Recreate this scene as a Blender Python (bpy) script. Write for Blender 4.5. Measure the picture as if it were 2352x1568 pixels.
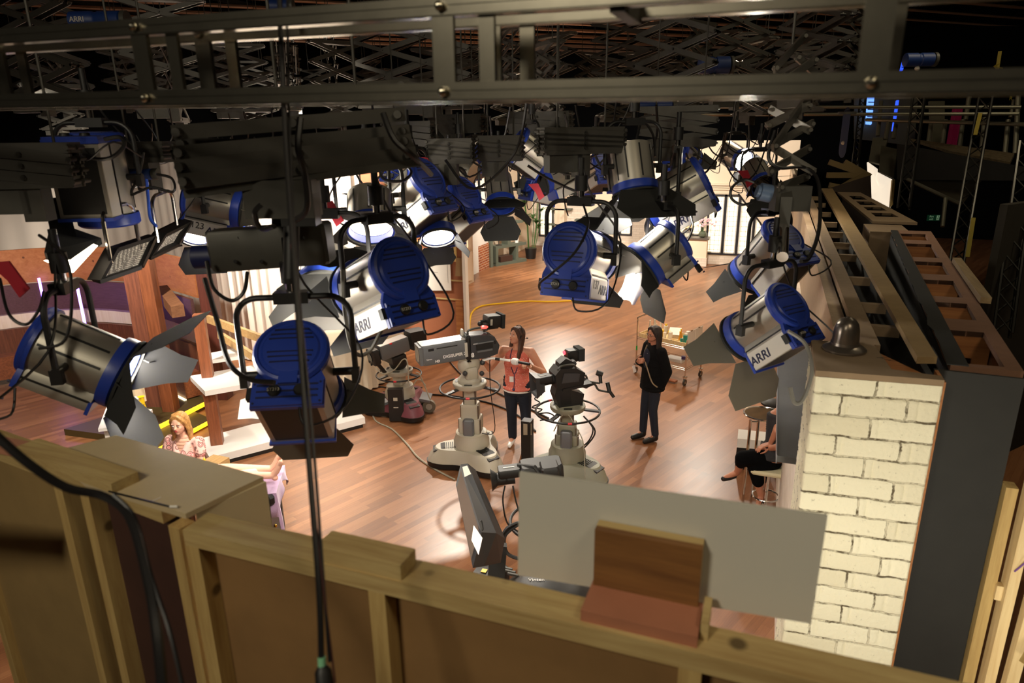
import bpy, bmesh, math, random
from mathutils import Vector as V, Matrix as M
random.seed(7)
PI = math.pi
S = bpy.context.scene
C = S.collection
for o in list(bpy.data.objects): bpy.data.objects.remove(o)

# ---------------------------------------------------------------- camera
# world: X and Y follow the flats of the set, Z is up, units are metres
F, CX, CY, H = 1568.0, 1176.0, 784.0, 4.15
_U = V((-70, 5056, 1568)).normalized()
_Y = V((614, 493, -1568)).normalized(); _Y = (_Y - _U*_Y.dot(_U)).normalized()
_X = _Y.cross(_U)
R3 = M((_X, _Y, _U))                       # camera axes -> world
CAM = V((0, 0, H))
cd = bpy.data.cameras.new('studio_camera'); cam = bpy.data.objects.new('studio_camera', cd); C.objects.link(cam)
cam.matrix_world = M.Translation(CAM) @ R3.to_4x4()
cd.sensor_width = 36; cd.lens = 24.0; cd.clip_start = 0.05; cd.clip_end = 200
cd.dof.use_dof = True; cd.dof.focus_distance = 7.5; cd.dof.aperture_fstop = 2.8
S.camera = cam
def ray(u, v): return R3 @ V((u-CX, CY-v, -F))
def PZ(u, v, z=0.0): d = ray(u, v); return CAM + d*((z-H)/d.z)
def PD(u, v, D): return CAM + ray(u, v)*(D/F)
def PY(u, v, y): d = ray(u, v); return CAM + d*(y/d.y)

# ---------------------------------------------------------------- world, exposure
w = bpy.data.worlds.new('studio_dark'); S.world = w; w.use_nodes = True
w.node_tree.nodes['Background'].inputs[0].default_value = (0.9, 0.8, 0.65, 1)
w.node_tree.nodes['Background'].inputs[1].default_value = 0.012
S.view_settings.view_transform = 'Standard'; S.view_settings.look = 'None'
S.view_settings.gamma = 1; S.view_settings.use_curve_mapping = False
S.view_settings.exposure = 0.0

# ---------------------------------------------------------------- main studio lights
def spot(loc, tgt, power, size=60, col=(1, .86, .68), rad=.12, blend=.5):
    l = bpy.data.lights.new('spot_light', 'SPOT'); l.energy = power; l.spot_size = math.radians(size); l.color = col
    l.shadow_soft_size = rad; l.spot_blend = blend
    o = bpy.data.objects.new('spot_light', l); C.objects.link(o); o.location = loc
    o.rotation_euler = (V(tgt)-V(loc)).to_track_quat('-Z', 'Y').to_euler(); return o
def area(loc, tgt, power, sx, sy, col=(1, .86, .68)):
    l = bpy.data.lights.new('soft_light', 'AREA'); l.energy = power; l.shape = 'RECTANGLE'; l.size = sx; l.size_y = sy; l.color = col
    o = bpy.data.objects.new('soft_light', l); C.objects.link(o); o.location = loc
    o.rotation_euler = (V(tgt)-V(loc)).to_track_quat('-Z', 'Y').to_euler(); return o
WARM = (1, .80, .58); NEUT = (1, .90, .76)
# centre floor, from the rig over it
spot((-4.0, 11, 5.6), (-3.2, 10.5, 0), 600, 95, WARM)
spot((-1.5, 14, 5.6), (-2.0, 13.5, 0), 620, 95, WARM)
spot((-5.0, 16, 5.6), (-4.5, 17, 0), 1000, 95, WARM)
spot((-2.5, 17, 5.6), (-2.5, 18, 0), 900, 95, WARM)
spot((-4.6, 6.8, 5.4), (-3.6, 5.6, 0), 420, 75, NEUT)
spot((-.6, 10.5, 5.2), (-.6, 8.6, 0), 380, 70, WARM)
spot((-5.5, 11.3, 4.6), (-2.9, 5.6, 0), 1150, 46, NEUT)
spot((-5.7, 19.3, 4.6), (-2.8, 9.4, 0), 1500, 34, NEUT)
spot((-1.1, 16, 4.6), (-.5, 7.8, 0), 600, 40, NEUT)
# far set
spot((-5.5, 17.2, 4.6), (-6.5, 22, 1.5), 1500, 100, NEUT)
spot((-2.0, 17.6, 4.6), (-1.6, 22.3, 1.6), 1200, 100, NEUT)
spot((-7.2, 15.5, 4.4), (-8.6, 18.5, 1.4), 500, 80, NEUT)
# sofa and demonstration set on the left
spot((-7.2, 5.0, 4.6), (-9.6, 7.9, 1.1), 1100, 90, NEUT)
spot((-5.2, 8.4, 4.6), (-5.9, 5.6, .9), 1100, 50, NEUT)
spot((-4.0, 4.2, 4.8), (-6.0, 5.9, .8), 800, 50, NEUT)
spot((-7.6, 9.4, 4.6), (-9.2, 12.0, 2.2), 2200, 110, NEUT)
# unseen spots added low behind the near flat, on the painted brick pier
spot((.50, 1.75, 2.0), (.56, 3.35, 1.9), 85, 125, (1, .93, .76), .1)
spot((1.45, 2.0, 1.6), (1.25, 3.3, 2.0), 16, 90, (1, .90, .70), .1)
# unseen soft lights added above and behind the viewer to lift flats and rig
area((-1.6, -2.6, 6.4), (-.8, 3.0, 3.2), 112, .8, .8, (1, .89, .68))
area((1.8, .2, 6.2), (.9, 6, 3.0), 34, .8, .8, (1, .84, .58))
area((3.2, 8.0, 8.6), (3.4, 12, 3.5), 130, 1.5, 1.5, (1, .86, .58))  # another one, added over the dark side to brighten the gallery

# ---------------------------------------------------------------- mesh helpers
def frame(d, up=V((0, 0, 1))):
    """matrix whose columns are x, y=d, z"""
    y = V(d).normalized(); x = y.cross(up)
    if x.length < 1e-4: x = V((1, 0, 0))
    x.normalize(); z = x.cross(y)
    return M((x, y, z)).transposed()
class MB:
    def __init__(s): s.v = []; s.f = []; s.m = []; s.T = None; s.mi = 0
    def add(s, vs, fs):
        b = len(s.v)
        for p in vs:
            p = V(p); s.v.append(s.T @ p if s.T else p)
        for f in fs: s.f.append([b+i for i in f]); s.m.append(s.mi)
        return s
    def box(s, c, d, R=None):
        c = V(c); vs = []
        for x in (-.5, .5):
            for y in (-.5, .5):
                for z in (-.5, .5):
                    q = V((x*d[0], y*d[1], z*d[2])); vs.append(c + (R @ q if R else q))
        return s.add(vs, [(0, 1, 3, 2), (4, 6, 7, 5), (0, 4, 5, 1), (2, 3, 7, 6), (0, 2, 6, 4), (1, 5, 7, 3)])
    def bb(s, a, b):           # box from corner to corner
        a, b = V(a), V(b); return s.box((a+b)/2, [abs(b[i]-a[i]) for i in range(3)])
    def cham(s, c, d, b, R=None):   # box with chamfered vertical and horizontal edges
        c = V(c); x, y, z = d[0]/2, d[1]/2, d[2]/2; vs = []
        for (zz, k) in ((-z, b), (-z+b, 0), (z-b, 0), (z, b)):
            for (sx, sy, fx, fy) in ((-1, -1, 0, 1), (-1, -1, 1, 0), (1, -1, 1, 0), (1, -1, 0, 1), (1, 1, 0, 1), (1, 1, 1, 0), (-1, 1, 1, 0), (-1, 1, 0, 1)):
                q = V((sx*(x-(b if fx else 0)-(k*.6)), sy*(y-(b if fy else 0)-(k*.6)), zz)); vs.append(c+(R @ q if R else q))
        fs = [tuple(range(7, -1, -1)), tuple(range(24, 32))]
        for r in range(3):
            for i in range(8):
                j = (i+1) % 8; fs.append((r*8+i, r*8+j, r*8+8+j, r*8+8+i))
        return s.add(vs, fs)
    def bar(s, a, b, w, h, up=V((0, 0, 1))):
        a, b = V(a), V(b); R = frame(b-a, up); return s.box((a+b)/2, (w, (b-a).length, h), R)
    def tube(s, pts, r, n=8, closed=False, cap=True):
        pts = [V(p) for p in pts]; N = len(pts); rr = r if isinstance(r, (list, tuple)) else [r]*N
        vs = []; fs = []; prev = None
        for i, p in enumerate(pts):
            if closed: t = pts[(i+1) % N]-pts[i-1]
            else: t = pts[min(i+1, N-1)]-pts[max(i-1, 0)]
            if t.length < 1e-9: t = V((0, 0, 1))
            t.normalize()
            if prev is None:
                x = t.orthogonal().normalized()
            else:
                x = prev - t*prev.dot(t)
                if x.length < 1e-6: x = t.orthogonal()
                x.normalize()
            prev = x; y = t.cross(x)
            for k in range(n):
                a = 2*PI*k/n; vs.append(p+(x*math.cos(a)+y*math.sin(a))*rr[i])
        for i in range(N if closed else N-1):
            for k in range(n):
                k2 = (k+1) % n; j = (i+1) % N
                fs.append((i*n+k, i*n+k2, j*n+k2, j*n+k))
        if not closed and cap: fs.append(tuple(range(n-1, -1, -1))); fs.append(tuple((N-1)*n+k for k in range(n)))
        return s.add(vs, fs)
    def cyl(s, a, b, r, r2=None, n=16): return s.tube([a, b], [r, r if r2 is None else r2], n)
    def lathe(s, prof, o=(0, 0, 0), R=None, n=24, caps=True):
        o = V(o); vs = []; fs = []
        for (r, z) in prof:
            for k in range(n):
                a = 2*PI*k/n; q = V((r*math.cos(a), r*math.sin(a), z)); vs.append(o+(R @ q if R else q))
        for i in range(len(prof)-1):
            for k in range(n):
                k2 = (k+1) % n; fs.append((i*n+k, i*n+k2, (i+1)*n+k2, (i+1)*n+k))
        if caps and prof[0][0] > 1e-5: fs.append(tuple(range(n-1, -1, -1)))
        if caps and prof[-1][0] > 1e-5: fs.append(tuple((len(prof)-1)*n+k for k in range(n)))
        return s.add(vs, fs)
    def prism(s, out, o, ex, ey, ez):        # polygon outline in (ex,ey), swept by the vector ez
        o, ex, ey, ez = V(o), V(ex), V(ey), V(ez); n = len(out)
        vs = [o+ex*a+ey*b for a, b in out]; vs += [p+ez for p in vs]
        fs = [tuple(range(n-1, -1, -1)), tuple(range(n, 2*n))]+[(i, (i+1) % n, n+(i+1) % n, n+i) for i in range(n)]
        return s.add(vs, fs)
    def ell(s, c, r, R=None, n=14, m=9):
        c = V(c); r = (r, r, r) if isinstance(r, (int, float)) else r; vs = []; fs = []
        for i in range(m+1):
            t = PI*i/m
            for k in range(n):
                a = 2*PI*k/n; q = V((r[0]*math.sin(t)*math.cos(a), r[1]*math.sin(t)*math.sin(a), -r[2]*math.cos(t)))
                vs.append(c+(R @ q if R else q))
        for i in range(m):
            for k in range(n):
                k2 = (k+1) % n; fs.append((i*n+k, i*n+k2, (i+1)*n+k2, (i+1)*n+k))
        return s.add(vs, fs)
    def grid(s, fn, nu, nv, th=0):
        vs = [fn(i/nu, j/nv) for j in range(nv+1) for i in range(nu+1)]
        fs = [(j*(nu+1)+i, j*(nu+1)+i+1, (j+1)*(nu+1)+i+1, (j+1)*(nu+1)+i) for j in range(nv) for i in range(nu)]
        return s.add(vs, fs)
def tag(o, label=None, cat=None, group=None, kind=None):
    if label: o['label'] = label
    if cat: o['category'] = cat
    if group: o['group'] = group
    if kind: o['kind'] = kind
    return o
def thing(name, label, cat, loc=(0, 0, 0), rz=0, group=None):
    o = bpy.data.objects.new(name, None); C.objects.link(o); o.location = loc; o.rotation_euler = (0, 0, rz)
    o.empty_display_size = .1
    return tag(o, label, cat, group)
def root_matrix(p):
    while p.parent: p = p.parent
    return M.Translation(p.location) @ p.rotation_euler.to_matrix().to_4x4()
def obj(name, mb, mats, parent=None, smooth=True, local=False, label=None, merge=True):
    me = bpy.data.meshes.new(name)
    inv = None
    if parent and not local: inv = root_matrix(parent).inverted()
    vs = [(inv @ p if inv else p) for p in mb.v]
    me.from_pydata([tuple(p) for p in vs], [], mb.f)
    if not isinstance(mats, (list, tuple)): mats = [mats]
    for m in mats: me.materials.append(m)
    me.polygons.foreach_set('material_index', mb.m)
    bm = bmesh.new(); bm.from_mesh(me)
    if merge: bmesh.ops.remove_doubles(bm, verts=bm.verts, dist=1e-5)
    bmesh.ops.recalc_face_normals(bm, faces=bm.faces)
    if smooth:
        for f in bm.faces: f.smooth = True
        for e in bm.edges:
            if len(e.link_faces) == 2 and e.calc_face_angle(0) > .6: e.smooth = False
    bm.to_mesh(me); bm.free()
    o = bpy.data.objects.new(name, me); C.objects.link(o)
    if parent: o.parent = parent
    if label: o['label'] = label
    return o
def single(name, mb, mats, label, cat, group=None, origin=None, **k):
    """a thing that is one mesh, its origin at its base"""
    if origin is None:
        n = len(mb.v); c = sum(mb.v, V())/n; origin = V((c.x, c.y, min(p.z for p in mb.v)))
    origin = V(origin)
    mb.v = [p-origin for p in mb.v]
    o = obj(name, mb, mats, **k); o.location = origin
    return tag(o, label, cat, group)
def struct(name, mb, mats, **k):
    o = obj(name, mb, mats, **k); o['kind'] = 'structure'; return o
def kids(o): return [c for c in bpy.data.objects if c.parent == o]
def dup(root, loc, rz, label, group=None, scale=1.0):
    r = root.copy(); C.objects.link(r); r.location = loc; r.rotation_euler = (0, 0, rz); r.scale = (scale,)*3
    r['label'] = label
    if group: r['group'] = group
    def rec(a, b):
        for ch in kids(a):
            if ch.type == 'LIGHT': continue
            c = ch.copy(); C.objects.link(c); c.parent = b; rec(ch, c)
    rec(root, r); return r
def text_mesh(name, txt, size, mat_, o, ex, ey, parent, depth=.002, bold=.0, slant=0, align='CENTER', label=None):
    """letters lying in the plane ex, ey around o"""
    cu = bpy.data.curves.new(name, 'FONT'); cu.body = txt; cu.size = size; cu.extrude = depth; cu.offset = bold*size; cu.shear = slant
    cu.align_x = align; cu.align_y = 'CENTER'
    to = bpy.data.objects.new(name, cu); C.objects.link(to)
    dg = bpy.context.evaluated_depsgraph_get(); me = bpy.data.meshes.new_from_object(to.evaluated_get(dg))
    bpy.data.objects.remove(to)
    ex = V(ex).normalized(); ey = V(ey); ey = (ey-ex*ey.dot(ex)).normalized(); ez = ex.cross(ey)
    Mx = M((ex, ey, ez)).transposed().to_4x4(); Mx.translation = V(o)
    if parent: Mx = root_matrix(parent).inverted() @ Mx
    me.transform(Mx); me.materials.clear(); me.materials.append(mat_)
    t = bpy.data.objects.new(name, me); C.objects.link(t)
    if parent: t.parent = parent
    if label: t['label'] = label
    return t
def smooth_pts(pts, k=6, closed=False):
    pts = [V(p) for p in pts]; n = len(pts); out = []
    for i in range(n if closed else n-1):
        p0 = pts[(i-1) % n] if closed or i else pts[0]; p1 = pts[i]; p2 = pts[(i+1) % n]
        p3 = pts[(i+2) % n] if closed or i+2 < n else pts[-1]
        for j in range(k):
            t = j/k
            out.append(.5*((2*p1)+(p2-p0)*t+(2*p0-5*p1+4*p2-p3)*t*t+(3*p1-p0-3*p2+p3)*t**3))
    if not closed: out.append(pts[-1])
    return out

# ---------------------------------------------------------------- materials
def lin(c): return tuple((x/255/12.92 if x/255 <= .04045 else ((x/255+.055)/1.055)**2.4) for x in c)
MATS = {}
def mat(name, rgb, rough=.5, metal=0, var=.0, vs=6, bump=0, bs=60, emit=0, ecol=None, spec=.5, stretch=None, alpha=1, trans=0, sheen=0, coat=0, dark=None):
    if name in MATS: return MATS[name]
    m = bpy.data.materials.new(name); m.use_nodes = True; nt = m.node_tree; N = nt.nodes; L = nt.links
    b = N['Principled BSDF']; c = lin(rgb)
    b.inputs['Base Color'].default_value = (*c, 1); b.inputs['Roughness'].default_value = rough; b.inputs['Metallic'].default_value = metal
    b.inputs['Specular IOR Level'].default_value = spec
    if trans: b.inputs['Transmission Weight'].default_value = trans
    if coat: b.inputs['Coat Weight'].default_value = coat; b.inputs['Coat Roughness'].default_value = .15
    if sheen: b.inputs['Sheen Weight'].default_value = sheen
    if alpha < 1: b.inputs['Alpha'].default_value = alpha
    if emit: b.inputs['Emission Color'].default_value = (*lin(ecol or rgb), 1); b.inputs['Emission Strength'].default_value = emit
    if var or bump:
        tc = N.new('ShaderNodeTexCoord'); mp = N.new('ShaderNodeMapping'); L.new(tc.outputs['Object'], mp.inputs[0])
        if stretch: mp.inputs['Scale'].default_value = stretch
    if var:
        nz = N.new('ShaderNodeTexNoise'); nz.inputs['Scale'].default_value = vs; nz.inputs['Detail'].default_value = 6; nz.inputs['Roughness'].default_value = .65
        L.new(mp.outputs[0], nz.inputs['Vector'])
        cr = N.new('ShaderNodeValToRGB'); L.new(nz.outputs[0], cr.inputs[0])
        d = lin(dark) if dark else tuple(x*(1-var) for x in c)
        cr.color_ramp.elements[0].position = .3; cr.color_ramp.elements[0].color = (*d, 1)
        cr.color_ramp.elements[1].position = .7; cr.color_ramp.elements[1].color = (*[min(1, x*(1+var*.5)) for x in c], 1)
        L.new(cr.outputs[0], b.inputs['Base Color'])
    if bump:
        nb = N.new('ShaderNodeTexNoise'); nb.inputs['Scale'].default_value = bs; nb.inputs['Detail'].default_value = 4; L.new(mp.outputs[0], nb.inputs['Vector'])
        bp = N.new('ShaderNodeBump'); bp.inputs['Strength'].default_value = bump; bp.inputs['Distance'].default_value = .01
        L.new(nb.outputs[0], bp.inputs['Height']); L.new(bp.outputs[0], b.inputs['Normal'])
    MATS[name] = m; return m
def nodes(m): return m.node_tree.nodes, m.node_tree.links, m.node_tree.nodes['Principled BSDF']

def floor_mat():
    m = mat('wood_floor', (150, 90, 58), .3); N, L, b = nodes(m)
    tc = N.new('ShaderNodeTexCoord'); mp = N.new('ShaderNodeMapping'); mp.inputs['Rotation'].default_value[2] = math.radians(-68)
    L.new(tc.outputs['Object'], mp.inputs[0])
    br = N.new('ShaderNodeTexBrick'); br.inputs['Scale'].default_value = 1; br.inputs['Brick Width'].default_value = 1.1; br.inputs['Row Height'].default_value = .085
    br.inputs['Mortar Size'].default_value = .0022; br.inputs['Mortar Smooth'].default_value = .3; br.offset = .37; br.inputs['Bias'].default_value = 0
    br.inputs['Color1'].default_value = (0, 0, 0, 1); br.inputs['Color2'].default_value = (1, 1, 1, 1); br.inputs['Mortar'].default_value = (.35, .35, .35, 1)
    L.new(mp.outputs[0], br.inputs['Vector'])
    m2 = N.new('ShaderNodeMapping'); m2.inputs['Scale'].default_value = (1.6, 26, 1); L.new(mp.outputs[0], m2.inputs[0])
    nz = N.new('ShaderNodeTexNoise'); nz.inputs['Scale'].default_value = 2.2; nz.inputs['Detail'].default_value = 9; nz.inputs['Roughness'].default_value = .7; L.new(m2.outputs[0], nz.inputs['Vector'])
    mx = N.new('ShaderNodeMix'); mx.data_type = 'RGBA'; mx.inputs[0].default_value = .62; L.new(br.outputs[0], mx.inputs[6]); L.new(nz.outputs[0], mx.inputs[7])
    cr = N.new('ShaderNodeValToRGB'); L.new(mx.outputs[2], cr.inputs[0]); e = cr.color_ramp.elements
    e[0].position = .12; e[0].color = (*lin((98, 62, 40)), 1); e[1].position = .88; e[1].color = (*lin((164, 114, 78)), 1)
    x = e.new(.5); x.color = (*lin((134, 88, 57)), 1)
    L.new(cr.outputs[0], b.inputs['Base Color'])
    rr = N.new('ShaderNodeMapRange'); rr.inputs[3].default_value = .27; rr.inputs[4].default_value = .42; L.new(nz.outputs[0], rr.inputs[0]); L.new(rr.outputs[0], b.inputs['Roughness'])
    bp = N.new('ShaderNodeBump'); bp.inputs['Strength'].default_value = .12; bp.inputs['Distance'].default_value = .002; L.new(nz.outputs[0], bp.inputs['Height']); L.new(bp.outputs[0], b.inputs['Normal'])
    return m
def brick_mat(name, c1, c2, mortar, bw=.22, bh=.075, ms=.008, rough=.8, bumps=.6, plane='XZ', disp=None):
    m = mat(name, c1, rough); N, L, b = nodes(m)
    tc = N.new('ShaderNodeTexCoord'); sp = N.new('ShaderNodeSeparateXYZ'); cb = N.new('ShaderNodeCombineXYZ')
    L.new(tc.outputs['Object'], sp.inputs[0]); ad = N.new('ShaderNodeMath'); ad.operation = 'ADD'
    L.new(sp.outputs[0], ad.inputs[0]); L.new(sp.outputs[1], ad.inputs[1]); L.new(ad.outputs[0], cb.inputs[0]); L.new(sp.outputs[2], cb.inputs[1])
    nw = N.new('ShaderNodeTexNoise'); nw.inputs['Scale'].default_value = 14; nw.inputs['Detail'].default_value = 5; L.new(tc.outputs['Object'], nw.inputs['Vector'])
    vm = N.new('ShaderNodeVectorMath'); vm.operation = 'SCALE'; vm.inputs['Scale'].default_value = .022 if disp else .004
    vs = N.new('ShaderNodeVectorMath'); vs.operation = 'SUBTRACT'; vs.inputs[1].default_value = (.5, .5, .5); L.new(nw.outputs['Color'], vs.inputs[0]); L.new(vs.outputs[0], vm.inputs[0])
    va = N.new('ShaderNodeVectorMath'); L.new(cb.outputs[0], va.inputs[0]); L.new(vm.outputs[0], va.inputs[1])
    br = N.new('ShaderNodeTexBrick'); br.inputs['Scale'].default_value = 1; br.inputs['Brick Width'].default_value = bw; br.inputs['Row Height'].default_value = bh
    br.inputs['Mortar Size'].default_value = ms; br.inputs['Mortar Smooth'].default_value = .4
    br.inputs['Color1'].default_value = (*lin(c1), 1); br.inputs['Color2'].default_value = (*lin(c2), 1); br.inputs['Mortar'].default_value = (*lin(mortar), 1)
    L.new(va.outputs[0], br.inputs['Vector'])
    out = br.outputs['Color']
    n2 = N.new('ShaderNodeTexNoise'); n2.inputs['Scale'].default_value = 45; n2.inputs['Detail'].default_value = 8; n2.inputs['Roughness'].default_value = .7; L.new(tc.outputs['Object'], n2.inputs['Vector'])
    if disp:   # flaked paint: dark crevices along joints only where the noise is high
        n3 = N.new('ShaderNodeTexNoise'); n3.inputs['Scale'].default_value = 11; n3.inputs['Detail'].default_value = 9; n3.inputs['Roughness'].default_value = .75; L.new(tc.outputs['Object'], n3.inputs['Vector'])
        mr = N.new('ShaderNodeMapRange'); mr.inputs[1].default_value = .44; mr.inputs[2].default_value = .56; L.new(n3.outputs[0], mr.inputs[0])
        ml = N.new('ShaderNodeMath'); ml.operation = 'MULTIPLY'; L.new(mr.outputs[0], ml.inputs[0]); L.new(br.outputs['Fac'], ml.inputs[1])
        ch = N.new('ShaderNodeMapRange'); ch.inputs[1].default_value = .62; ch.inputs[2].default_value = .70; L.new(n2.outputs[0], ch.inputs[0])
        c2_ = N.new('ShaderNodeMath'); c2_.operation = 'MULTIPLY'; c2_.inputs[1].default_value = .55; L.new(ch.outputs[0], c2_.inputs[0])
        mxm = N.new('ShaderNodeMath'); mxm.operation = 'MAXIMUM'; L.new(ml.outputs[0], mxm.inputs[0]); L.new(c2_.outputs[0], mxm.inputs[1])
        mx = N.new('ShaderNodeMix'); mx.data_type = 'RGBA'; L.new(mxm.outputs[0], mx.inputs[0]); L.new(out, mx.inputs[6]); mx.inputs[7].default_value = (*lin((96, 84, 62)), 1)
        out = mx.outputs[2]
    L.new(out, b.inputs['Base Color'])
    sb = N.new('ShaderNodeMath'); sb.operation = 'MULTIPLY_ADD'; sb.inputs[1].default_value = -1.4; L.new(br.outputs['Fac'], sb.inputs[0]); L.new(n2.outputs[0], sb.inputs[2])
    bp = N.new('ShaderNodeBump'); bp.inputs['Strength'].default_value = bumps; bp.inputs['Distance'].default_value = .008; L.new(sb.outputs[0], bp.inputs['Height']); L.new(bp.outputs[0], b.inputs['Normal'])
    return m
def wood_mat(name, c, d, axis=1, sc=3, rough=.6, knots=False, bump=.1):
    m = mat(name, c, rough); N, L, b = nodes(m)
    tc = N.new('ShaderNodeTexCoord'); mp = N.new('ShaderNodeMapping'); L.new(tc.outputs['Object'], mp.inputs[0])
    s_ = [14, 14, 14]; s_[axis] = 1; mp.inputs['Scale'].default_value = s_
    nz = N.new('ShaderNodeTexNoise'); nz.inputs['Scale'].default_value = sc; nz.inputs['Detail'].default_value = 8; nz.inputs['Roughness'].default_value = .65; nz.inputs['Distortion'].default_value = .4; L.new(mp.outputs[0], nz.inputs['Vector'])
    cr = N.new('ShaderNodeValToRGB'); L.new(nz.outputs[0], cr.inputs[0]); e = cr.color_ramp.elements
    e[0].position = .28; e[0].color = (*lin(d), 1); e[1].position = .68; e[1].color = (*lin(c), 1)
    out = cr.outputs[0]
    if knots:
        vo = N.new('ShaderNodeTexVoronoi'); vo.inputs['Scale'].default_value = 5; L.new(tc.outputs['Object'], vo.inputs['Vector'])
        mr = N.new('ShaderNodeMapRange'); mr.inputs[1].default_value = .13; mr.inputs[2].default_value = .07; L.new(vo.outputs['Distance'], mr.inputs[0])
        mx = N.new('ShaderNodeMix'); mx.data_type = 'RGBA'; L.new(mr.outputs[0], mx.inputs[0]); L.new(out, mx.inputs[6]); mx.inputs[7].default_value = (*[x*.35 for x in lin(d)], 1); out = mx.outputs[2]
    L.new(out, b.inputs['Base Color'])
    if bump:
        bp = N.new('ShaderNodeBump'); bp.inputs['Strength'].default_value = bump; bp.inputs['Distance'].default_value = .003; L.new(nz.outputs[0], bp.inputs['Height']); L.new(bp.outputs[0], b.inputs['Normal'])
    return m
FLOOR = floor_mat()
WBRICK = brick_mat('white_painted_brick', (240, 234, 208), (226, 218, 190), (214, 206, 180), .30, .105, .006, .75, .7, disp=True)
WBRICK2 = brick_mat('pale_brick', (226, 214, 200), (214, 200, 184), (196, 182, 166), .24, .08, .005, .8, .4)
RBRICK = brick_mat('red_brick', (176, 96, 52), (140, 66, 38), (205, 180, 150), .22, .075, .010)
DRYWOOD = wood_mat('studio_dark_wood', (120, 72, 48), (80, 44, 30), 2, 2.5, .4)
ORWOOD = wood_mat('orange_brown_wood', (150, 88, 54), (96, 52, 32), 0, 2.5, .4)
PURWOOD = wood_mat('dark_plum_wood', (98, 66, 66), (78, 50, 50), 0, 3, .45)
CORK = wood_mat('knotty_orange_board', (196, 128, 78), (168, 98, 54), 0, 1.2, .6, knots=True)
PINE_X = wood_mat('pine_along_x', (196, 172, 118), (160, 130, 80), 0, 2.2, .7, knots=True)
PINE_Y = wood_mat('pine_along_y', (160, 136, 98), (128, 104, 70), 1, 2.2, .75)
PINE_Z = wood_mat('pine_upright', (200, 172, 112), (166, 134, 80), 2, 2.2, .7, knots=True)
PINE_W = wood_mat('pale_pine', (238, 216, 166), (214, 182, 128), 2, 2.2, .6, knots=True)
PLY = wood_mat('plywood', (176, 138, 92), (146, 106, 66), 0, 1.6, .7)
PLYD = wood_mat('plywood_orange', (178, 118, 66), (140, 84, 44), 0, 1.6, .7)
HARD = mat('hardboard', (140, 106, 64), .75, var=.15, vs=3)
HARDR = mat('hardboard_red', (150, 92, 62), .8, var=.1, vs=3)
DUSTY = mat('dusty_top', (138, 116, 90), .9, var=.12, vs=14)
CREAM = mat('cream_plaster', (232, 214, 190), .8)
CREAMB = wood_mat('cream_wood', (236, 220, 190), (222, 200, 165), 2, 1.5, .6)
WHITE = mat('white_gloss_paint', (236, 232, 228), .35)
WHITEM = mat('white_matt', (228, 224, 216), .7)
GREYP = mat('grey_panel', (146, 142, 132), .6)
BLK = mat('black_metal', (20, 19, 18), .5, .0)
BLKM = mat('black_matt', (48, 48, 47), .85, spec=.2)
BLKD = mat('black_cloth', (6, 6, 7), .95, spec=.1)
BLKP = mat('black_painted_board', (34, 33, 30), .75, var=.18, vs=5)
CHAR = mat('charcoal_metal', (70, 68, 62), .5, .3, var=.12, vs=9)
DGREY = mat('dark_grey_plastic', (54, 54, 56), .45)
MGREY = mat('mid_grey_plastic', (112, 114, 118), .4, .3)
LGREY = mat('light_grey_plastic', (186, 180, 166), .45)
PEDG = mat('pedestal_putty', (178, 170, 152), .45)
CHROME = mat('chrome', (210, 205, 200), .15, 1)
ALU = mat('aluminium', (168, 162, 146), .26, 1, var=.1, vs=20)
STEEL = mat('lamp_steel', (176, 170, 158), .38, .75)
STEELL = mat('lamp_pale_panel', (200, 196, 188), .4, .3)
BLUE = mat('lamp_blue', (34, 58, 148), .38, var=.06, vs=5)
BLUED = mat('lamp_blue_groove', (14, 22, 66), .5)
RED = mat('red_cloth', (150, 14, 34), .7)
CABLE = mat('cable_black', (22, 20, 20), .45)
CABLEG = mat('cable_grey', (150, 142, 124), .5)
CABLEY = mat('cable_yellow', (222, 176, 14), .5)
YEL = mat('yellow_plastic', (240, 196, 20), .4)
LENS = mat('lit_lens', (255, 248, 235), .3, emit=190, ecol=(255, 244, 222))
LENSW = mat('lit_lens_warm', (255, 236, 205), .3, emit=14, ecol=(255, 232, 200))
LENSH = mat('hot_lens', (255, 248, 235), .3, emit=230, ecol=(255, 246, 228))
LENSD = mat('dark_glass', (16, 18, 24), .08)
PIPE = mat('grid_pipe', (196, 156, 130), .4, .45)

# ================================================================= SETTING
mb = MB().grid(lambda u, v: V((-18+27*u, -3+33*v, 0)), 4, 4); struct('floor', mb, FLOOR, smooth=False)
mb = MB().bb((-18.2, -3, 9.6), (9.2, 30.2, 9.7)); struct('ceiling', mb, BLKM)
for nm, a, b_ in (('wall_back', (-18.2, 30, 0), (9.2, 30.2, 9.6)), ('wall_left', (-18.2, -3, 0), (-18, 30, 9.6)), ('wall_right', (9, -3, 0), (9.2, 30, 9.6))):
    struct(nm, MB().bb(a, b_), BLKD)

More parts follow.
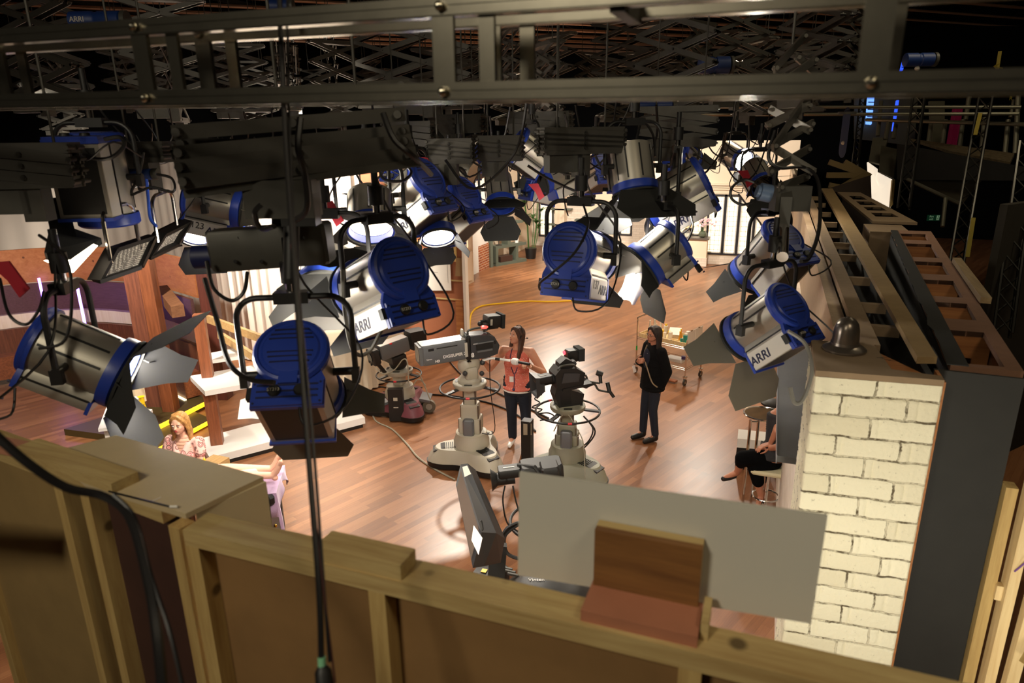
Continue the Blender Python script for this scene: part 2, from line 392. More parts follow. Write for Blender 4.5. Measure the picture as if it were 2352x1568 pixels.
# ---- far living-room set wall (Y = 22.3) with leaded windows
YF = 22.3
mb = MB()
def wall_holes(mb, x0, x1, z0, z1, y0, y1, holes):
    xs = sorted({x0, x1, *[h[0] for h in holes], *[h[1] for h in holes]})
    for a, b_ in zip(xs, xs[1:]):
        hs = sorted([(h[2], h[3]) for h in holes if h[0] <= a+1e-6 and h[1] >= b_-1e-6]); z = z0
        for lo, hi in hs:
            if lo > z: mb.bb((a, y0, z), (b_, y1, lo))
            z = hi
        if z < z1: mb.bb((a, y0, z), (b_, y1, z1))
wall_holes(mb, -3.55, .62, 0, 3.75, YF, YF+.12, [(-1.85, .2, .30, 2.16), (-2.75, -1.95, .85, 2.16)])
struct('wall_far', mb, CREAM)
mb = MB().bb((-1.85, YF-.06, 0), (.55, YF, .26)); struct('trim_1', mb, WBRICK2)
mb = MB()
for z, d, h in ((2.30, .05, .05), (2.37, .09, .04), (2.44, .13, .05)): mb.bb((-3.5, YF-d, z), (.55, YF, z+h))
mb.bb((-3.5, YF-.03, 2.18), (.55, YF, 2.28)); struct('trim_2', mb, CREAM)
PANE = mat('leaded_glass', (255, 244, 214), .3, emit=1.15, ecol=(255, 243, 212)); WFR = mat('window_black', (34, 34, 40), .4)
LEADM = mat('window_lead', (150, 140, 110), .5)
def leaded(n, x0, x1, z0, z1, mull, y, arch=None, cell=.13, ax=None):
    """window: dark frame, mullions, glowing leaded panes. ax = unit vector along the wall (default +X)"""
    o = V((0, y, 0)); ex = V(ax) if ax else V((1, 0, 0)); nrm = V((ex.y, -ex.x, 0))
    if ax: o = V((ax[3], ax[4], 0)) if len(ax) > 3 else o
    ex = V(ex[:3]); nrm = V((ex.y, -ex.x, 0))
    P = lambda x, z, d=0: o+ex*x+V((0, 0, z))+nrm*d
    def bx(mb, xa, xb, za, zb, d0, d1): mb.prism([(xa, za), (xb, za), (xb, zb), (xa, zb)], P(0, 0, d0), ex, (0, 0, 1), nrm*(d1-d0))
    g = MB(); bx(g, x0, x1, z0, z1, -.05, -.035)
    root = struct('window_%d' % n, g, PANE)
    f = MB(); W = .055
    for xa, xb in [(x0, x0+W), (x1-W, x1)]+[(m-W/2-.012, m+W/2+.012) for m in mull]: bx(f, xa, xb, z0, z1, -.05, .035)
    bx(f, x0, x1, z0, z0+W, -.05, .04); bx(f, x0, x1, z1-W, z1, -.05, .035)
    obj('window_frame', f, WFR, root)
    l = MB(); x = x0
    while x < x1: bx(l, x-.004, x+.004, z0, z1, -.034, -.026); x += cell
    z = z0
    while z < z1: bx(l, x0, x1, z-.004, z+.004, -.034, -.026); z += cell*1.15
    obj('lead_bars', l, LEADM, root)
    i = MB(); ed = sorted([x0, x1, *mull])
    for a, b_ in zip(ed, ed[1:]):
        for xa in (a+W*.8, b_-W*.8-.03): bx(i, xa, xa+.03, z0+W, z1-W, -.04, .02)
        bx(i, a+W, b_-W, z0+W, z0+W+.03, -.04, .02)
    obj('inner_frame', i, WHITEM, root)
    return root
leaded(1, -1.85, .2, .30, 2.16, [-1.33, -.91, -.45], YF)
leaded(2, -2.75, -1.95, .85, 2.16, [-2.35], YF)
# diagonal plaster haunch that cuts the window's right corner
mb = MB().prism([(-.98, 2.2), (-.28, 1.35), (.25, .45), (.30, .45), (.30, 2.2)], (0, YF-.01, 0), (1, 0, 0), (0, 0, 1), (0, -.06, 0)); struct('trim_3', mb, CREAM)
mb = MB().tube([V((-.98, YF-.09, 2.2)), V((-.28, YF-.09, 1.35)), V((.25, YF-.09, .45))], .03, 6); struct('trim_4', mb, WFR)
# right hand side wall of the room set (plaster side facing the floor)
mb = MB().bb((.42, 3.9, 0), (.50, 22.3, 2.98)); struct('wall_right_set', mb, wood_mat('pale_side_board', (186, 164, 138), (168, 146, 120), 2, 1.5, .6))
# red brick slips beside counter
mb = MB().bb((-2.95, YF-.08, 0), (-2.76, YF, 2.2)).bb((-3.42, YF-.1, 0), (-3.34, YF, 2.2)); struct('trim_5', mb, RBRICK)

# ---- wall further back on the left half of the far set (Y ~ 24) with alcove
YB = 24.2
mb = MB()
wall_holes(mb, -11, -3.3, 0, 3.75, YB, YB+.12, [(-8.02, -7.45, .35, 2.2), (-9.75, -9.35, .35, 2.2), (-5.0, -4.55, .5, 2.1), (-4.05, -3.75, .45, 2.0)])
struct('wall_rear', mb, WBRICK2)
leaded(3, -8.02, -7.45, .35, 2.2, [], YB)
leaded(4, -9.75, -9.35, .35, 2.2, [], YB)
leaded(5, -5.0, -4.55, .5, 2.1, [], YB)
leaded(6, -4.05, -3.75, .45, 2.0, [], YB)
mb = MB().bb((-7.3, YB-.35, 0), (-6.95, YB, 2.5)).bb((-6.2, YB-.06, .1), (-5.2, YB, 2.2)).bb((-7.45, YB-.1, 0), (-3.3, YB, .22)); struct('trim_6', mb, CREAM)
mb = MB()
for z, d in ((2.35, .06), (2.42, .1), (2.5, .15)): mb.bb((-11, YB-d, z), (-3.3, YB, z+.06))
struct('trim_7', mb, CREAM)
mb = MB().bb((-5.05, YB-.12, 1.45), (-4.2, YB-.02, 2.3)); struct('trim_8', mb, RBRICK)
mb = MB().bb((-3.36, YF, 0), (-3.26, YB, 3.75)); struct('wall_return', mb, CREAM)
mb = MB().bb((-3.70, YF-.45, 0), (-3.36, YF-.1, 2.6)); struct('trim_9', mb, CREAM)
# ---- wall on the left of the room set: white joinery and brick, seen end-on
mb = MB().bb((-8.1, 16.0, 0), (-7.72, 16.35, 3.2)); struct('trim_10', mb, RBRICK)
mb = MB().bb((-8.25, 16.35, 0), (-7.80, 17.6, 3.2)); mb.bb((-7.80, 16.5, .1), (-7.77, 17.45, .9)); mb.bb((-7.80, 16.5, 1.0), (-7.77, 17.45, 2.3)); struct('wall_panelled', mb, CREAM)
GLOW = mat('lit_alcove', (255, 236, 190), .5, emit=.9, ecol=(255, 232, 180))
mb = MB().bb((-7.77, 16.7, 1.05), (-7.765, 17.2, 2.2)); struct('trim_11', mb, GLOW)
mb = MB().bb((-8.45, 17.6, 0), (-8.2, 18.9, 3.2)); struct('wall_white', mb, WHITEM)
mb = MB().bb((-8.7, 18.9, 0), (-8.2, 19.9, .78)); struct('trim_12', mb, RBRICK)
mb = MB().bb((-8.7, 18.9, .78), (-8.22, 19.9, 2.6)); struct('wall_dado', mb, WHITEM)
mb = MB().bb((-8.6, 19.9, 0), (-8.3, 24.2, 3.4)); struct('wall_side', mb, CREAM)

# ================================================================= NEAR FLATS (seen from behind)
ZT = 3.05
# long flat running along X
def flat(label, x0, x1, y, studs, ang=0, org=None, panel=HARD, studmat=PINE_Z, sw=.05, extra=False):
    t = thing('scenery_flat', label, 'scenery flat', org or (x0, y, 0), ang)
    L_ = x1-x0
    m = MB().bb((0, 0, ZT-.05), (L_, .10, ZT)); obj('top_rail', m, PINE_X, t, local=True)
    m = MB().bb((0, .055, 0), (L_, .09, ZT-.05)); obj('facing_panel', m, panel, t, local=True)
    for s_ in studs:
        m = MB().bb((s_, 0, 0), (s_+sw, .055, ZT-.05)); obj('stud', m, studmat, t, local=True)
    if extra: m = MB().bb((.05, .03, 0), (.74, .05, ZT-.05)); obj('beige_backing', m, mat('beige_backing', (150, 124, 78), .8, var=.1), t, local=True)
    m = MB().bb((sw, 0, 1.55), (L_, .055, 1.6)); obj('cross_rail', m, PINE_X, t, local=True)
    return t
flat('long timber-framed scenery flat along the bottom, brown hardboard between its studs', -1.52, 1.2, 1.285, [0, .62, 1.42, 2.10], org=(-1.52, 1.285, 0))
a = math.atan2(1.34-1.50, 2.75-1.56)
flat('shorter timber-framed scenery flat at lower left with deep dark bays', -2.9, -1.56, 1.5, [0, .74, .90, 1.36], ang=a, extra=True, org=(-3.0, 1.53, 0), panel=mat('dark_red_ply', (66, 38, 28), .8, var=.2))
# cream board lying across the corner, and its blocks
mb = MB().prism([(-1.555, 1.335), (-2.02, 1.375), (-2.34, 1.50), (-2.24, 1.68), (-1.49, 1.60)], (0, 0, ZT), (1, 0, 0), (0, 1, 0), (0, 0, .018))
single('corner_board', mb, mat('cream_board', (196, 176, 138), .7, var=.07, vs=6), 'cream painted board lying on the corner between the two near flats', 'board')
mb = MB().prism([(-1.49, 1.605), (-1.553, 1.385), (-1.553, 1.37), (-1.48, 1.60)], (0, 0, ZT-1.1), (1, 0, 0), (0, 1, 0), (0, 0, 1.1)); single('painted_return', mb, mat('cream_board2', (206, 190, 152), .7), 'narrow cream return panel standing under the corner board', 'panel')
mb = MB().bar((-2.42, 1.47, ZT+.036), (-1.86, 1.395, ZT+.036), .09, .035); t = single('timber_offcut', mb, PINE_X, 'knotty pine offcut lying on the cream corner board at lower left', 'timber')
mb = MB().bb((-1.06, 1.29, ZT), (-.80, 1.37, ZT+.045)); single('timber_offcut', mb, PINE_X, 'short pine block on the top rail of the long flat, beside the hanging cables', 'timber')
mb = MB().prism([(-2.28, 1.25), (-2.9, 1.16), (-2.9, 1.02), (-2.30, 1.13)], (0, 0, ZT-.12), (1, 0, 0), (0, 1, 0), (0, 0, .018)); single('plywood_gusset', mb, mat('gusset_ply', (150, 128, 92), .7), 'plywood gusset plate at the left end of the near flats', 'plate')
mb = MB().bb((-2.9, 1.45, ZT), (-2.33, 1.53, ZT+.02)); single('pink_batten', mb, mat('pink_ply', (176, 122, 96), .7), 'pinkish batten lying on top of the left flat', 'timber')
# white panel propped on the rail with its plywood foot
t = thing('display_board', 'blank pale grey board held upright on the near flat by a plywood foot', 'board', (-.18, 1.45, ZT))
c4 = [PY(1193, 1085, 1.45), PY(1901, 1185, 1.45), PY(1863, 1432, 1.45), PY(1189, 1320, 1.45)]
mb = MB().prism([(p.x, p.z) for p in c4], (0, 1.45, 0), (1, 0, 0), (0, 0, 1), (0, .009, 0)); obj('panel', mb, mat('pale_grey_board', (200, 197, 186), .5), t)
mb = MB().bb((-.325, 1.40, ZT+.03), (-.075, 1.42, ZT+.185)); obj('plywood_upright', mb, wood_mat('brown_ply', (140, 96, 50), (100, 64, 32), 0, 2, .6), t)
mb = MB().bb((-.33, 1.30, ZT), (-.065, 1.42, ZT+.03)); obj('plywood_base', mb, mat('pink_ply2', (172, 112, 84), .7, var=.1), t)
mb = MB().bb((-.325, 1.42, ZT+.06), (-.075, 1.447, ZT+.185)); obj('spacer_block', mb, PINE_X, t)
mb = MB().bb((-.062, 1.33, ZT), (-.045, 1.42, ZT+.05)); obj('side_block', mb, PINE_X, t)

# ---- painted brick pier on the right
t = thing('brick_pier', 'white painted fake-brick pier at right with a brown board top', 'pier', (.53, 3.5, 0))
mb = MB(); n_x, n_z = 26, 150
random.seed(3)
for (a_, b_, nx) in (((.27, 3.335), (.80, 3.375), 26), ((.27, 3.84), (.27, 3.335), 18)):
    A, B_ = V((*a_, 0)), V((*b_, 0)); ex = (B_-A).normalized(); nn = V((ex.y, -ex.x, 0))
    def fn(u, v, A=A, B_=B_, nn=nn):
        x = (B_-A).length*u; z = 3.02*v
        row = int(z/.105); fx = ((x+(.15 if row % 2 else 0)) % .30)/.30; fz = (z/.105) % 1
        e = min(fx, 1-fx)*.30; g = min(fz, 1-fz)*.105
        d = .006*min(1, e/.012)*min(1, g/.010)+random.uniform(-.0018, .0018)
        if u in (0, 1): d = 0
        return A+(B_-A)*u+V((0, 0, z))+nn*d
    mb.grid(fn, nx*3, 300)
mb.bb((.275, 3.38, 0), (.795, 3.44, 3.02)).bb((.275, 3.44, 0), (.56, 3.80, 3.02))
obj('brickwork', mb, WBRICK, t, merge=False)
mb = MB().prism([(.265, 3.33), (.80, 3.37), (.80, 3.43), (.60, 3.46), (.57, 3.85), (.265, 3.85)], (0, 0, 3.02), (1, 0, 0), (0, 1, 0), (0, 0, .03)); obj('top_board', mb, mat('brown_top_board', (140, 118, 92), .85, var=.1, vs=10), t)
mb = MB()
for (x, y, r) in ((.60, 3.66, .3), (.63, 3.63, -.4)): mb.box((x-.02, y-.03, 3.0505), (.05, .003, .0006), M.Rotation(r, 3, 'Z')).box((x-.02, y-.03, 3.0505), (.003, .02, .0006), M.Rotation(r, 3, 'Z'))
obj('pencil_mark', mb, BLK, t)
# silver bell-shaped housing on its top
BELLM = mat('silver_bell_paint', (128, 118, 108), .3, .75)
t = thing('bell_housing', 'silver grey bell-shaped ceiling lamp housing standing on the brick pier', 'lamp', (.415, 3.70, 3.05))
mb = MB().lathe([(.098, 0), (.104, .006), (.104, .014), (.088, .026), (.070, .034), (.068, .046)], (.415, 3.70, 3.05), n=40); obj('flange', mb, BELLM, t)
mb = MB().lathe([(.064, .046), (.063, .075), (.060, .115), (.052, .145), (.036, .165), (.016, .175), (.012, .172), (.010, .150)], (.415, 3.70, 3.05), n=40); obj('dome', mb, BELLM, t)
# dark board closing the end of the second wall
mb = MB().prism([(.80, 3.58), (1.16, 3.56), (1.16, 3.575), (.80, 3.60)], (0, 0, 0), (1, 0, 0), (0, 1, 0), (0, 0, 3.03))
single('black_board', mb, BLKP, 'scuffed black painted board standing right of the brick pier', 'board')
mb = MB().bb((.8, 3.40, 0), (.815, 3.575, 3.03)); single('return_strip', mb, PLYD, 'thin plywood return between brick pier and black board', 'board')
# bright timber studs right of it
def stud(a, b, w_, h_, lab, m=PINE_W, g=None, nm='timber_stud'):
    mb = MB().bar(a, b, w_, h_, up=V((0, 1, 0))); return single(nm, mb, m, lab, 'timber', g)
stud((1.19, 3.55, .3), (1.19, 3.55, 2.5), .05, .07, 'yellowish pine stud against the edge of the black board', PINE_Z)
stud((1.26, 3.50, .3), (1.26, 3.50, 3.0), .045, .09, 'pale upright pine stud, tallest at the right edge')
stud((1.31, 3.42, .3), (1.35, 3.44, 2.66), .05, .06, 'pale pine stud leaning outward at the right edge')
stud((1.33, 3.3, 1.7), (1.62, 3.6, 2.3), .04, .07, 'slanting dull timber brace at lower right edge', PINE_Z)
mb = MB().bb((1.21, 3.49, 1.9), (1.24, 3.53, 1.98)); single('timber_block', mb, PINE_W, 'small pine block screwed between the right-hand studs', 'block')
mb = MB().tube(smooth_pts([(1.6, 3.3, 2.38), (1.45, 3.3, 2.42), (1.33, 3.38, 2.3), (1.25, 3.45, 2.1)]), .004, 6); single('purple_wire', mb, mat('purple_wire', (120, 80, 150), .5), 'thin purple wire looping over the studs at right edge', 'wire')
mb = MB().bar((1.45, 2.9, .9), (1.66, 3.2, 2.0), .05, .1, up=V((0, 1, 0))); single('tool_handle', mb, BLK, 'black object leaning in shadow behind the right-hand studs', 'clutter')
mb = MB().prism([(1.40, 1.0), (1.62, .8), (1.7, 1.5), (1.5, 1.62)], (0, 3.3, 0), (1, 0, 0), (0, 0, 1), (0, .3, 0)); single('cardboard_box', mb, PLY, 'brown box half seen in the lower right corner', 'box')

# ---- ladder-like top of the first wall behind the pier
t = thing('wall_top_frame', 'long timber ladder frame on top of the right-hand set wall', 'wall frame', (.65, 8, 0))
mb = MB().prism([(.505, 3.85), (.60, 3.85), (.60, 13.5), (.505, 13.5)], (0, 0, 3.0), (1, 0, 0), (0, 1, 0), (0, 0, .05)); obj('inner_rail', mb, DUSTY, t)
mb = MB().prism([(.722, 3.585), (.81, 3.61), (.98, 13.5), (.80, 13.5)], (0, 0, 3.05), (1, 0, 0), (0, 1, 0), (0, 0, .035)); obj('outer_rail', mb, mat('dusty_pine', (150, 124, 84), .85, var=.12, vs=12), t)
for y in (4.34, 4.90, 5.77, 6.81, 7.5, 8.27, 9.13, 10.2, 11.4, 12.5):
    mb = MB().bb((.60, y-.025, 2.97), (.76, y+.025, 3.03)); obj('rung', mb, DUSTY, t)
for y in (4.6, 6.2, 8.0, 10.5):
    mb = MB().bb((.60, y-.02, 0), (.64, y+.02, 2.97)); obj('stud', mb, PINE_Y, t)
mb = MB().bb((.80, 3.66, 0), (.83, 9, 2.96)); obj('outer_skin', mb, BLKP, t)
mb = MB().prism([(.60, 3.47), (.79, 3.47), (.79, 3.49), (.60, 3.84)], (0, 0, 2.55), (1, 0, 0), (0, 1, 0), (0, 0, .46)); obj('ply_end', mb, PLYD, t)
# ---- second wall with windows cut through its top
t = thing('wall_top_frame', 'plywood box wall with square holes in its brown top, right of the ladder frame', 'wall frame', (1.2, 6, 0))
Lx = lambda y: .87+(y-3.61)*.0785; Rx = lambda y: 1.165+(y-3.61)*.0955
mb = MB(); ys = [3.61, 3.66, 4.28, 4.55, 4.98, 5.16, 5.72, 5.95, 6.5, 6.72, 7.5, 7.75, 8.2, 8.45]
for i in range(0, len(ys)-1):
    y0, y1 = ys[i], ys[i+1]; k = .07
    if i % 2 == 0: mb.prism([(Lx(y0), y0), (Rx(y0), y0), (Rx(y1), y1), (Lx(y1), y1)], (0, 0, 3.02), (1, 0, 0), (0, 1, 0), (0, 0, .03))
    else:
        mb.prism([(Lx(y0), y0), (Lx(y0)+k, y0), (Lx(y1)+k, y1), (Lx(y1), y1)], (0, 0, 3.02), (1, 0, 0), (0, 1, 0), (0, 0, .03))
        mb.prism([(Rx(y0)-k, y0), (Rx(y0), y0), (Rx(y1), y1), (Rx(y1)-k, y1)], (0, 0, 3.02), (1, 0, 0), (0, 1, 0), (0, 0, .03))
obj('top_board', mb, mat('reddish_top', (132, 96, 74), .85, var=.12, vs=12), t)
for i in range(1, len(ys)-1, 2):
    y1 = ys[i+1]; mb = MB()
    wall_holes(mb, Lx(y1)+.03, Rx(y1)-.03, 2.45, 3.02, y1-.015, y1, [(Lx(y1)+.16, Lx(y1)+.20, 2.78, 2.90)]); obj('ply_rib', mb, PLYD, t)
mb = MB().prism([(Lx(3.64), 3.64), (Lx(3.64)+.01, 3.64), (Lx(8.45)+.01, 8.45), (Lx(8.45), 8.45)], (0, 0, 0), (1, 0, 0), (0, 1, 0), (0, 0, 3.0)); obj('left_skin', mb, BLKP, t)
mb = MB().prism([(Rx(3.64)-.01, 3.64), (Rx(3.64), 3.64), (Rx(8.45), 8.45), (Rx(8.45)-.01, 8.45)], (0, 0, 0), (1, 0, 0), (0, 1, 0), (0, 0, 3.0)); obj('right_skin', mb, PLYD, t)
mb = MB(); random.seed(5); pts = []; y = 3.61
for i in range(40):
    yy = 3.61+4.8*i/39; pts.append((Lx(yy)-.02+random.uniform(-.012, .012), yy))
pts2 = [(Lx(8.41)+.055, 8.41), (Lx(3.61)+.075, 3.61)]
mb.prism(pts+pts2, (0, 0, 3.051), (1, 0, 0), (0, 1, 0), (0, 0, .004)); obj('torn_black_edging', mb, BLKP, t)
mb = MB().bar((1.33, 5.0, 3.075), (1.47, 6.5, 3.075), .06, .04); single('timber_offcut', mb, PINE_Y, 'pencil-marked pine offcut lying on the holed plywood wall', 'timber')
# ---- third stretch of wall beyond
t = thing('wall_top_frame', 'farther dark wall top with small square holes, behind the holed plywood wall', 'wall frame', (1.3, 11, 0))
Lx3 = lambda y: 1.15-(y-9.2)*.027; Rx3 = lambda y: 1.62-(y-9.2)*.055
mb = MB(); ys = [9.2, 9.7, 10.1, 10.4, 10.8, 11.1, 11.6, 11.9, 12.5, 13.2]
for i in range(len(ys)-1):
    y0, y1 = ys[i], ys[i+1]
    if i % 2 == 0: mb.prism([(Lx3(y0), y0), (Rx3(y0), y0), (Rx3(y1), y1), (Lx3(y1), y1)], (0, 0, 3.02), (1, 0, 0), (0, 1, 0), (0, 0, .03))
    else:
        mb.prism([(Lx3(y0), y0), (Lx3(y0)+.1, y0), (Lx3(y1)+.1, y1), (Lx3(y1), y1)], (0, 0, 3.02), (1, 0, 0), (0, 1, 0), (0, 0, .03))
        mb.prism([(Rx3(y0)-.1, y0), (Rx3(y0), y0), (Rx3(y1), y1), (Rx3(y1)-.1, y1)], (0, 0, 3.02), (1, 0, 0), (0, 1, 0), (0, 0, .03))
obj('top_board', mb, DUSTY, t)
mb = MB().bb((1.13, 9.2, 0), (1.15, 13.2, 3.02)); obj('left_skin', mb, BLKP, t)
t = thing('box_frame', 'small dusty plywood box top between the holed walls', 'box', (1.15, 8.9, 0))
mb = MB().bb((1.05, 8.5, 0), (1.45, 9.15, 3.02)); obj('box_body', mb, DUSTY, t)

# ================================================================= LAMPS IN THE RIG
FWD = ray(CX, CY); FWD = V((FWD.x, FWD.y, 0)).normalized(); RGT = V((FWD.y, -FWD.x, 0))
def azdir(az, pitch):
    a, p = math.radians(az), math.radians(pitch)
    return (FWD*math.cos(a)+RGT*math.sin(a))*math.cos(p)+V((0, 0, -math.sin(p)))
def arc(c, ex, ey, r, a0, a1, n):
    return [c+ex*(r*math.cos(a0+(a1-a0)*i/n))+ey*(r*math.sin(a0+(a1-a0)*i/n)) for i in range(n+1)]
def rounded_arch(c, ex, ez, hw, h, r, n=6):
    pts = [c-ex*hw]
    pts += arc(c-ex*(hw-r)+ez*(h-r), ex, ez, r, PI, PI/2, n)
    pts += arc(c+ex*(hw-r)+ez*(h-r), ex, ez, r, PI/2, 0, n)
    pts.append(c+ex*hw); return pts
def profile(r, k=1.0, zb=-1.72, hw=.93):
    out = []; a0 = -math.asin(.6)
    for i in range(19):
        a = a0+(PI-2*a0)*i/18; out.append((r*k*math.cos(a), r*k*math.sin(a)))
    out += [(-hw*r*k, -.9*r), (-hw*r*k, zb*r+.06*r*(1 if k < 1 else 0)), (hw*r*k, zb*r+.06*r*(1 if k < 1 else 0)), (hw*r*k, -.9*r)]
    return out
def lamp(label, u, v, D, az, pitch, r=.158, L_=None, lit=False, doors=(1, 1, 1, 1), yoke=True, num=None, pole=None, body=None, door_open=55, dsize=1.0, bright=None,
         group=None, power=0, cone=60, textside=0, namelen=.0, pos=None, cable=True, ysz=1.0, roundbody=False, simple=False, rear=True, dcol=None, zb=-1.72, gel=False):
    axis = azdir(az, pitch).normalized(); B = pos if pos is not None else PD(u, v, D)
    L_ = L_ or r*2.15
    Rm = frame(axis); ex, ey, ez = Rm.col[0], Rm.col[1], Rm.col[2]
    mid = B+axis*L_*.5
    t = thing('studio_lamp', label, 'stage light', mid, 0, group)
    dc = dcol or BLKM
    # housing with long cooling slots
    mb = MB()
    if roundbody: pr = [(r*.93*math.cos(2*PI*i/24), r*.93*math.sin(2*PI*i/24)) for i in range(24)]
    else: pr = profile(r, .95, zb)
    mb.prism(pr, B, ex, ez, axis*L_)
    mb.mi = 1
    for a in (18, 50, 90, 130, 162):
        a_ = math.radians(a); d = ex*math.cos(a_)+ez*math.sin(a_); mb.bar(B+d*r*.945+axis*.02, B+d*r*.945+axis*(L_-.02), r*.07, r*.05, up=d)
    if not roundbody:
        for sx in (-1, 1):
            p = B+ex*sx*r*.88-ez*r*.80
            mb.bar(p+axis*.01, p+axis*(L_-.01), r*.04, r*.05, up=ez)
        mb.mi = 2
        for sx in (-1, 1) if zb < -1.5 else ():     # pale side panels of the lower box
            p = B+ex*sx*r*.885-ez*r*1.27+axis*L_*.5; mb.box(p, (r*.02, L_*.96, r*.72), Rm)
        mb.mi = 1; mb.box(B+ez*r*(zb+.09)+axis*L_*.5, (r*1.5, L_*.86, r*.07), Rm)
    obj('housing', mb, [body or STEEL, BLK, STEELL], t)
    if rear:
        mb = MB(); th = r*.30
        mb.prism(profile(r, 1.03, zb), B-axis*th*.35, ex, ez, axis*th*.5)
        # domed disc with rim, then raised slats
        Rl = M((ex, ez*-1, axis*-1)).transposed()
        mb.lathe([(r*1.03, 0), (r*1.05, th*.3), (r*.98, th*.62), (r*.90, th*.70), (r*.86, th*.55), (r*.80, th*.55), (r*.74, th*.72), (r*.5, th*.80), (0, th*.84)], B-axis*th*.2, Rl, 32)
        mb.mi = 1
        for zz, ww in ((.62, .62), (.47, .74), (.33, .80), (-.10, .82), (-.25, .78), (-.42, .70)):
            mb.box(B-axis*th*.95+ez*r*zz, (r*ww*1.5, r*.05, r*.045), Rm)
        mb.mi = 0
        mb.box(B-axis*th*.62-ez*r*.86, (r*.5, th*.6, r*.42), Rm)
        if zb < -1.5: mb.box(B-axis*th*.45-ez*r*1.33, (r*1.86, th*.4, r*.74), Rm)
        mb.mi = 1
        for zz in ((-1.10, -1.28, -1.46) if zb < -1.5 else ()): mb.box(B-axis*th*.67-ez*r*-zz, (r*1.6, r*.03, r*.05), Rm)
        for sx in (-1, 1):
            for zz in (.5, -1.05, -1.62): mb.cyl(B+ex*sx*r*.86-axis*th*.70+ez*r*(zz if zz < 0 else 0), B+ex*sx*r*.86-axis*th*.45+ez*r*(zz if zz < 0 else 0), r*.035, n=6)
        rc = obj('rear_cover', mb, [BLUE, BLUED], t)
        if not simple and zb < -1.5:
            for sx in (-1, 1):
                k = B+ex*sx*r*.34-ez*r*1.28-axis*th*.6
                mb = MB().lathe([(r*.17, 0), (r*.17, .012), (r*.14, .018), (0, .018)], k, Rl, 18); obj('knob', mb, BLK, t)
            text_mesh('cover_lettering', 'ST213', r*.13, LGREY, B-ex*r*.34-ez*r*1.28-axis*(th*.6+.019), ex, ez, t, .001)
        mb = MB()
        mb.box(B-ex*r*1.02+ez*r*-1.25, (.02, .03, .05), Rm); obj('socket', mb, BLK, t)
    # front ring
    Fp = B+axis*L_; Rf = M((ex, ez*-1, axis*-1)).transposed(); Rf2 = frame(axis)
    Rz = M((ex, ez.cross(ex)*-1 if False else ez, axis)).transposed()
    mb = MB().lathe([(r*.80, 0), (r*1.05, 0), (r*1.07, .02), (r*1.07, .05), (r*.98, .06), (r*.90, .06), (r*.88, .015)], Fp, Rz, 28, False)
    if not roundbody: mb.prism([(-.9*r, -.8*r), (-.95*r, zb*r-.02*r), (.95*r, zb*r-.02*r), (.9*r, -.8*r)], Fp-axis*.008, ex, ez, axis*.016)
    obj('front_ring', mb, BLUE, t)
    mb = MB().lathe([(r*.86, 0), (r*.7, .012), (r*.35, .022), (0, .026)], Fp+axis*.012, Rz, 24)
    obj('lens', mb, (bright or LENS) if lit else LENSD, t)
    # barn doors
    if any(doors):
        mb = MB().lathe([(r*1.0, .06), (r*1.12, .062), (r*1.12, .075), (r*.98, .075), (r*.98, .06)], Fp, Rz, 24, False)
        obj('door_frame', mb, BLKM, t)
        for k, (d, e) in enumerate(((ez, ex), (-ez, ex), (ex, ez), (-ex, ez))):
            if not doors[k]: continue
            op = math.radians(door_open if doors[k] is True or doors[k] == 1 else doors[k]); big = k < 2
            dirn = axis*math.sin(op)+d*math.cos(op) if op < PI else axis
            dirn = (axis*math.cos(PI/2-op)+d*math.sin(PI/2-op)).normalized()
            o = Fp+axis*.075+d*r*1.0
            w0, w1, hh = (r*.80, r*1.25, r*1.45) if big else (r*.72, r*.42, r*1.35)
            nn = dirn.cross(e).normalized()
            mb = MB().prism([(-w0*dsize, 0), (w0*dsize, 0), (w1*dsize, hh*.62*dsize), (w1*.8*dsize, hh*dsize), (-w1*.8*dsize, hh*dsize), (-w1*dsize, hh*.62*dsize)], o, e, dirn, nn*.002)
            mb.tube([o+e*r*.2, o+e*r*.2+dirn*.02+nn*.02, o+e*r*.2+dirn*.06], .004, 6)
            obj('barn_door', mb, dc, t)
    if gel:
        o = Fp+axis*.10-ez*r*.15; vs = []; rnd = random.Random(3)
        def gf(a, b_): return o+ex*(a-.5)*r*1.9+axis*(b_*r*1.1+.010*math.sin(a*13))-ez*(b_*r*.6+.008*math.sin(a*11+b_*5))
        obj('diffusion_gel', MB().grid(gf, 16, 10), mat('diffusion_gel', (240, 236, 228), .6, trans=.35), t)
    # yoke
    if yoke:
        hz = V((0, 0, 1)); hw = r*1.38*ysz; h = r*2.1*ysz; px_ = B+axis*L_*.5
        mb = MB().tube(rounded_arch(px_-hz*.02, ex, hz, hw, h, r*.62), r*.085, 10)
        obj('yoke', mb, BLK, t)
        for sx in (-1, 1):
            mb = MB().cyl(px_+ex*sx*r*.93, px_+ex*sx*(hw+r*.1), r*.12, n=12); mb.box(px_+ex*sx*(hw)+V((0, 0, -.02)), (r*.22, r*.3, r*.42), frame(V((axis.x, axis.y, 0)))); obj('pivot_clamp', mb, BLK, t)
        top = px_+hz*(h-.02)
        ph = V((axis.x, axis.y, 0)); ph = ph.normalized() if ph.length > .01 else FWD
        mb = MB().box(top, (r*.95, r*.42, r*.32), frame(ph)); obj('yoke_bracket', mb, BLK, t)
        pl = pole if pole is not None else .25
        mb = MB().cyl(top, top+hz*pl, r*.11, n=12).cyl(top+hz*pl*.25, top+hz*pl*.6, r*.24, n=12); obj('spigot', mb, [BLK], t)
        if pl > .12:
            mb = MB().cyl(top+hz*r*.15, top+hz*pl*.26, r*.13, n=12); obj('chrome_pin', mb, CHROME, t)
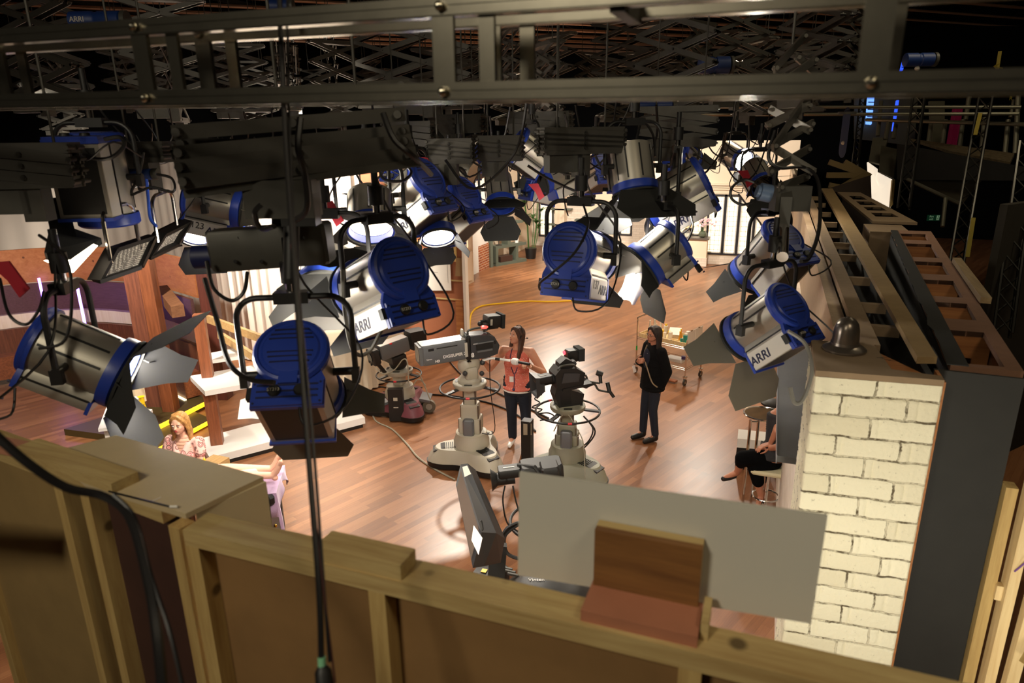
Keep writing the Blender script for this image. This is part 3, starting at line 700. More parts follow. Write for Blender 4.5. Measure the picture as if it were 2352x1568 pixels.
        if cable:
            rnd = random.Random(int(u*7+v)); a_ = B-axis*.02-ez*r*1.5+ex*r*.3
            pts = smooth_pts([a_, a_-hz*.10-FWD*.04+ex*.03, a_-hz*.02+ex*r*1.3-FWD*.06, px_+ex*(hw+.03)+hz*.1, top+ex*.06+hz*.05, top+hz*pl])
            mb = MB().tube(pts, r*.035, 6); obj('power_cable', mb, CABLE, t)
    for sd in ((textside,) if textside else ()):
        p = B+ex*sd*(r*.90)-ez*r*(1.30 if zb < -1.5 else .95)+axis*(L_*.74)
        text_mesh('side_lettering', 'ARRI', r*.50, mat('lettering_ink', (30, 32, 60), .6), p, axis*(-1 if sd > 0 else 1)*-1 if False else (axis if sd < 0 else axis)*(-1 if False else 1)*(1 if sd > 0 else -1), ez, t, .001, .02, .15)
        if num: text_mesh('side_number', num, r*.46, BLK, B+ex*sd*(r*.90)-ez*r*1.15+axis*(L_*.32), axis*(1 if sd > 0 else -1), ez, t, .0008)
    if power:
        l = bpy.data.lights.new('lamp_beam', 'SPOT'); l.energy = power; l.spot_size = math.radians(cone); l.spot_blend = .4; l.color = (1, .9, .76); l.shadow_soft_size = .08
        o = bpy.data.objects.new('lamp_beam', l); C.objects.link(o); o.location = Fp+axis*.05; o.rotation_euler = axis.to_track_quat('-Z', 'Y').to_euler()
        Mi = root_matrix(t).inverted(); o.location = Mi @ o.location; o.parent = t
    return t

BEIGE = mat('grey_leaf', (104, 100, 90), .6)
lamp('blue-backed round studio lamp hanging at centre, its ribbed disc facing the viewer square-on', 1310, 575, 4.0, 26, 16, r=.160, num='137', textside=1, lit=True, power=40, cone=70)
lamp('blue-backed studio lamp left of centre, pale side panel with dark ARRI lettering', 915, 620, 3.2, -44, 24, r=.150, textside=-1, lit=True, power=60)
lamp('large dark blue studio lamp hanging behind the black cables, aimed steeply down', 672, 812, 2.85, -6, 50, r=.150, doors=(0, 75, 25, 20), dcol=BEIGE, lit=True, power=40, ysz=1.15)
lamp('blue-backed studio lamp beside the right-hand wall, pale side panel, wide grey leaf doors', 1805, 705, 3.75, -34, 42, r=.138, textside=-1, doors=(0, 30, 70, 18), dcol=BEIGE, dsize=1.35, lit=False, ysz=1.2)
lamp('dark studio lamp at far left with steel stripes, door leaves glaring white inside', 100, 785, 3.05, 80, 30, r=.155, L_=.30, doors=(38, 52, 30, 50), dsize=1.3, lit=True, bright=LENSH, power=6, cone=60, rear=True, zb=-1.15, ysz=1.05)
lamp('silver-barrelled studio lamp right of centre pointing left over the floor, glowing front', 1545, 555, 4.4, -105, 36, r=.150, L_=.20, doors=(20, 30, 20, 40), lit=True, power=60, textside=1, zb=-1.2, gel=True, bright=LENSW)
lamp('studio lamp in middle distance facing the viewer with black winged doors above a hanging leaf', 1143, 408, 6.2, 172, 48, r=.130, L_=.26, doors=(1, 60, 1, 1), dsize=1.15, rear=False, zb=-1.1)
lamp('steel and blue studio lamp with ARRI side, left one of the overlapping pair', 978, 412, 4.6, -58, 34, r=.150, L_=.34, textside=-1, lit=True, power=40)
lamp('steel and blue studio lamp with ARRI side, right one of the overlapping pair', 1066, 446, 5.3, -56, 38, r=.150, L_=.34, textside=-1, doors=(0, 1, 1, 0), lit=True)
lamp('small steel studio lamp tucked behind the overlapping pair', 1085, 400, 6.4, -70, -20, r=.130, doors=(1, 0, 1, 0), rear=False, zb=-1.1)
lamp('studio lamp with big black door leaves and a glaring white mouth, right of centre', 1447, 338, 4.6, 165, 68, r=.145, L_=.26, doors=(50, 12, 50, 30), dsize=1.5, lit=True, bright=LENSH, rear=False, power=30, cone=110, zb=-1.1)
lamp('steel studio lamp with blue ribbed back tilted left, under the right-hand rig', 1606, 408, 4.9, -82, 30, r=.150, L_=.38, textside=-1, doors=(1, 1, 0, 0))
lamp('studio lamp seen side-on with blue edges and a handwritten 123 label', 442, 455, 4.4, 88, 14, r=.125, L_=.28, doors=(0, 0, 1, 0), lit=True, power=30, cone=100, dcol=BEIGE, num='123', textside=1)
lamp('small studio lamp glaring white toward the viewer, beneath the one labelled 123', 455, 490, 4.7, 170, 48, r=.115, L_=.12, doors=(0, 40, 30, 30), lit=True, dsize=1.2, yoke=False, rear=False, zb=-1.1)
lamp('tall pale lamp pointing straight down at upper left, ARRI lettering running up its side', 215, 322, 3.4, -5, 88, r=.135, L_=.36, doors=(0, 0, 0, 0), textside=-1)
lamp('blue-backed studio lamp hidden behind the nearer one by the right wall', 1795, 545, 4.3, -30, 52, r=.140)
lamp('dark studio lamp glaring white toward the viewer, above and left of centre', 850, 450, 4.3, 172, 50, r=.15, L_=.20, doors=(20, 30, 40, 40), lit=True, bright=LENSW, power=8, cone=100, rear=False, zb=-1.1)
lamp('studio lamp behind the black cables with white glare around its dark door leaf', 760, 600, 3.9, 176, 38, r=.165, L_=.16, doors=(70, 118, 60, 60), lit=True, bright=LENSW, power=0, cone=120, rear=False, zb=-1.1)
lamp('glaring lamp mouth below the overlapping steel pair of lamps', 1000, 500, 4.9, 165, 52, r=.12, L_=.10, doors=(0, 20, 60, 60), lit=True, yoke=False, rear=False, zb=-1.1)
lamp('small blue-backed lamp in middle distance with a red cloth below it', 1218, 410, 6.2, 60, 15, r=.115, doors=(0, 0, 1, 0), lit=False)
lamp('small blue lamp with white glow, high in the rig at right of centre', 1305, 385, 6.2, -120, 20, r=.12, doors=(1, 0, 1, 1))
lamp('blue lamp lying high in the rig just behind the overlapping scissor arms', 1195, 325, 5.8, 70, 35, r=.12, doors=(0, 0, 0, 0), lit=False)
lamp('small dark lamp with a lit lens, far in the rig above the leaded windows', 1672, 345, 8.5, 160, 20, r=.13, lit=True, rear=False, zb=-1.1)
lamp('small dark lamp left of the black winged lamp, deep in the rig', 1108, 355, 8.0, -40, 20, r=.13)
lamp('small dark lamp above the far windows, right of the tilted steel lamp', 1730, 385, 7.0, 175, 30, r=.13, rear=False, zb=-1.1)
lamp('blue-backed lamp deep in the rig just left of the large-doored lamp', 1385, 372, 7.2, -30, 25, r=.14)
lamp('blue-backed lamp deep in the rig above the tilted steel lamp', 1555, 345, 7.5, 40, 20, r=.14)
lamp('small blue-backed lamp deep in the rig left of the overlapping pair', 905, 370, 7.0, 30, 25, r=.13)
# --- flat LED panels
def led_panel(label, q, D, thick=.035):
    P = [PD(u, v, d) for (u, v), d in zip(q, D)]
    o = sum(P, V())/4; n = (P[1]-P[0]).cross(P[2]-P[0]).normalized()
    if n.dot(CAM-o) < 0: n = -n
    t = thing('led_light', label, 'stage light', o, 0, 'flat LED panel lights at upper left')
    ex = (P[1]-P[0]).normalized(); ey = n.cross(ex)
    f = MB()
    for a, b_ in zip(P, P[1:]+P[:1]): f.bar(a, b_, .02, .05, up=n)
    f.add([p-n*.03 for p in P]+[p-n*.05 for p in P], [(0, 1, 2, 3), (7, 6, 5, 4), (0, 1, 5, 4), (1, 2, 6, 5), (2, 3, 7, 6), (3, 0, 4, 7)])
    obj('panel_housing', f, BLK, t)
    g = MB().add([o+(p-o)*.96+n*.02 for p in P], [(0, 1, 2, 3)])
    obj('led_array', g, LEDM, t)
    up = (P[0]+P[1])/2
    f = MB().tube(rounded_arch(o-V((0, 0, .0)), (P[2]-P[1]).normalized() if abs((P[2]-P[1]).normalized().z) < .7 else ex, V((0, 0, 1)), .12, .26, .06), .010, 8); f.cyl(o+V((0, 0, .26)), o+V((0, 0, .5)), .014)
    obj('yoke', f, CHROME, t)
    return t
LEDM = mat('led_array', (120, 106, 90), .35, emit=0); N, Lk, b_ = nodes(LEDM)
tc = N.new('ShaderNodeTexCoord'); vo = N.new('ShaderNodeTexVoronoi'); vo.inputs['Scale'].default_value = 130; vo.inputs['Randomness'].default_value = .25; Lk.new(tc.outputs['Object'], vo.inputs['Vector'])
cr = N.new('ShaderNodeValToRGB'); Lk.new(vo.outputs['Distance'], cr.inputs[0]); cr.color_ramp.elements[0].position = .18; cr.color_ramp.elements[0].color = (.95, .86, .7, 1); cr.color_ramp.elements[1].position = .42; cr.color_ramp.elements[1].color = (.12, .1, .08, 1)
Lk.new(cr.outputs[0], b_.inputs['Base Color']); Lk.new(cr.outputs[0], b_.inputs['Emission Color']); b_.inputs['Emission Strength'].default_value = .45
led_panel('speckled flat LED panel at upper left, the nearer and lower of the pair', [(222, 645), (262, 572), (350, 543), (318, 612)], (3.3, 3.4, 3.7, 3.5))
led_panel('speckled flat LED panel at upper left, the farther and upper of the pair', [(338, 590), (372, 538), (432, 508), (402, 560)], (3.8, 3.9, 4.2, 4.0))
# soft light with bright trough at far left
t = thing('soft_light', 'black soft light at far left with a glaring white trough, left of the LED panels', 'stage light', PD(150, 560, 3.2))
P = [PD(105, 595, 3.0), PD(165, 610, 3.1), PD(235, 560, 3.4), PD(120, 520, 3.4)]
g = MB().add(P+[p+V((0, 0, .03)) for p in P], [(0, 1, 2, 3), (4, 7, 6, 5), (0, 4, 5, 1), (1, 5, 6, 2), (2, 6, 7, 3), (3, 7, 4, 0)]); obj('hood', g, BLKM, t)
Q = [PD(100, 598, 2.98), PD(165, 627, 3.02), PD(222, 565, 3.3), PD(210, 560, 3.3), PD(150, 600, 3.06)]
g = MB().add(Q, [(0, 1, 4), (1, 2, 3, 4)]); g.add([q+FWD*.01 for q in Q], [(4, 1, 0), (4, 3, 2, 1)]); obj('lit_trough', g, LENSW, t)
g = MB().bar(PD(130, 470, 3.4), PD(150, 560, 3.3), .10, .10); obj('mounting_box', g, BLK, t)

# ================================================================= PANTOGRAPHS, TRUSS, GRID
ARM = mat('pantograph_grey', (66, 63, 57), .5, .35, var=.15, vs=8)
def pantograph(label, top, zbot, n, half, w_=.05, axis=None, sep=.10, group=None, box=True, parent=None, th=.012, hang=True, zgrid=7.0):
    """scissor arms between top point and zbot, axis = horizontal direction of the arms"""
    ax = (axis or RGT).normalized(); nn = V((ax.y, -ax.x, 0)); top = V(top)
    t = thing('pantograph', label, 'lamp hanger', (top.x, top.y, zbot-.15), 0, group)
    dz = (top.z-zbot)/n
    for i in range(n):
        z1 = top.z-i*dz; z0 = z1-dz; c = V((top.x, top.y, 0))
        for sd in ((-1, 1) if sep else (1,)):
            off = nn*sep*.5*sd
            for k in (1, -1):
                mb = MB().bar(c-ax*half*k+V((0, 0, z1))+off+nn*k*th, c+ax*half*k+V((0, 0, z0))+off+nn*k*th, th, w_)
                for q in (-1, 0, 1):
                    p = c+ax*half*k*q+V((0, 0, (z0+z1)/2-(z1-z0)/2*q))+off
                    mb.cyl(p-nn*.03, p+nn*.03, w_*.24, n=8)
                obj('scissor_arm', mb, ARM, t)
    c = V((top.x, top.y, zbot))
    if box:
        mb = MB().bar(c-ax*half*.95, c+ax*half*.95, sep+.03, w_*1.1).box(c-V((0, 0, .09)), (.09, .09, .16), frame(ax)); obj('lower_bracket', mb, ARM, t)
        mb = MB().box(c-ax*half*.45-V((0, 0, .08)), (.09, half*.8, .11), frame(ax)); obj('socket_box', mb, CHAR, t)
    mb = MB().bar(V((top.x, top.y, top.z))-ax*half, V((top.x, top.y, top.z))+ax*half, sep+.03, w_); 
    obj('upper_bracket', mb, ARM, t)
    if hang:
        mb = MB()
        for sgn in (-.6, .6): mb.cyl(top+ax*half*sgn, V((top.x, top.y, zgrid))+ax*half*sgn, .006, n=6)
        obj('hanging_rod', mb, ARM, t)
    return t
# big one, upper left of centre: closed, arms nearly flat
tp = PD(670, 262, 2.6); bt = PD(690, 408, 2.6)
hx = (RGT*.995+FWD*.08).normalized()
def big_arm(a, b_, D1, D2, h=.06):
    A, B_ = PD(*a, D1), PD(*b_, D2); return A, B_, h
t = thing('pantograph', 'large dark closed scissor-arm hanger left of centre, long arms stacked nearly flat', 'lamp hanger', PD(690, 430, 2.6))
for (a, b_, D1, D2, h) in (((395, 305), (930, 262), 2.45, 2.75, .052), ((400, 352), (940, 300), 2.45, 2.75, .050), ((402, 385), (945, 322), 2.42, 2.72, .050), ((410, 418), (955, 352), 2.42, 2.72, .055), ((300, 235), (940, 195), 2.6, 3.0, .05), ((405, 330), (950, 340), 2.55, 2.85, .045)):
    A, B_ = PD(*a, D1), PD(*b_, D2)
    mb = MB().bar(A, B_, .014, h)
    for q in (.03, .5, .97):
        p = A.lerp(B_, q); mb.cyl(p-FWD*.035, p+FWD*.03, .016, n=10)
    obj('scissor_arm', mb, ARM, t)
mb = MB().bar(PD(425, 445, 2.5), PD(960, 372, 2.75), .09, .03); mb.box(PD(650, 455, 2.6), (.12, .26, .14), frame(RGT)); obj('lower_bracket', mb, CHAR, t)
mb = MB().box(PD(690, 480, 2.6), (.09, .13, .12), frame(RGT)).cyl(PD(670, 500, 2.6), PD(668, 640, 2.62), .03); obj('spigot_block', mb, BLK, t)
mb = MB().cyl(PD(640, 250, 2.6), PD(640, 250, 2.6)+V((0, 0, 3.0)), .006).cyl(PD(820, 245, 2.7), PD(820, 245, 2.7)+V((0, 0, 3.0)), .006); obj('hanging_rod', mb, ARM, t)
# motor box left of it
t = thing('dimmer_box', 'big dark grey connector box hanging between the cables and the nearest blue lamp', 'box', PD(630, 575, 2.9))
A = PD(625, 565, 2.9); Rb = frame((RGT*.98+V((0, 0, .06))).normalized())
mb = MB().cham(A, (.14, .50, .17), .012, Rb); obj('box_body', mb, CHAR, t)
mb = MB().cyl(PD(480, 590, 2.9)-RGT*.06, PD(500, 588, 2.9), .05, n=14); obj('blue_connector', mb, BLUED, t)
mb = MB()
for u_, v_ in ((550, 545), (600, 600), (700, 545), (540, 600)): mb.cyl(PD(u_, v_, 2.82), PD(u_, v_, 2.9), .008, n=8)
obj('screw', mb, CHROME, t)
mb = MB().cyl(PD(640, 520, 2.9), PD(642, 455, 2.72), .03); obj('hanging_post', mb, BLK, t)
# right-hand diagonal one over the wall
t = thing('pantograph', 'steel-edged scissor-arm hanger at right seen end-on above the brick wall', 'lamp hanger', PD(1800, 470, 3.9))
for (a, b_, D1, D2) in (((1775, 340), (1860, 215), 3.7, 4.1), ((1770, 335), (1870, 395), 3.9, 3.9), ((1760, 290), (1862, 240), 4.0, 4.0), ((1765, 340), (1868, 282), 3.8, 4.0), ((1765, 395), (1860, 340), 3.8, 4.0), ((1768, 250), (1862, 300), 4.1, 3.9), ((1778, 160), (1850, 80), 3.9, 4.2), ((1790, 430), (1855, 405), 3.8, 4.0), ((1830, 130), (1880, 175), 4.0, 4.2), ((1775, 205), (1875, 135), 3.9, 4.1)):
    mb = MB().bar(PD(*a, D1), PD(*b_, D2), .014, .045)
    for q in (.04, .96): p = PD(*a, D1).lerp(PD(*b_, D2), q); mb.cyl(p-FWD*.03, p+FWD*.03, .012, n=8)
    obj('scissor_arm', mb, mat('steel_edge_arm', (120, 116, 108), .35, .7), t)
mb = MB().box(PD(1815, 455, 3.9), (.10, .20, .14), frame(RGT)).box(PD(1800, 520, 3.9), (.06, .07, .34)); obj('lower_bracket', mb, CHAR, t)
mb = MB().cyl(PD(1800, 520, 3.9), PD(1797, 590, 3.6), .03); obj('spigot_block', mb, CHROME, t)
mb = MB().cyl(PD(1770, 445, 3.85), PD(1745, 440, 3.85), .05, n=14).cyl(PD(1745, 440, 3.85), PD(1738, 438, 3.85), .035, n=14); obj('connector', mb, mat('connector_grey_blue', (90, 110, 140), .4), t)
mb = MB().cyl(PD(1820, 100, 4.1), PD(1820, 100, 4.1)+V((0, 0, 2.2)), .008); obj('hanging_rod', mb, ARM, t)

# scissor hangers above the centre, individually placed
NEARP = [(1335, 300, 345, 4.4, .29, 4, 'over the central blue lamp'), (1150, 318, 362, 5.0, .16, 4, 'over the black winged lamp'), (1035, 325, 368, 4.8, .16, 4, 'over the overlapping steel pair'),
         (1560, 250, 330, 5.4, .30, 3, 'right of centre under the long rail'), (940, 285, 330, 5.6, .22, 3, 'left of centre, behind the large closed one'), (1240, 262, 300, 6.2, .3, 3, 'mid-rig, just below the metal rail'),
         (330, 335, 362, 3.7, .16, 3, 'above the LED panels at upper left'), (60, 340, 420, 3.0, .2, 3, 'at the far left edge above the dark lamp'), (1050, 268, 300, 6.6, .3, 3, 'second row left of centre below the rail')]
for u, v0, v1, D, half, n, where in NEARP:
    a, b_ = PD(u, v0, D), PD(u, v1, D)
    ang = random.uniform(-.5, .5); ax = RGT*math.cos(ang)+FWD*math.sin(ang)
    pantograph('dark scissor-arm lamp hanger '+where, a, b_.z, n, half, .045, ax, .09)
# the far forest of hangers: rows going away
ORD = ['first', 'second', 'third', 'fourth', 'fifth', 'sixth', 'seventh', 'eighth', 'ninth', 'tenth', 'eleventh', 'twelfth', 'thirteenth', 'fourteenth', 'fifteenth', 'sixteenth', 'seventeenth', 'eighteenth', 'nineteenth', 'twentieth']+['%dth' % q for q in range(21, 60)]
rowname = ['nearest', 'second', 'third', 'fourth', 'fifth', 'sixth', 'seventh']
proto = None; random.seed(11)
for r_, (D, zb, zt) in enumerate(((6.6, 4.35, 5.2), (7.8, 4.45, 5.5), (9.0, 4.45, 5.6), (10.4, 4.5, 5.8), (12, 4.6, 6.0), (14, 4.7, 6.2), (16.5, 4.8, 6.4))):
    xs = list(range(120, 1960, int(2300/D/1.6)+70))
    for k, u in enumerate(xs):
        u2 = u+random.uniform(-25, 25)+(r_ % 2)*40; p = PD(u2, 290, D); z1 = zb+random.uniform(-.15, .25); n = random.choice((3, 4, 5)); 
        lab = 'dark scissor-arm hanger, %s far row of the rig, %s from its left' % (rowname[r_], ORD[k])
        ang = random.choice((-.9, -.5, -.2, .2, .6, 1.1)) 
        if proto is None:
            proto = pantograph(lab, (p.x, p.y, 5.6), 4.5, 4, .40, .05, V((1, 0, 0)), .10, 'far scissor hangers in the rig', zgrid=9.4)
            zref = proto.location.z; proto.location = (p.x, p.y, zref); proto.rotation_euler.z = ang
        else:
            q = dup(proto, (p.x, p.y, z1-.15), ang, lab)
            q.scale = (random.uniform(.8, 1.15), 1, random.uniform(.6, 1.0))
# grid of warm-lit pipes above (rotated against the set)
GA = (RGT*math.cos(math.radians(-23))+FWD*math.sin(math.radians(23))).normalized(); GN = V((GA.y, -GA.x, 0))
if GN.dot(FWD) < 0: GN = -GN
t0 = None
for i in range(34):
    d = 5.2+i*.62; z = 7.0+(i % 2)*.12; c = V((0, 0, z))+GN*d
    lim = [((lo-c[q])/GA[q], (hi-c[q])/GA[q]) for q, lo, hi in ((0, -17.9, 8.9), (1, -2.9, 29.9))]; ta = max(min(x) for x in lim); tb = min(max(x) for x in lim); c = c+GA*((ta+tb)/2); hl = (tb-ta)/2
    mb = MB().cyl(-GA*hl, GA*hl, .032, n=8)
    lab = 'warm-lit steel grid pipe below the ceiling, %s counted away from the viewer' % ORD[i]
    if t0 is not None or True: t0 = single('grid_pipe', mb, PIPE, lab, 'pipe', 'ceiling grid pipes', origin=(0, 0, 0)); t0.location = c
for i in range(8):
    mb = MB().cyl(V((-2, 0, 0)), V((2, 0, 0)), .02, n=6)
    x_ = -16.5+i*3.3; p0 = V((x_, 3.5, 7.32)); p1 = V((x_, 29.5, 7.32))
    mb = MB().bar(p0, p1, .08, .12); single('grid_joist', mb, BLK, 'dark joist crossing above the grid pipes, %s from the left' % ORD[i], 'beam', 'grid joists')
# ---- aluminium ladder rail across the top
t = thing('ladder_beam', 'out-of-focus aluminium ladder beam running across the whole top of the picture', 'beam', (-1.0, 1.5, 4.4))
y0, y1 = 1.5, 1.68
zt_ = lambda x: 4.40-.012*x; zb_ = lambda x: 4.225-.012*x
def rail(y, zf, nm, h=.040, d=.034):
    mb = MB(); a, b_ = V((-3.6, y, zf(-3.6))), V((1.9, y, zf(1.9)))
    mb.bar(a, b_, d, h); mb.bar(a+V((0, -d*.5, h*.18)), b_+V((0, -d*.5, h*.18)), .006, h*.22); mb.bar(a+V((0, -d*.5, -h*.35)), b_+V((0, -d*.5, -h*.35)), .008, h*.16)
    obj(nm, mb, ALU, t)
rail(y0, zt_, 'upper_rail'); rail(y0, zb_, 'lower_rail'); rail(y1, zt_, 'upper_rail'); rail(y1, zb_, 'lower_rail')
for k, x in enumerate((-3.35, -2.45, -1.60, -.715, .15, 1.05)):
    for y, dx in ((y0, 0), (y1, .04)):
        mb = MB().bar(V((x+dx, y-.01, zb_(x)-.02)), V((x+dx, y-.01, zt_(x)+.02)), .052, .012, up=V((0, 1, 0)))
        for z in (zb_(x), zt_(x)): mb.ell((x+dx, y-.028, z), .011, n=10, m=6)
        obj('upright_plate', mb, ALU, t)
    for y, dx in ((y0, .10), (y1, .13)):
        if k < 4: mb = MB().bar(V((x+dx, y, zb_(x))), V((x+dx, y, zt_(x)-.02)), .036, .012, up=V((0, 1, 0))); obj('upright_plate', mb, ALU, t)
mb = MB().box((-.33, 1.6, zt_(0)), (.03, .2, .05)); obj('clip', mb, CHAR, t)
# ---- cables hanging in front of everything
def cable(label, pts, r, m=CABLE, n=6, k=6, grp=None, nm='hanging_cable'):
    return single(nm, MB().tube(smooth_pts(pts, k), r, n), m, label, 'cable', grp)
cable('thick black cable hanging from the beam past the largest blue lamp', [PD(640, -60, 1.75), PD(655, 300, 1.7), PD(678, 640, 1.6), PD(705, 1000, 1.5), PD(732, 1340, 1.42), PD(738, 1510, 1.4)], .0065)
cable('second black cable hanging close beside the thick one', [PD(660, -60, 1.80), PD(665, 300, 1.72), PD(684, 640, 1.62), PD(718, 1000, 1.5), PD(745, 1360, 1.42), PD(757, 1520, 1.4)], .0035)
cable('thin reddish brown cord hanging with the two black cables', [PD(668, 560, 1.62), PD(690, 760, 1.58), PD(716, 1100, 1.48), PD(742, 1340, 1.42), PD(770, 1568, 1.4)], .0022, mat('brown_cord', (60, 24, 20), .6))
t = thing('cable_plug', 'black plug with a green tape band at the lower end of the hanging cables', 'plug', PD(747, 1575, 1.4))
obj('plug_body', MB().tube([PD(740, 1528, 1.4), PD(742, 1540, 1.4), PD(750, 1600, 1.4)], [.009, .017, .02], 12), BLK, t)
obj('tape_band', MB().tube([PD(739, 1508, 1.4), PD(740, 1532, 1.4)], .0085, 12), mat('green_tape', (120, 180, 140), .5), t)
cable('thick black cable sagging from the left edge over the near flats', [PD(-30, 980, 1.35), PD(60, 1060, 1.38), PD(150, 1118, 1.42), PD(240, 1140, 1.45), PD(300, 1190, 1.42), PD(340, 1330, 1.35), PD(360, 1450, 1.3), PD(375, 1600, 1.28)], .010)
cable('thin black cable running down just right of the thick sagging one', [PD(260, 1135, 1.44), PD(310, 1190, 1.42), PD(350, 1330, 1.35), PD(390, 1450, 1.3), PD(425, 1600, 1.28)], .0045)
cable('dark wire with a white tip lying across the cream corner board', [PZ(250, 1128, 3.075), PZ(330, 1148, 3.075), PZ(390, 1163, 3.075)], .003)
single('cable_tie', MB().tube([PZ(390, 1163, 3.076), PZ(408, 1163, 3.076)], .004, 6).tube([PZ(350, 1150, 3.076), PZ(370, 1141, 3.076)], .001, 4), WHITEM, 'white tip and tie on the cream corner board', 'tie')
LOOPS = [('black cable looping down left of the largest blue lamp', [(470, 640, 2.8), (500, 740, 2.7), (525, 830, 2.6), (570, 870, 2.55), (630, 878, 2.5)], .010),
 ('black cable looping under the connector box', [(475, 600, 2.8), (490, 660, 2.75), (530, 690, 2.7), (560, 670, 2.7), (568, 625, 2.75)], .008),
 ('grey cable hanging in a deep loop below the ARRI-lettered lamp', [(895, 720, 3.25), (870, 770, 3.2), (850, 805, 3.2), (825, 815, 3.2), (805, 790, 3.15), (790, 700, 3.1), (787, 620, 3.1)], .010),
 ('black cable drooping in a curve below the large closed hanger', [(880, 260, 2.6), (905, 320, 2.6), (950, 360, 2.65), (990, 400, 2.9)], .012),
 ('black cable bending along the large closed hanger', [(690, 270, 2.3), (685, 340, 2.3), (700, 400, 2.35), (705, 480, 2.4), (670, 510, 2.5)], .011),
 ('big black cable ring hanging left of the right-hand blue lamps', [(1745, 425, 3.9), (1710, 412, 3.9), (1682, 430, 3.9), (1680, 455, 3.9), (1705, 470, 3.9), (1735, 460, 3.9), (1745, 440, 3.9)], .008),
 ('black cable winding down the right side of the right-hand hanger', [(1780, 300, 3.8), (1765, 360, 3.8), (1790, 385, 3.8), (1850, 385, 3.9), (1880, 420, 3.8), (1882, 520, 3.6), (1860, 590, 3.4), (1840, 600, 3.3)], .010),
 ('grey cable looping below the right-hand blue lamp', [(1810, 760, 3.0), (1850, 790, 3.0), (1865, 850, 2.95), (1845, 915, 2.95), (1825, 925, 2.95), (1815, 890, 2.95)], .009),
 ('thin black cable looping right of the tilted steel lamp', [(1540, 480, 4.6), (1535, 520, 4.6), (1560, 538, 4.6), (1585, 520, 4.6), (1588, 480, 4.6), (1570, 460, 4.6)], .006),
 ('thin black cable curving down right of the silver-barrelled lamp', [(1580, 480, 4.6), (1592, 520, 4.5), (1575, 560, 4.4), (1555, 580, 4.4)], .006),
 ('black cable from the central lamp bracket across its blue disc', [(1340, 470, 3.95), (1350, 520, 3.7), (1320, 580, 3.6), (1270, 625, 3.6), (1240, 650, 3.7), (1240, 665, 3.8)], .007),
 ('thin black cable circling beside the central lamp spigot', [(1320, 410, 4.2), (1295, 430, 4.1), (1298, 470, 4.0), (1305, 495, 3.95)], .004),
 ('black cable loop hanging left of the upper-left steel fittings', [(180, 330, 3.2), (210, 362, 3.2), (255, 362, 3.2), (285, 335, 3.2), (275, 315, 3.2), (240, 320, 3.2)], .010),
 ('black cable loop above the LED panels', [(330, 350, 3.5), (320, 400, 3.5), (300, 445, 3.5), (320, 440, 3.5), (350, 430, 3.5), (398, 440, 3.5), (395, 410, 3.5), (360, 400, 3.5)], .007),
 ('bright blue cord hanging through the upper-left fittings', [(335, 400, 3.6), (340, 450, 3.6), (345, 500, 3.6), (360, 520, 3.6)], .008),
 ('long thin black cable looping down to the far-left lamp', [(90, 540, 2.6), (150, 590, 2.5), (165, 680, 2.45), (150, 780, 2.4), (90, 800, 2.4)], .006),
 ('black cable drooping at the far left edge', [(0, 640, 2.6), (20, 720, 2.5), (60, 745, 2.5), (90, 710, 2.5), (100, 670, 2.6)], .006),
 ('black cable crossing above the connector box', [(600, 470, 2.5), (585, 490, 2.5), (600, 525, 2.55), (630, 520, 2.5)], .010),
 ('black cable loop in front of the overlapping lamps', [(870, 370, 3.6), (880, 410, 3.6), (925, 415, 3.6), (945, 395, 3.7), (925, 375, 3.8)], .008),
 ('black cable hanging between the central lamps', [(1460, 330, 5.0), (1475, 280, 5.0), (1500, 310, 5.0), (1505, 360, 5.0)], .010),
 ('black cable crossing the middle of the rig', [(1230, 300, 4.5), (1310, 330, 4.5), (1400, 320, 4.5), (1440, 300, 4.5)], .010)]
for lab, pts, r in LOOPS:
    m = CABLE
    if lab.startswith('grey'): m = mat('cable_mid_grey', (120, 118, 112), .4)
    if lab.startswith('bright blue'): m = mat('cable_blue', (50, 90, 200), .4)
    cable(lab, [PD(*p) for p in pts], r, m)
# thin cables strewn through the far rig
random.seed(21)
for i in range(46):
    u = random.uniform(200, 1760); v = random.uniform(300, 385); D = random.uniform(4.6, 9)
    p = PD(u, v, D); s_ = random.uniform(.15, .5)
    pts = [p, p+RGT*s_*.4-V((0, 0, s_*random.uniform(.2, .7))), p+RGT*s_-V((0, 0, s_*random.uniform(-.2, .6)))+FWD*.1, p+RGT*s_*random.uniform(.8, 1.3)+V((0, 0, random.uniform(.1, .4)))]
    cable('thin dark cable draped between hangers in the far rig, one of a tangle', pts, random.choice((.006, .008, .010)), CABLE, 5, 5, 'tangle of thin cables in the far rig')
# red cloths / tags and small fittings
for u, v, D, lab in ((1232, 440, 5.0, 'red cloth tag hanging beside the small blue lamp near centre'), (1540, 255, 6, 'red cap on a fitting under the ladder beam'), (20, 640, 2.7, 'dark red cloth hanging at the far left edge'), (760, 490, 3.9, 'red cloth tag left of the ARRI-lettered lamp'), (978, 380, 4.8, 'small red tag over the overlapping lamps'), (1712, 410, 5.0, 'small red tag near the right-hand lamps')):
    p = PD(u, v, D); w_ = .06 if D > 4 else .07
    mb = MB().prism([(-w_, w_*.9), (w_*.2, w_), (w_, -w_*.6), (w_*.35, -w_*1.1), (-w_*.1, -.1*w_)], p, RGT, V((0, 0, 1)), FWD*.01); single('cloth_tag', mb, RED, lab, 'tag')
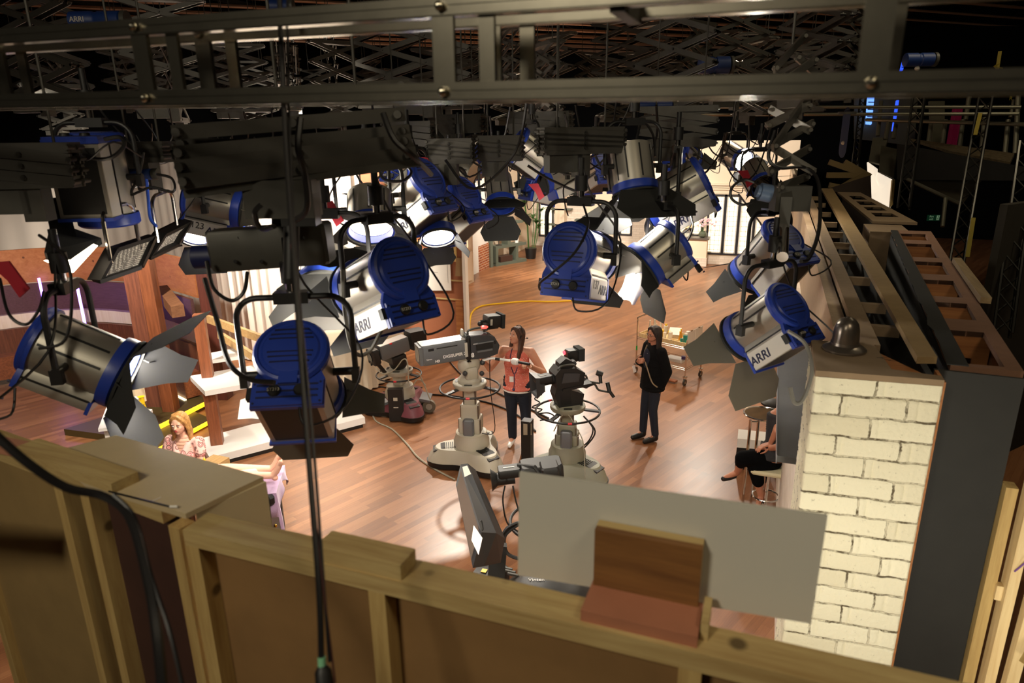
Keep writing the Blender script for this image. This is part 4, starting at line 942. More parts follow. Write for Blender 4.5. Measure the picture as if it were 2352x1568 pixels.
# blue motor pods in the grid
def pod(label, u, v, D, L_=.45, r=.08, axd=None, txt=None):
    p = PD(u, v, D); ax = (axd or RGT); t = thing('blue_fitting', label, 'stage fitting', p)
    Rz = M((FWD, V((0, 0, 1)), ax)).transposed()
    obj('pod_body', MB().lathe([(r*.6, -L_/2), (r, -L_*.46), (r, -.02), (r*.9, -.01), (r*.9, .01), (r, .02), (r, L_*.46), (r*.6, L_/2)], p, Rz, 18), mat('pod_blue', (16, 44, 100), .5), t)
    obj('pod_end', MB().cyl(p+ax*L_*.5, p+ax*(L_*.5+.03), r*1.05, n=16), CHAR, t)
    obj('lamp_cap', MB().ell(p-V((0, 0, r+.02)), (.028, .028, .025)), mat('ivory_plastic', (214, 204, 190), .5), t)
    if txt: text_mesh('pod_lettering', txt, r*.8, LGREY, p-ax*L_*.28-FWD*(r+.001)*.98, ax, V((0, 0, 1)), t)
    return t
pod('blue cylindrical fitting with pale ARRI lettering in the grid at top left', 222, 47, 4.6, .36, .058, txt='ARRI')
pod('blue cylindrical fitting in the grid at top right', 2110, 137, 7.5, .32, .07)
pod('small blue fitting at top centre-left of the grid', 640, 15, 5.0, .16, .05)
pod('small blue fitting just below the ladder beam right of centre', 1505, 242, 5.5, .28, .035)
pod('upright blue fitting hanging in the right-hand shadows', 1940, 305, 8.5, .44, .10, V((0, 0, 1)))
pod('blue fitting beside the tall pale lamp at upper left', 325, 400, 3.6, .12, .028)
pod('small blue fitting left of the tilted steel lamp', 1535, 475, 4.5, .13, .022)
pod('blue fitting high behind the ladder beam at right', 1640, 150, 7.5, .35, .09)

# ================================================================= LEFT-HAND SET
# curved panelled wall, drawn as a path on the floor
WP = smooth_pts([(-12.9, 5.6, 0), (-12.75, 6.8, 0), (-12.25, 7.75, 0), (-11.43, 8.38, 0), (-10.31, 8.52, 0), (-9.34, 8.28, 0), (-8.35, 7.93, 0)], 8)
def band(nm, z0, z1, m, off=0.0, th=.05, pts=WP, a=0, b_=None, kind=True):
    pts = pts[a:b_]; n = len(pts); mb = MB(); vs = []
    for i, p in enumerate(pts):
        t_ = (pts[min(i+1, n-1)]-pts[max(i-1, 0)]).normalized(); nn = V((t_.y, -t_.x, 0))
        q0 = p+nn*off; q1 = p+nn*(off-th)
        vs += [(q0.x, q0.y, z0), (q0.x, q0.y, z1), (q1.x, q1.y, z1), (q1.x, q1.y, z0)]
    fs = [(0, 1, 2, 3), (4*n-1, 4*n-2, 4*n-3, 4*n-4)]
    for i in range(n-1):
        for k in range(4): fs.append((4*i+k, 4*i+(k+1) % 4, 4*i+4+(k+1) % 4, 4*i+4+k))
    mb.add(vs, fs); return mb
wroot = struct('wall_curved', band('', 1.20, 1.69, 0), PURWOOD)
obj('cream_band', band('', .93, 1.20, 0, off=-.06), CREAMB, wroot)
obj('knotty_band', band('', 1.69, 2.28, 0, off=-.12), CORK, wroot)
obj('lower_band', band('', .50, .93, 0, off=.03), DRYWOOD, wroot)
obj('base_band', band('', .12, .52, 0, off=.30, th=.35), ORWOOD, wroot)
STRIP = mat('light_strip', (255, 236, 190), .4, emit=2.2, ecol=(255, 232, 175))
YSTRIP = mat('yellow_light_strip', (255, 205, 60), .4, emit=2.0, ecol=(255, 190, 30))
tag(single('light_strip', band('', .06, .115, 0, off=.34, th=.04, a=20), STRIP, 'pale glowing strip curving along the foot of the panelled wall', 'strip light'), None)
# curtain behind
CP = smooth_pts([(-17.5, 9.6, 0), (-14.5, 11.6, 0), (-12, 11.3, 0), (-9.6, 9.9, 0), (-8.3, 10.0, 0), (-7.0, 10.9, 0)], 40)
mb = MB(); n = len(CP); vs = []
for i, p in enumerate(CP):
    t_ = (CP[min(i+1, n-1)]-CP[max(i-1, 0)]).normalized(); nn = V((t_.y, -t_.x, 0)); q = p+nn*(.022*math.sin(i*1.15)+.015*math.sin(i*.37))
    vs += [(q.x, q.y, .02), (q.x, q.y, 3.9)]
mb.add(vs, [(2*i, 2*i+2, 2*i+3, 2*i+1) for i in range(n-1)])
single('pale_curtain', mb, mat('pale_curtain', (238, 226, 214), .9, sheen=.2), 'tall pale curtain in vertical folds behind the curved panelled wall', 'curtain')
# posts
def post(label, x, y, z0, z1, w_, d_, rz, m=None, nm='wooden_post', g=None):
    mb = MB().cham((x, y, (z0+z1)/2), (w_, d_, z1-z0), .006, M.Rotation(rz, 3, 'Z')); return single(nm, mb, m or wood_mat('brown_post_wood', (150, 88, 56), (104, 58, 36), 2, 2.2, .45), label, 'post', g)
pa = PZ(396, 955); pb = PZ(364, 947)
post('tall brown square post before the curved wall, the nearer of the pair', pa.x, pa.y, 0, 2.44, .19, .17, .30)
post('tall brown square post with a violet-lit side, close behind the other', pb.x-.05, pb.y+.05, 0, 2.36, .24, .18, .30, wood_mat('violet_brown_post', (146, 88, 66), (96, 58, 48), 2, 2.2, .45))
pc = V((-8.15, 8.12, 0)); post('dark reddish post at the right end of the curved wall', pc.x, pc.y, 0, 2.75, .22, .22, .3, wood_mat('dark_red_post', (108, 58, 48), (78, 38, 32), 2, 2.2, .45))
pd_ = PZ(62, 1000); post('violet-lit brown post at the left edge behind the white-mouthed lamp', -9.9, 5.35, 0, 2.2, .32, .3, .5, wood_mat('violet_post', (130, 74, 78), (90, 50, 54), 2, 2.2, .45))
t = single('hollow_beam', MB().bar(PD(372, 668, 10.6), PD(409, 715, 9.7), .17, .17), wood_mat('beam_wood', (140, 96, 66), (104, 66, 44), 1, 2.2, .5), 'short hollow wooden beam sticking out of the tall brown post', 'beam')
VIO = mat('violet_led', (180, 150, 255), .4, emit=9, ecol=(150, 110, 255))
for k, (lab, a, b_, D) in enumerate((('violet glowing LED strip on the curved wall, left one', (90, 632), (112, 742), 12.2), ('violet glowing LED strip on the curved wall, right one', (174, 640), (200, 768), 11.5), ('tiny violet LED strip end above the tall posts', (331, 596), (333, 610), 11))):
    A = PD(*a, D); B_ = PD(*b_, D); A = V((B_.x, B_.y, A.z)) if k < 2 else A
    single('led_strip', MB().cyl(B_, A, .022, n=8), VIO, lab, 'strip light')
for x, y, z, e in ((-11.2, 7.7, 1.3, 3), (-12.2, 6.9, 1.5, 5)):
    l = bpy.data.lights.new('violet_glow', 'POINT'); l.energy = e; l.color = (.42, .22, 1); l.shadow_soft_size = .2; o = bpy.data.objects.new('violet_glow', l); C.objects.link(o); o.location = (x, y, z)
# steps with yellow light lines
t = thing('stage_step', 'dark olive step with a yellow glowing edge, behind the seated blonde woman', 'step', (-8.2, 7.0, 0))
mb = MB().prism([(-8.05, 6.3), (-8.10, 7.75), (-8.75, 8.0), (-9.3, 6.2)], (0, 0, 0), (1, 0, 0), (0, 1, 0), (0, 0, .10)); obj('tread', mb, mat('olive_step', (74, 62, 34), .4), t)
mb = MB().bar((-8.04, 6.3, .085), (-8.09, 7.75, .085), .05, .05); obj('glowing_edge', mb, YSTRIP, t)
t = thing('stage_step', 'lower dark step with a yellow glowing edge, beside the white platform', 'step', (-7.8, 6.6, 0))
mb = MB().prism([(-7.52, 5.9), (-7.56, 7.25), (-8.06, 7.4), (-8.02, 5.8)], (0, 0, 0), (1, 0, 0), (0, 1, 0), (0, 0, .06)); obj('tread', mb, mat('olive_step', (74, 62, 34), .4), t)
mb = MB().bar((-7.51, 5.9, .05), (-7.55, 7.25, .05), .05, .04); obj('glowing_edge', mb, YSTRIP, t)
# white platform and post-and-shelf unit
P4 = [PZ(u, v, .15) for u, v in ((457, 1008), (575, 975), (806, 930), (838, 958), (481, 1050))]
t = thing('white_platform', 'low white platform with slanted ends on the wood floor, carrying a shelf post', 'platform', (-6.2, 7.2, 0))
obj('platform_top', MB().prism([(p.x, p.y) for p in P4], (0, 0, .05), (1, 0, 0), (0, 1, 0), (0, 0, .10)), WHITE, t)
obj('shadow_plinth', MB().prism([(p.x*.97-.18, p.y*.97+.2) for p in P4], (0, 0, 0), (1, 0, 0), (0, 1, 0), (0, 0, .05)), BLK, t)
q = PZ(500, 1018, .15)
t = thing('shelf_unit', 'white shelves held by offset brown posts above the white platform', 'shelf', (q.x, q.y, .15))
PW = wood_mat('brown_post_wood', (150, 88, 56), (104, 58, 36), 2, 2.2, .45)
obj('post', MB().box((q.x, q.y, .53), (.15, .13, .76), M.Rotation(.6, 3, 'Z')), PW, t)
SH = [PZ(u, v, .98) for u, v in ((436, 863), (600, 835), (640, 868), (470, 898))]
obj('shelf', MB().prism([(p.x, p.y) for p in SH], (0, 0, .91), (1, 0, 0), (0, 1, 0), (0, 0, .07)), WHITE, t)
p2 = PZ(478, 864, .98); obj('post', MB().box((p2.x, p2.y, 1.42), (.14, .13, .88), M.Rotation(.6, 3, 'Z')), PW, t)
SH = [PZ(u, v, 1.15) for u, v in ((474, 812), (560, 795), (590, 812), (478, 828))]
obj('shelf', MB().prism([(p.x, p.y) for p in SH], (0, 0, 1.10), (1, 0, 0), (0, 1, 0), (0, 0, .05)), WHITE, t)
PALE = wood_mat('pale_rail_wood', (206, 170, 116), (176, 136, 86), 1, 2, .5)
for k, (a, b_) in enumerate((((478, 732), (602, 778)), ((503, 768), (600, 830)))):
    single('wooden_rail', MB().bar(PD(*a, 9.9), PD(*b_, 9.2), .05, .11), PALE, 'pale wooden rail slanting behind the largest blue lamp, the %s of two' % ('upper', 'lower')[k], 'rail')
# white counter table with its things
t = thing('white_counter', 'white-topped counter beside the seated blonde woman', 'counter', (-7.4, 5.7, 0))
TT = [PZ(u, v, .78) for u, v in ((225, 985), (312, 973), (350, 940), (250, 920))]
obj('counter_top', MB().prism([(p.x, p.y) for p in TT], (0, 0, .74), (1, 0, 0), (0, 1, 0), (0, 0, .04)), WHITE, t)
c_ = sum(TT, V())/4
obj('counter_body', MB().prism([(c_.x+(p.x-c_.x)*.82, c_.y+(p.y-c_.y)*.82) for p in TT], (0, 0, 0), (1, 0, 0), (0, 1, 0), (0, 0, .74)), WHITEM, t)
cz = .78
def on(u, v, z=cz): return PZ(u, v, z)
p = on(305, 970); single('yellow_block', MB().box(p+V((0, 0, .035)), (.07, .07, .07), M.Rotation(.4, 3, 'Z')), YEL, 'yellow gift block on the front of the white counter', 'box')
p = on(304, 958); single('candle', MB().cyl(on(302, 952)+V((0, 0, .0)), on(302, 952)+V((0, 0, .07)), .028), WHITE, 'short white candle behind the yellow block', 'candle')
p = on(330, 944); t = single('yellow_vase', MB().lathe([(.035, 0), (.04, .05), (.03, .10), (.034, .15), (.028, .19), (.045, .20)], p, n=8), YEL, 'yellow faceted vase on the white counter behind the bowl', 'vase')
p = on(313, 945); t = thing('glass_bowl', 'dark glass bowl heaped with white blossom on the white counter', 'bowl', p)
obj('bowl', MB().lathe([(.03, 0), (.07, .02), (.10, .06), (.12, .10), (.115, .10), (.09, .06), (.0, .02)], p, n=20), LENSD, t)
random.seed(2); mb = MB()
for i in range(40): mb.ell(p+V((random.gauss(-.01, .04), random.gauss(0, .04), .10+random.random()*.05)), .018, n=6, m=4)
tag(obj('blossom', mb, WHITEM, t), kind='stuff')
# pale pot of white flowers beyond
p = PD(313, 905, 9.6); t = thing('flower_pot', 'square cream pot of white flowers behind the glaring lamp leaf', 'plant', p-V((0, 0, .12)))
obj('pot', MB().box(p, (.16, .16, .24)), CREAMB, t); mb = MB()
for i in range(90): mb.ell(p+V((random.gauss(0, .08), random.gauss(0, .08), .16+random.random()*.26)), .02, n=6, m=4)
tag(obj('flowers', mb, WHITEM, t), kind='stuff')
mb = MB()
for i in range(24):
    q = p+V((0, 0, .12)); e = q+V((random.gauss(0, .12), random.gauss(0, .12), random.uniform(.05, .32))); mb.tube([q, q.lerp(e, .6)+V((0, 0, .05)), e], .003, 4)
obj('stems', mb, mat('stem_green', (90, 110, 60), .7), t)
# massage bed with lilac towel
BR = M.Rotation(math.radians(30), 3, 'Z'); BO = V((-5.084, 4.683, 0))
def lay(o, off=V()): o.location = BO+BR @ V(o.location); o.rotation_euler = (0, 0, math.radians(30)); return o
t = thing('massage_bed', 'black massage bed under the reclining person, bottom left of the wood floor', 'bed', (0, 0, 0))
bx0, bx1, by0, by1 = -.92, .68, -.30, .34
obj('mattress', MB().cham(((bx0+bx1)/2, .02, .66), (bx1-bx0, .62, .12), .03), BLK, t)
obj('backrest', MB().prism([(-.85, .72), (-.20, .72), (-.85, .95)], (0, -.25, 0), (1, 0, 0), (0, 0, 1), (0, .52, 0)), BLK, t)
obj('drawer_box', MB().box((.40, 0, .32), (.44, .40, .60)), BLK, t)
for x in (bx0+.1, bx1-.08):
    for y in (by0+.05, by1-.05): obj('leg', MB().bb((x-.03, y-.03, 0), (x+.03, y+.03, .6)), BLK, t)
obj('brass_knob', MB().ell((.63, -.14, .30), .018), mat('brass', (190, 140, 50), .3, 1), t)
lay(t)
LILAC = mat('lilac_towel', (190, 158, 196), .95, bump=.5, bs=220, sheen=.5)
def tow(u, v):
    x = bx0+.75+(bx1+.02-bx0-.75)*min(u, .80)/.80; over = max(0, u-.80)/.20
    y = by0-.02+(by1-by0+.03)*v; z = .732+.006*math.sin(9*v+5*u)
    x += .02*math.sin(v*17)*over+.02*over; z -= over*(.20+.14*math.cos(v*5)+(.10 if v < .15 else 0))
    side = max(0, .12-v)/.12; z -= .26*side*(1 if u > .3 else 0); y += .06*side
    return V((x, y, z))
mb = MB().grid(tow, 40, 24); o = single('lilac_towel', mb, LILAC, 'lilac towel draped over the foot of the massage bed', 'towel'); lay(o)
sm = o.modifiers.new('thickness', 'SOLIDIFY'); sm.thickness = .008
p = PZ(492, 1062, .45); single('wooden_stool', MB().bb((p.x-.12, p.y-.10, 0), (p.x+.12, p.y+.12, .48)), PALE, 'pale wooden block stool between the woman and the bed', 'stool')
p = PZ(470, 1062, .9); t = single('yellow_bottle', MB().lathe([(.03, 0), (.035, .05), (.02, .10), (.012, .14), (.0, .16)], p-V((0, 0, .1)), n=10), YEL, 'bright yellow bottle held up near the seated woman\'s knee', 'bottle')
# backs of flats in mid-floor with drawings pinned on
t = thing('pinboard_flat', 'brown-backed scenery flat in mid-floor with drawings pinned to it, seen from behind', 'scenery flat', (-6.2, 11.8, 0))
obj('brown_panel', MB().bb((-7.6, 11.78, 0), (-5.42, 11.81, 3.4)), HARDR, t)
obj('white_edge', MB().bb((-5.42, 11.70, 0), (-5.36, 11.83, 3.4)), WHITE, t)
obj('stile', MB().bb((-5.66, 11.72, 1.75), (-5.56, 11.78, 3.4)), PINE_Z, t); obj('stile', MB().bb((-5.60, 11.72, 0), (-5.44, 11.78, 1.0)), PLYD, t)
obj('stile', MB().bb((-7.0, 11.72, 0), (-6.94, 11.78, 3.4)), PINE_Z, t)
for z in (.02, .98, 1.36, 2.10): obj('cross_rail', MB().bb((-7.6, 11.755, z), (-5.44, 11.78, z+.025)), PINE_X, t)
c4 = [PY(u, v, 11.74) for u, v in ((972, 570), (1033, 573), (1037, 667), (975, 667))]
single('pinned_drawing', MB().prism([(p.x, p.z) for p in c4], (0, 11.735, 0), (1, 0, 0), (0, 0, 1), (0, .002, 0)), WHITEM, 'white plan drawing pinned to the brown-backed flat', 'paper')
a_ = [PY(u, v, 11.73) for u, v in ((985, 590), (1005, 590), (990, 612), (1001, 625), (1024, 600))]
mb = MB()
for p in a_: mb.box(p, (.09, .001, .006))
mb.box(PY(1028, 620, 11.73), (.005, .001, .5)).box(PY(1005, 580, 11.73), (.4, .001, .004)); obj('plan_lines', mb, mat('pencil_line', (130, 126, 130), .8), [o for o in bpy.data.objects if o.name == 'pinned_drawing'][0])
c4 = [PY(u, v, 11.74) for u, v in ((1048, 592), (1064, 592), (1066, 634), (1046, 634))]
single('notice', MB().prism([(p.x, p.z) for p in c4], (0, 11.73, 0), (1, 0, 0), (0, 0, 1), (0, .004, 0)), mat('buff_card', (140, 112, 78), .8), 'buff notice card pinned right of the white plan drawing', 'paper')
# white-clothed table with oranges
t = thing('clothed_table', 'long table under a floor-length pale cloth, behind the rear camera', 'table', (-6.1, 9.2, 0))
TB = [PZ(u, v, .76) for u, v in ((925, 750), (760, 742), (700, 832), (845, 797))]
obj('tabletop', MB().prism([(p.x, p.y) for p in TB], (0, 0, .73), (1, 0, 0), (0, 1, 0), (0, 0, .03)), WHITEM, t)
mb = MB(); c_ = sum(TB, V())/4; vs = []; ring = []
for a, b_ in zip(TB, TB[1:]+TB[:1]):
    for k in range(30): ring.append(a.lerp(b_, k/30))
for i, p in enumerate(ring):
    d = (p-c_); d.z = 0; d.normalize(); w_ = .02*math.sin(i*1.3); vs += [(p.x, p.y, .761), (p.x+d.x*(.02+w_), p.y+d.y*(.02+w_), .4), (p.x+d.x*(.05+2*w_), p.y+d.y*(.05+2*w_), .03)]
n = len(ring); mb.add(vs, [(3*i+k, 3*((i+1) % n)+k, 3*((i+1) % n)+k+1, 3*i+k+1) for i in range(n) for k in (0, 1)])
mb.add([(p.x, p.y, .762) for p in TB], [(0, 1, 2, 3)])
single('tablecloth', mb, mat('pale_cloth', (226, 212, 190), .9), 'pale cloth hanging in folds over the long table', 'tablecloth')
p = PZ(885, 762, .76); single('orange_gourd', MB().ell(p+V((0, 0, .05)), (.13, .13, .06)), mat('orange_gourd', (232, 150, 20), .5), 'orange-yellow gourd on the pale clothed table', 'fruit')
# yellow cables and coils on the floor
def fl(pts, z=.012): return [PZ(u, v, z) for u, v in pts]
cable('bright yellow cable running across the wood floor below the central lamp', fl([(1079, 760), (1079, 738), (1085, 716), (1105, 703), (1150, 697), (1210, 692), (1260, 693), (1310, 691), (1372, 690)]), .022, CABLEY, nm='floor_cable')
random.seed(4); c_ = PZ(985, 772)
for i in range(7):
    r1, r2 = .42+random.uniform(-.1, .12), .25+random.uniform(-.06, .08); ph = random.random()*6
    pts = [V((c_.x-.15+r1*math.cos(a*PI/6+ph)+random.uniform(-.04, .04), c_.y-.1+r2*math.sin(a*PI/6+ph)+random.uniform(-.03, .03), .02+.02*i)) for a in range(12)]
    single('cable_coil', MB().tube(smooth_pts(pts, 4, True), .018, 6, closed=True), CABLEY if i else CABLE, 'turn of yellow cable in the coil at the foot of the brown-backed flat', 'cable', 'turns of the yellow cable coil')
cable('pale grey cable snaking over the floor from the rear camera to the screen', fl([(858, 955), (852, 930), (862, 965), (900, 985), (935, 1020), (960, 1050), (1000, 1078), (1045, 1101)]), .013, CABLEG, nm='floor_cable')
cable('black cable coiled on the floor left of the rear camera', fl([(860, 900), (820, 895), (855, 880), (910, 878), (920, 900), (860, 912), (835, 900), (870, 888), (905, 896), (870, 905)]), .012, CABLE, nm='floor_cable')
cable('pale grey cable loops on the floor beside the white platform', fl([(828, 880), (800, 900), (830, 912), (900, 907), (850, 918), (805, 915), (830, 905), (870, 925), (905, 945)]), .012, CABLEG, nm='floor_cable')
cable('black cable running along the floor behind the steering ring of the middle camera', fl([(880, 900), (980, 905), (1060, 912), (1140, 930), (1200, 960), (1230, 990)]), .014, CABLE, nm='floor_cable')
cable('second black cable crossing the floor between the two camera pedestals', fl([(1010, 800), (1060, 860), (1120, 890), (1190, 925), (1260, 960)]), .014, CABLE, nm='floor_cable')
# ================================================================= LIVING-ROOM PROPS (far)
SLATE = mat('slate_shelf_paint', (92, 100, 88), .5)
t = thing('shelf_unit', 'slate green angular shelf unit with open compartments, far left of the room set', 'shelf', (-8.0, 20.2, 0))
sx = PZ(1140, 612); dxv = (PZ(1208, 600)-sx).normalized(); dn = V((-dxv.y, dxv.x, 0))
def slab(a, b_, z0, z1, d=.32): 
    A = sx+dxv*a; return MB().prism([(0, 0), (b_-a, 0), (b_-a-.12, d), (0, d)], (A.x, A.y, z0), dxv, dn, (0, 0, z1-z0))
obj('base', slab(0, 1.3, 0, .10), SLATE, t); obj('shelf', slab(0, 1.3, .55, .64), SLATE, t); obj('shelf', slab(-.1, 1.15, 1.28, 1.36), SLATE, t); obj('shelf', slab(.1, .9, 1.95, 2.02), SLATE, t)
obj('upright', slab(0, .09, .1, .55), SLATE, t); obj('upright', slab(.85, .94, .1, .55), SLATE, t); obj('upright', slab(.5, .62, .64, 1.28), SLATE, t); obj('upright', slab(-.22, -.12, 0, 2.1, .1), SLATE, t)
A = sx+dxv*.45+dn*.15; single('storage_box', MB().box((A.x, A.y, .19), (.50, .28, .18), frame(dn)), mat('dark_leather_box', (66, 46, 38), .5), 'dark leather box on the bottom of the slate shelf unit', 'box')
def leafy(mb, base, n, h, spread, w_, seed, droop=.3, m=1):
    rnd = random.Random(seed)
    for i in range(n):
        a = rnd.uniform(0, 2*PI); L1 = rnd.uniform(.5, 1)*h; out = rnd.uniform(.3, 1)*spread
        d = V((math.cos(a), math.sin(a), 0)); side = V((-d.y, d.x, 0)); pts = []
        for k in range(6):
            t_ = k/5; p = base+d*out*t_**1.4+V((0, 0, L1*(t_-droop*t_*t_))); ww = w_*math.sin(PI*min(1, .1+t_*.9))+.001; pts.append((p-side*ww, p+side*ww))
        vs = [q for pr in pts for q in pr]; mb.add(vs, [(2*k, 2*k+2, 2*k+3, 2*k+1) for k in range(5)])
LEAF = mat('leaf_green', (70, 132, 40), .5); LEAF2 = mat('palm_green', (60, 96, 44), .5)
A = sx+dxv*.98+dn*.12+V((0, 0, .64)); t = thing('potted_plant', 'bushy bright green plant in a white pot on the slate shelf', 'plant', A)
obj('pot', MB().cyl(A, A+V((0, 0, .18)), .06, .075), WHITE, t); mb = MB(); leafy(mb, A+V((0, 0, .17)), 90, .26, .2, .022, 3); obj('leaves', mb, LEAF, t)
A = PZ(1200, 592)+V((.3, 0, 0)); t = thing('potted_palm', 'tall bamboo palm behind the slate shelf unit', 'plant', A)
obj('pot', MB().cyl(A, A+V((0, 0, .35)), .16, .2), BLK, t)
for i in range(7):
    rnd = random.Random(i); x = rnd.uniform(-.12, .12); q = A+V((x, rnd.uniform(-.1, .1), .3)); top = q+V((x*2, 0, rnd.uniform(1.2, 2.0))); obj('stem', MB().tube([q, q.lerp(top, .5)+V((.03, 0, 0)), top], .012, 6), LEAF2, t)
    mb = MB(); leafy(mb, q.lerp(top, .55), 14, .5, .45, .02, i+20, .7); leafy(mb, top, 18, .4, .5, .022, i+40, .6); obj('fronds', mb, LEAF2, t)
A = sx+dxv*.2+dn*.1+V((0, 0, .64)); t = thing('ring_ornament', 'grey wire ornament on a round base on the slate shelf', 'ornament', A)
obj('base', MB().cyl(A, A+V((0, 0, .02)), .10), CHAR, t)
mb = MB(); 
for k in range(4): mb.tube([A+V((0, 0, .30))+V((.12*math.cos(a*PI/8)*math.cos(k*.8), .12*math.cos(a*PI/8)*math.sin(k*.8), .12*math.sin(a*PI/8))) for a in range(16)], .008, 5, closed=True)
mb.cyl(A, A+V((0, 0, .2)), .01); obj('wire_rings', mb, CHAR, t)
for k in range(3):
    A = V((-7.70, 16.05, .5+.75*k)); t = single('spiky_plant', MB(), LEAF2, 'x', 'plant', origin=(0, 0, 0)) if False else None
    mb = MB(); leafy(mb, A, 22, .3, .35, .012, k+70, .5); single('spiky_plant', mb, LEAF2, 'spiky green air plant on the narrow brick edge, %s of three' % ('lowest', 'middle', 'topmost')[k], 'plant')
for k, (u, v) in enumerate(((1290, 480), (1275, 515), (1345, 505))):
    p = PY(u, v, YB-.2); single('wall_shelf', MB().box(p, (.75, .3, .05)), SLATE, 'slate wall shelf on the pale rear wall, %s one behind the central lamp' % ('topmost', 'lower left', 'right-hand')[k], 'shelf')
# counter with lamp and orchid under the small window
t = thing('counter', 'white counter with a grey top below the leaded window', 'counter', (-2.2, 21.95, 0))
obj('counter_top', MB().bb((-2.72, 21.72, .83), (-1.70, 22.2, .88)), mat('grey_worktop', (96, 88, 82), .4), t); obj('counter_body', MB().bb((-2.68, 21.78, .26), (-1.76, 22.2, .83)), CREAM, t); obj('brick_plinth', MB().bb((-2.70, 21.76, 0), (-1.74, 22.2, .26)), WBRICK2, t)
p = V((-2.42, 21.92, .88)); t = thing('table_lamp', 'table lamp with a clear glass base and cream shade on the far counter', 'lamp', p)
obj('glass_base', MB().lathe([(.08, 0), (.13, .06), (.14, .13), (.10, .2), (.04, .26), (.03, .3)], p, n=16), mat('clear_glass', (210, 215, 215), .05, trans=.8), t)
obj('lamp_shade', MB().lathe([(.22, .30), (.13, .58), (.12, .58), (.21, .30)], p, n=20, caps=False), mat('cream_shade', (230, 196, 150), .8, emit=.35, ecol=(255, 200, 130)), t)
p = V((-1.92, 21.90, .88)); t = thing('orchid', 'pink and white orchid in a round glass bowl on the far counter', 'plant', p)
obj('glass_bowl', MB().lathe([(.05, 0), (.12, .05), (.13, .12), (.09, .19), (.085, .19), (.12, .12), (.10, .04), (0, .02)], p, n=18), mat('bowl_glass', (120, 130, 110), .08, trans=.4), t)
mb = MB(); rnd = random.Random(5)
for i in range(34): mb.ell(p+V((rnd.gauss(0, .13), rnd.gauss(0, .06), .36+rnd.random()*.22)), (.035, .02, .03), n=7, m=5)
obj('petals', mb, mat('orchid_pink', (236, 196, 206), .7), t)
mb = MB()
for i in range(7): e = p+V((rnd.gauss(0, .12), rnd.gauss(0, .06), .5)); mb.tube([p+V((0, 0, .12)), p+V((rnd.gauss(0, .04), 0, .35)), e], .005, 4)
obj('stems', mb, LEAF2, t)
# square trapdoor patch in the floor and loose things
p4 = [PZ(u, v, .004) for u, v in ((1380, 685), (1395, 668), (1452, 676), (1418, 688))]
single('floor_sheet', MB().add(p4, [(0, 1, 2, 3)]).add([p-V((0, 0, .003)) for p in p4], [(3, 2, 1, 0)]), GREYP, 'grey sheet lying on the floor below the glowing lamp', 'sheet')
# ================================================================= WIRE TROLLEY
c0, c1, c2, c3 = PZ(1460, 855), PZ(1572, 885), PZ(1608, 865), PZ(1500, 832)
c3 = c0+(c2-c1)
t = thing('wire_trolley', 'chrome wire trolley on castors behind the woman in black', 'trolley', (c0+c2)/2)
ex = (c1-c0); ey = (c3-c0); LX, LY = ex.length, ey.length; exn, eyn = ex.normalized(), ey.normalized()
for k, c in enumerate((c0, c1, c2, c3)):
    p = V((c.x, c.y, 0)); m_ = MB().cyl(p+V((0, 0, .16)), p+V((0, 0, .80 if k in (1, 2) else .98)), .013, n=10); obj('post', m_, CHROME, t)
    m_ = MB().cyl(p+eyn*.0+V((0, 0, .055))-exn*.012, p+V((0, 0, .055))+exn*.012, .055, n=18); w_ = obj('castor', m_, mat('castor_rubber', (70, 66, 58), .6), t)
    m_ = MB().cyl(p+V((0, 0, .055))-exn*.014, p+V((0, 0, .055))+exn*.014, .022, n=12); obj('hub', m_, LGREY, w_)
    m_ = MB().cyl(p+V((0, 0, .145)), p+V((0, 0, .16)), .04, n=14).bar(p+V((0, 0, .15))-exn*.02, p+V((0, 0, .055))-exn*.02, .02, .003, up=exn).bar(p+V((0, 0, .15))+exn*.02, p+V((0, 0, .055))+exn*.02, .02, .003, up=exn); obj('castor_fork', m_, CHROME, w_)
for zz, nm in ((.66, 'wire_shelf'), (.30, 'wire_shelf')):
    mb = MB(); P0 = V((c0.x, c0.y, zz))
    for i in range(int(LX/.03)): mb.cyl(P0+exn*(i*.03), P0+exn*(i*.03)+eyn*LY, .0022, n=4)
    for dz in (0, -.03):
        for a, b_ in ((P0, P0+ex), (P0+ey, P0+ex+ey), (P0, P0+ey), (P0+ex, P0+ex+ey)): mb.cyl(a+V((0, 0, dz)), b_+V((0, 0, dz)), .004, n=6)
    for i in range(14):
        for yy in (0, LY): mb.cyl(P0+eyn*yy+ex*(i/14), P0+eyn*yy+ex*((i+.5)/14)+V((0, 0, -.03)), .002, n=4).cyl(P0+eyn*yy+ex*((i+.5)/14)+V((0, 0, -.03)), P0+eyn*yy+ex*((i+1)/14), .002, n=4)
    obj(nm, mb, CHROME, t)
a, b_ = V((c0.x, c0.y, .92)), V((c3.x, c3.y, .92)); mb = MB().tube(smooth_pts([a, a+V((0, 0, .06)), a+V((0, 0, .09))+eyn*.04, b_+V((0, 0, .09))-eyn*.04, b_+V((0, 0, .06)), b_], 4), .013, 8); obj('push_handle', mb, CHROME, t)
P0 = V((c0.x, c0.y, .665)); tz = .675
tr = thing('wooden_tray', 'pale wooden tray with dividers on the top shelf of the trolley', 'tray', P0+ex*.5+ey*.5)
T = lambda x, y, z=0: P0+exn*x+eyn*y+V((0, 0, z))
mb = MB().prism([(0.03, .02), (LX-.03, .02), (LX-.03, LY-.04), (.03, LY-.04)], P0, exn, eyn, (0, 0, .012)); obj('tray_bottom', mb, PINE_W, tr)
mb = MB()
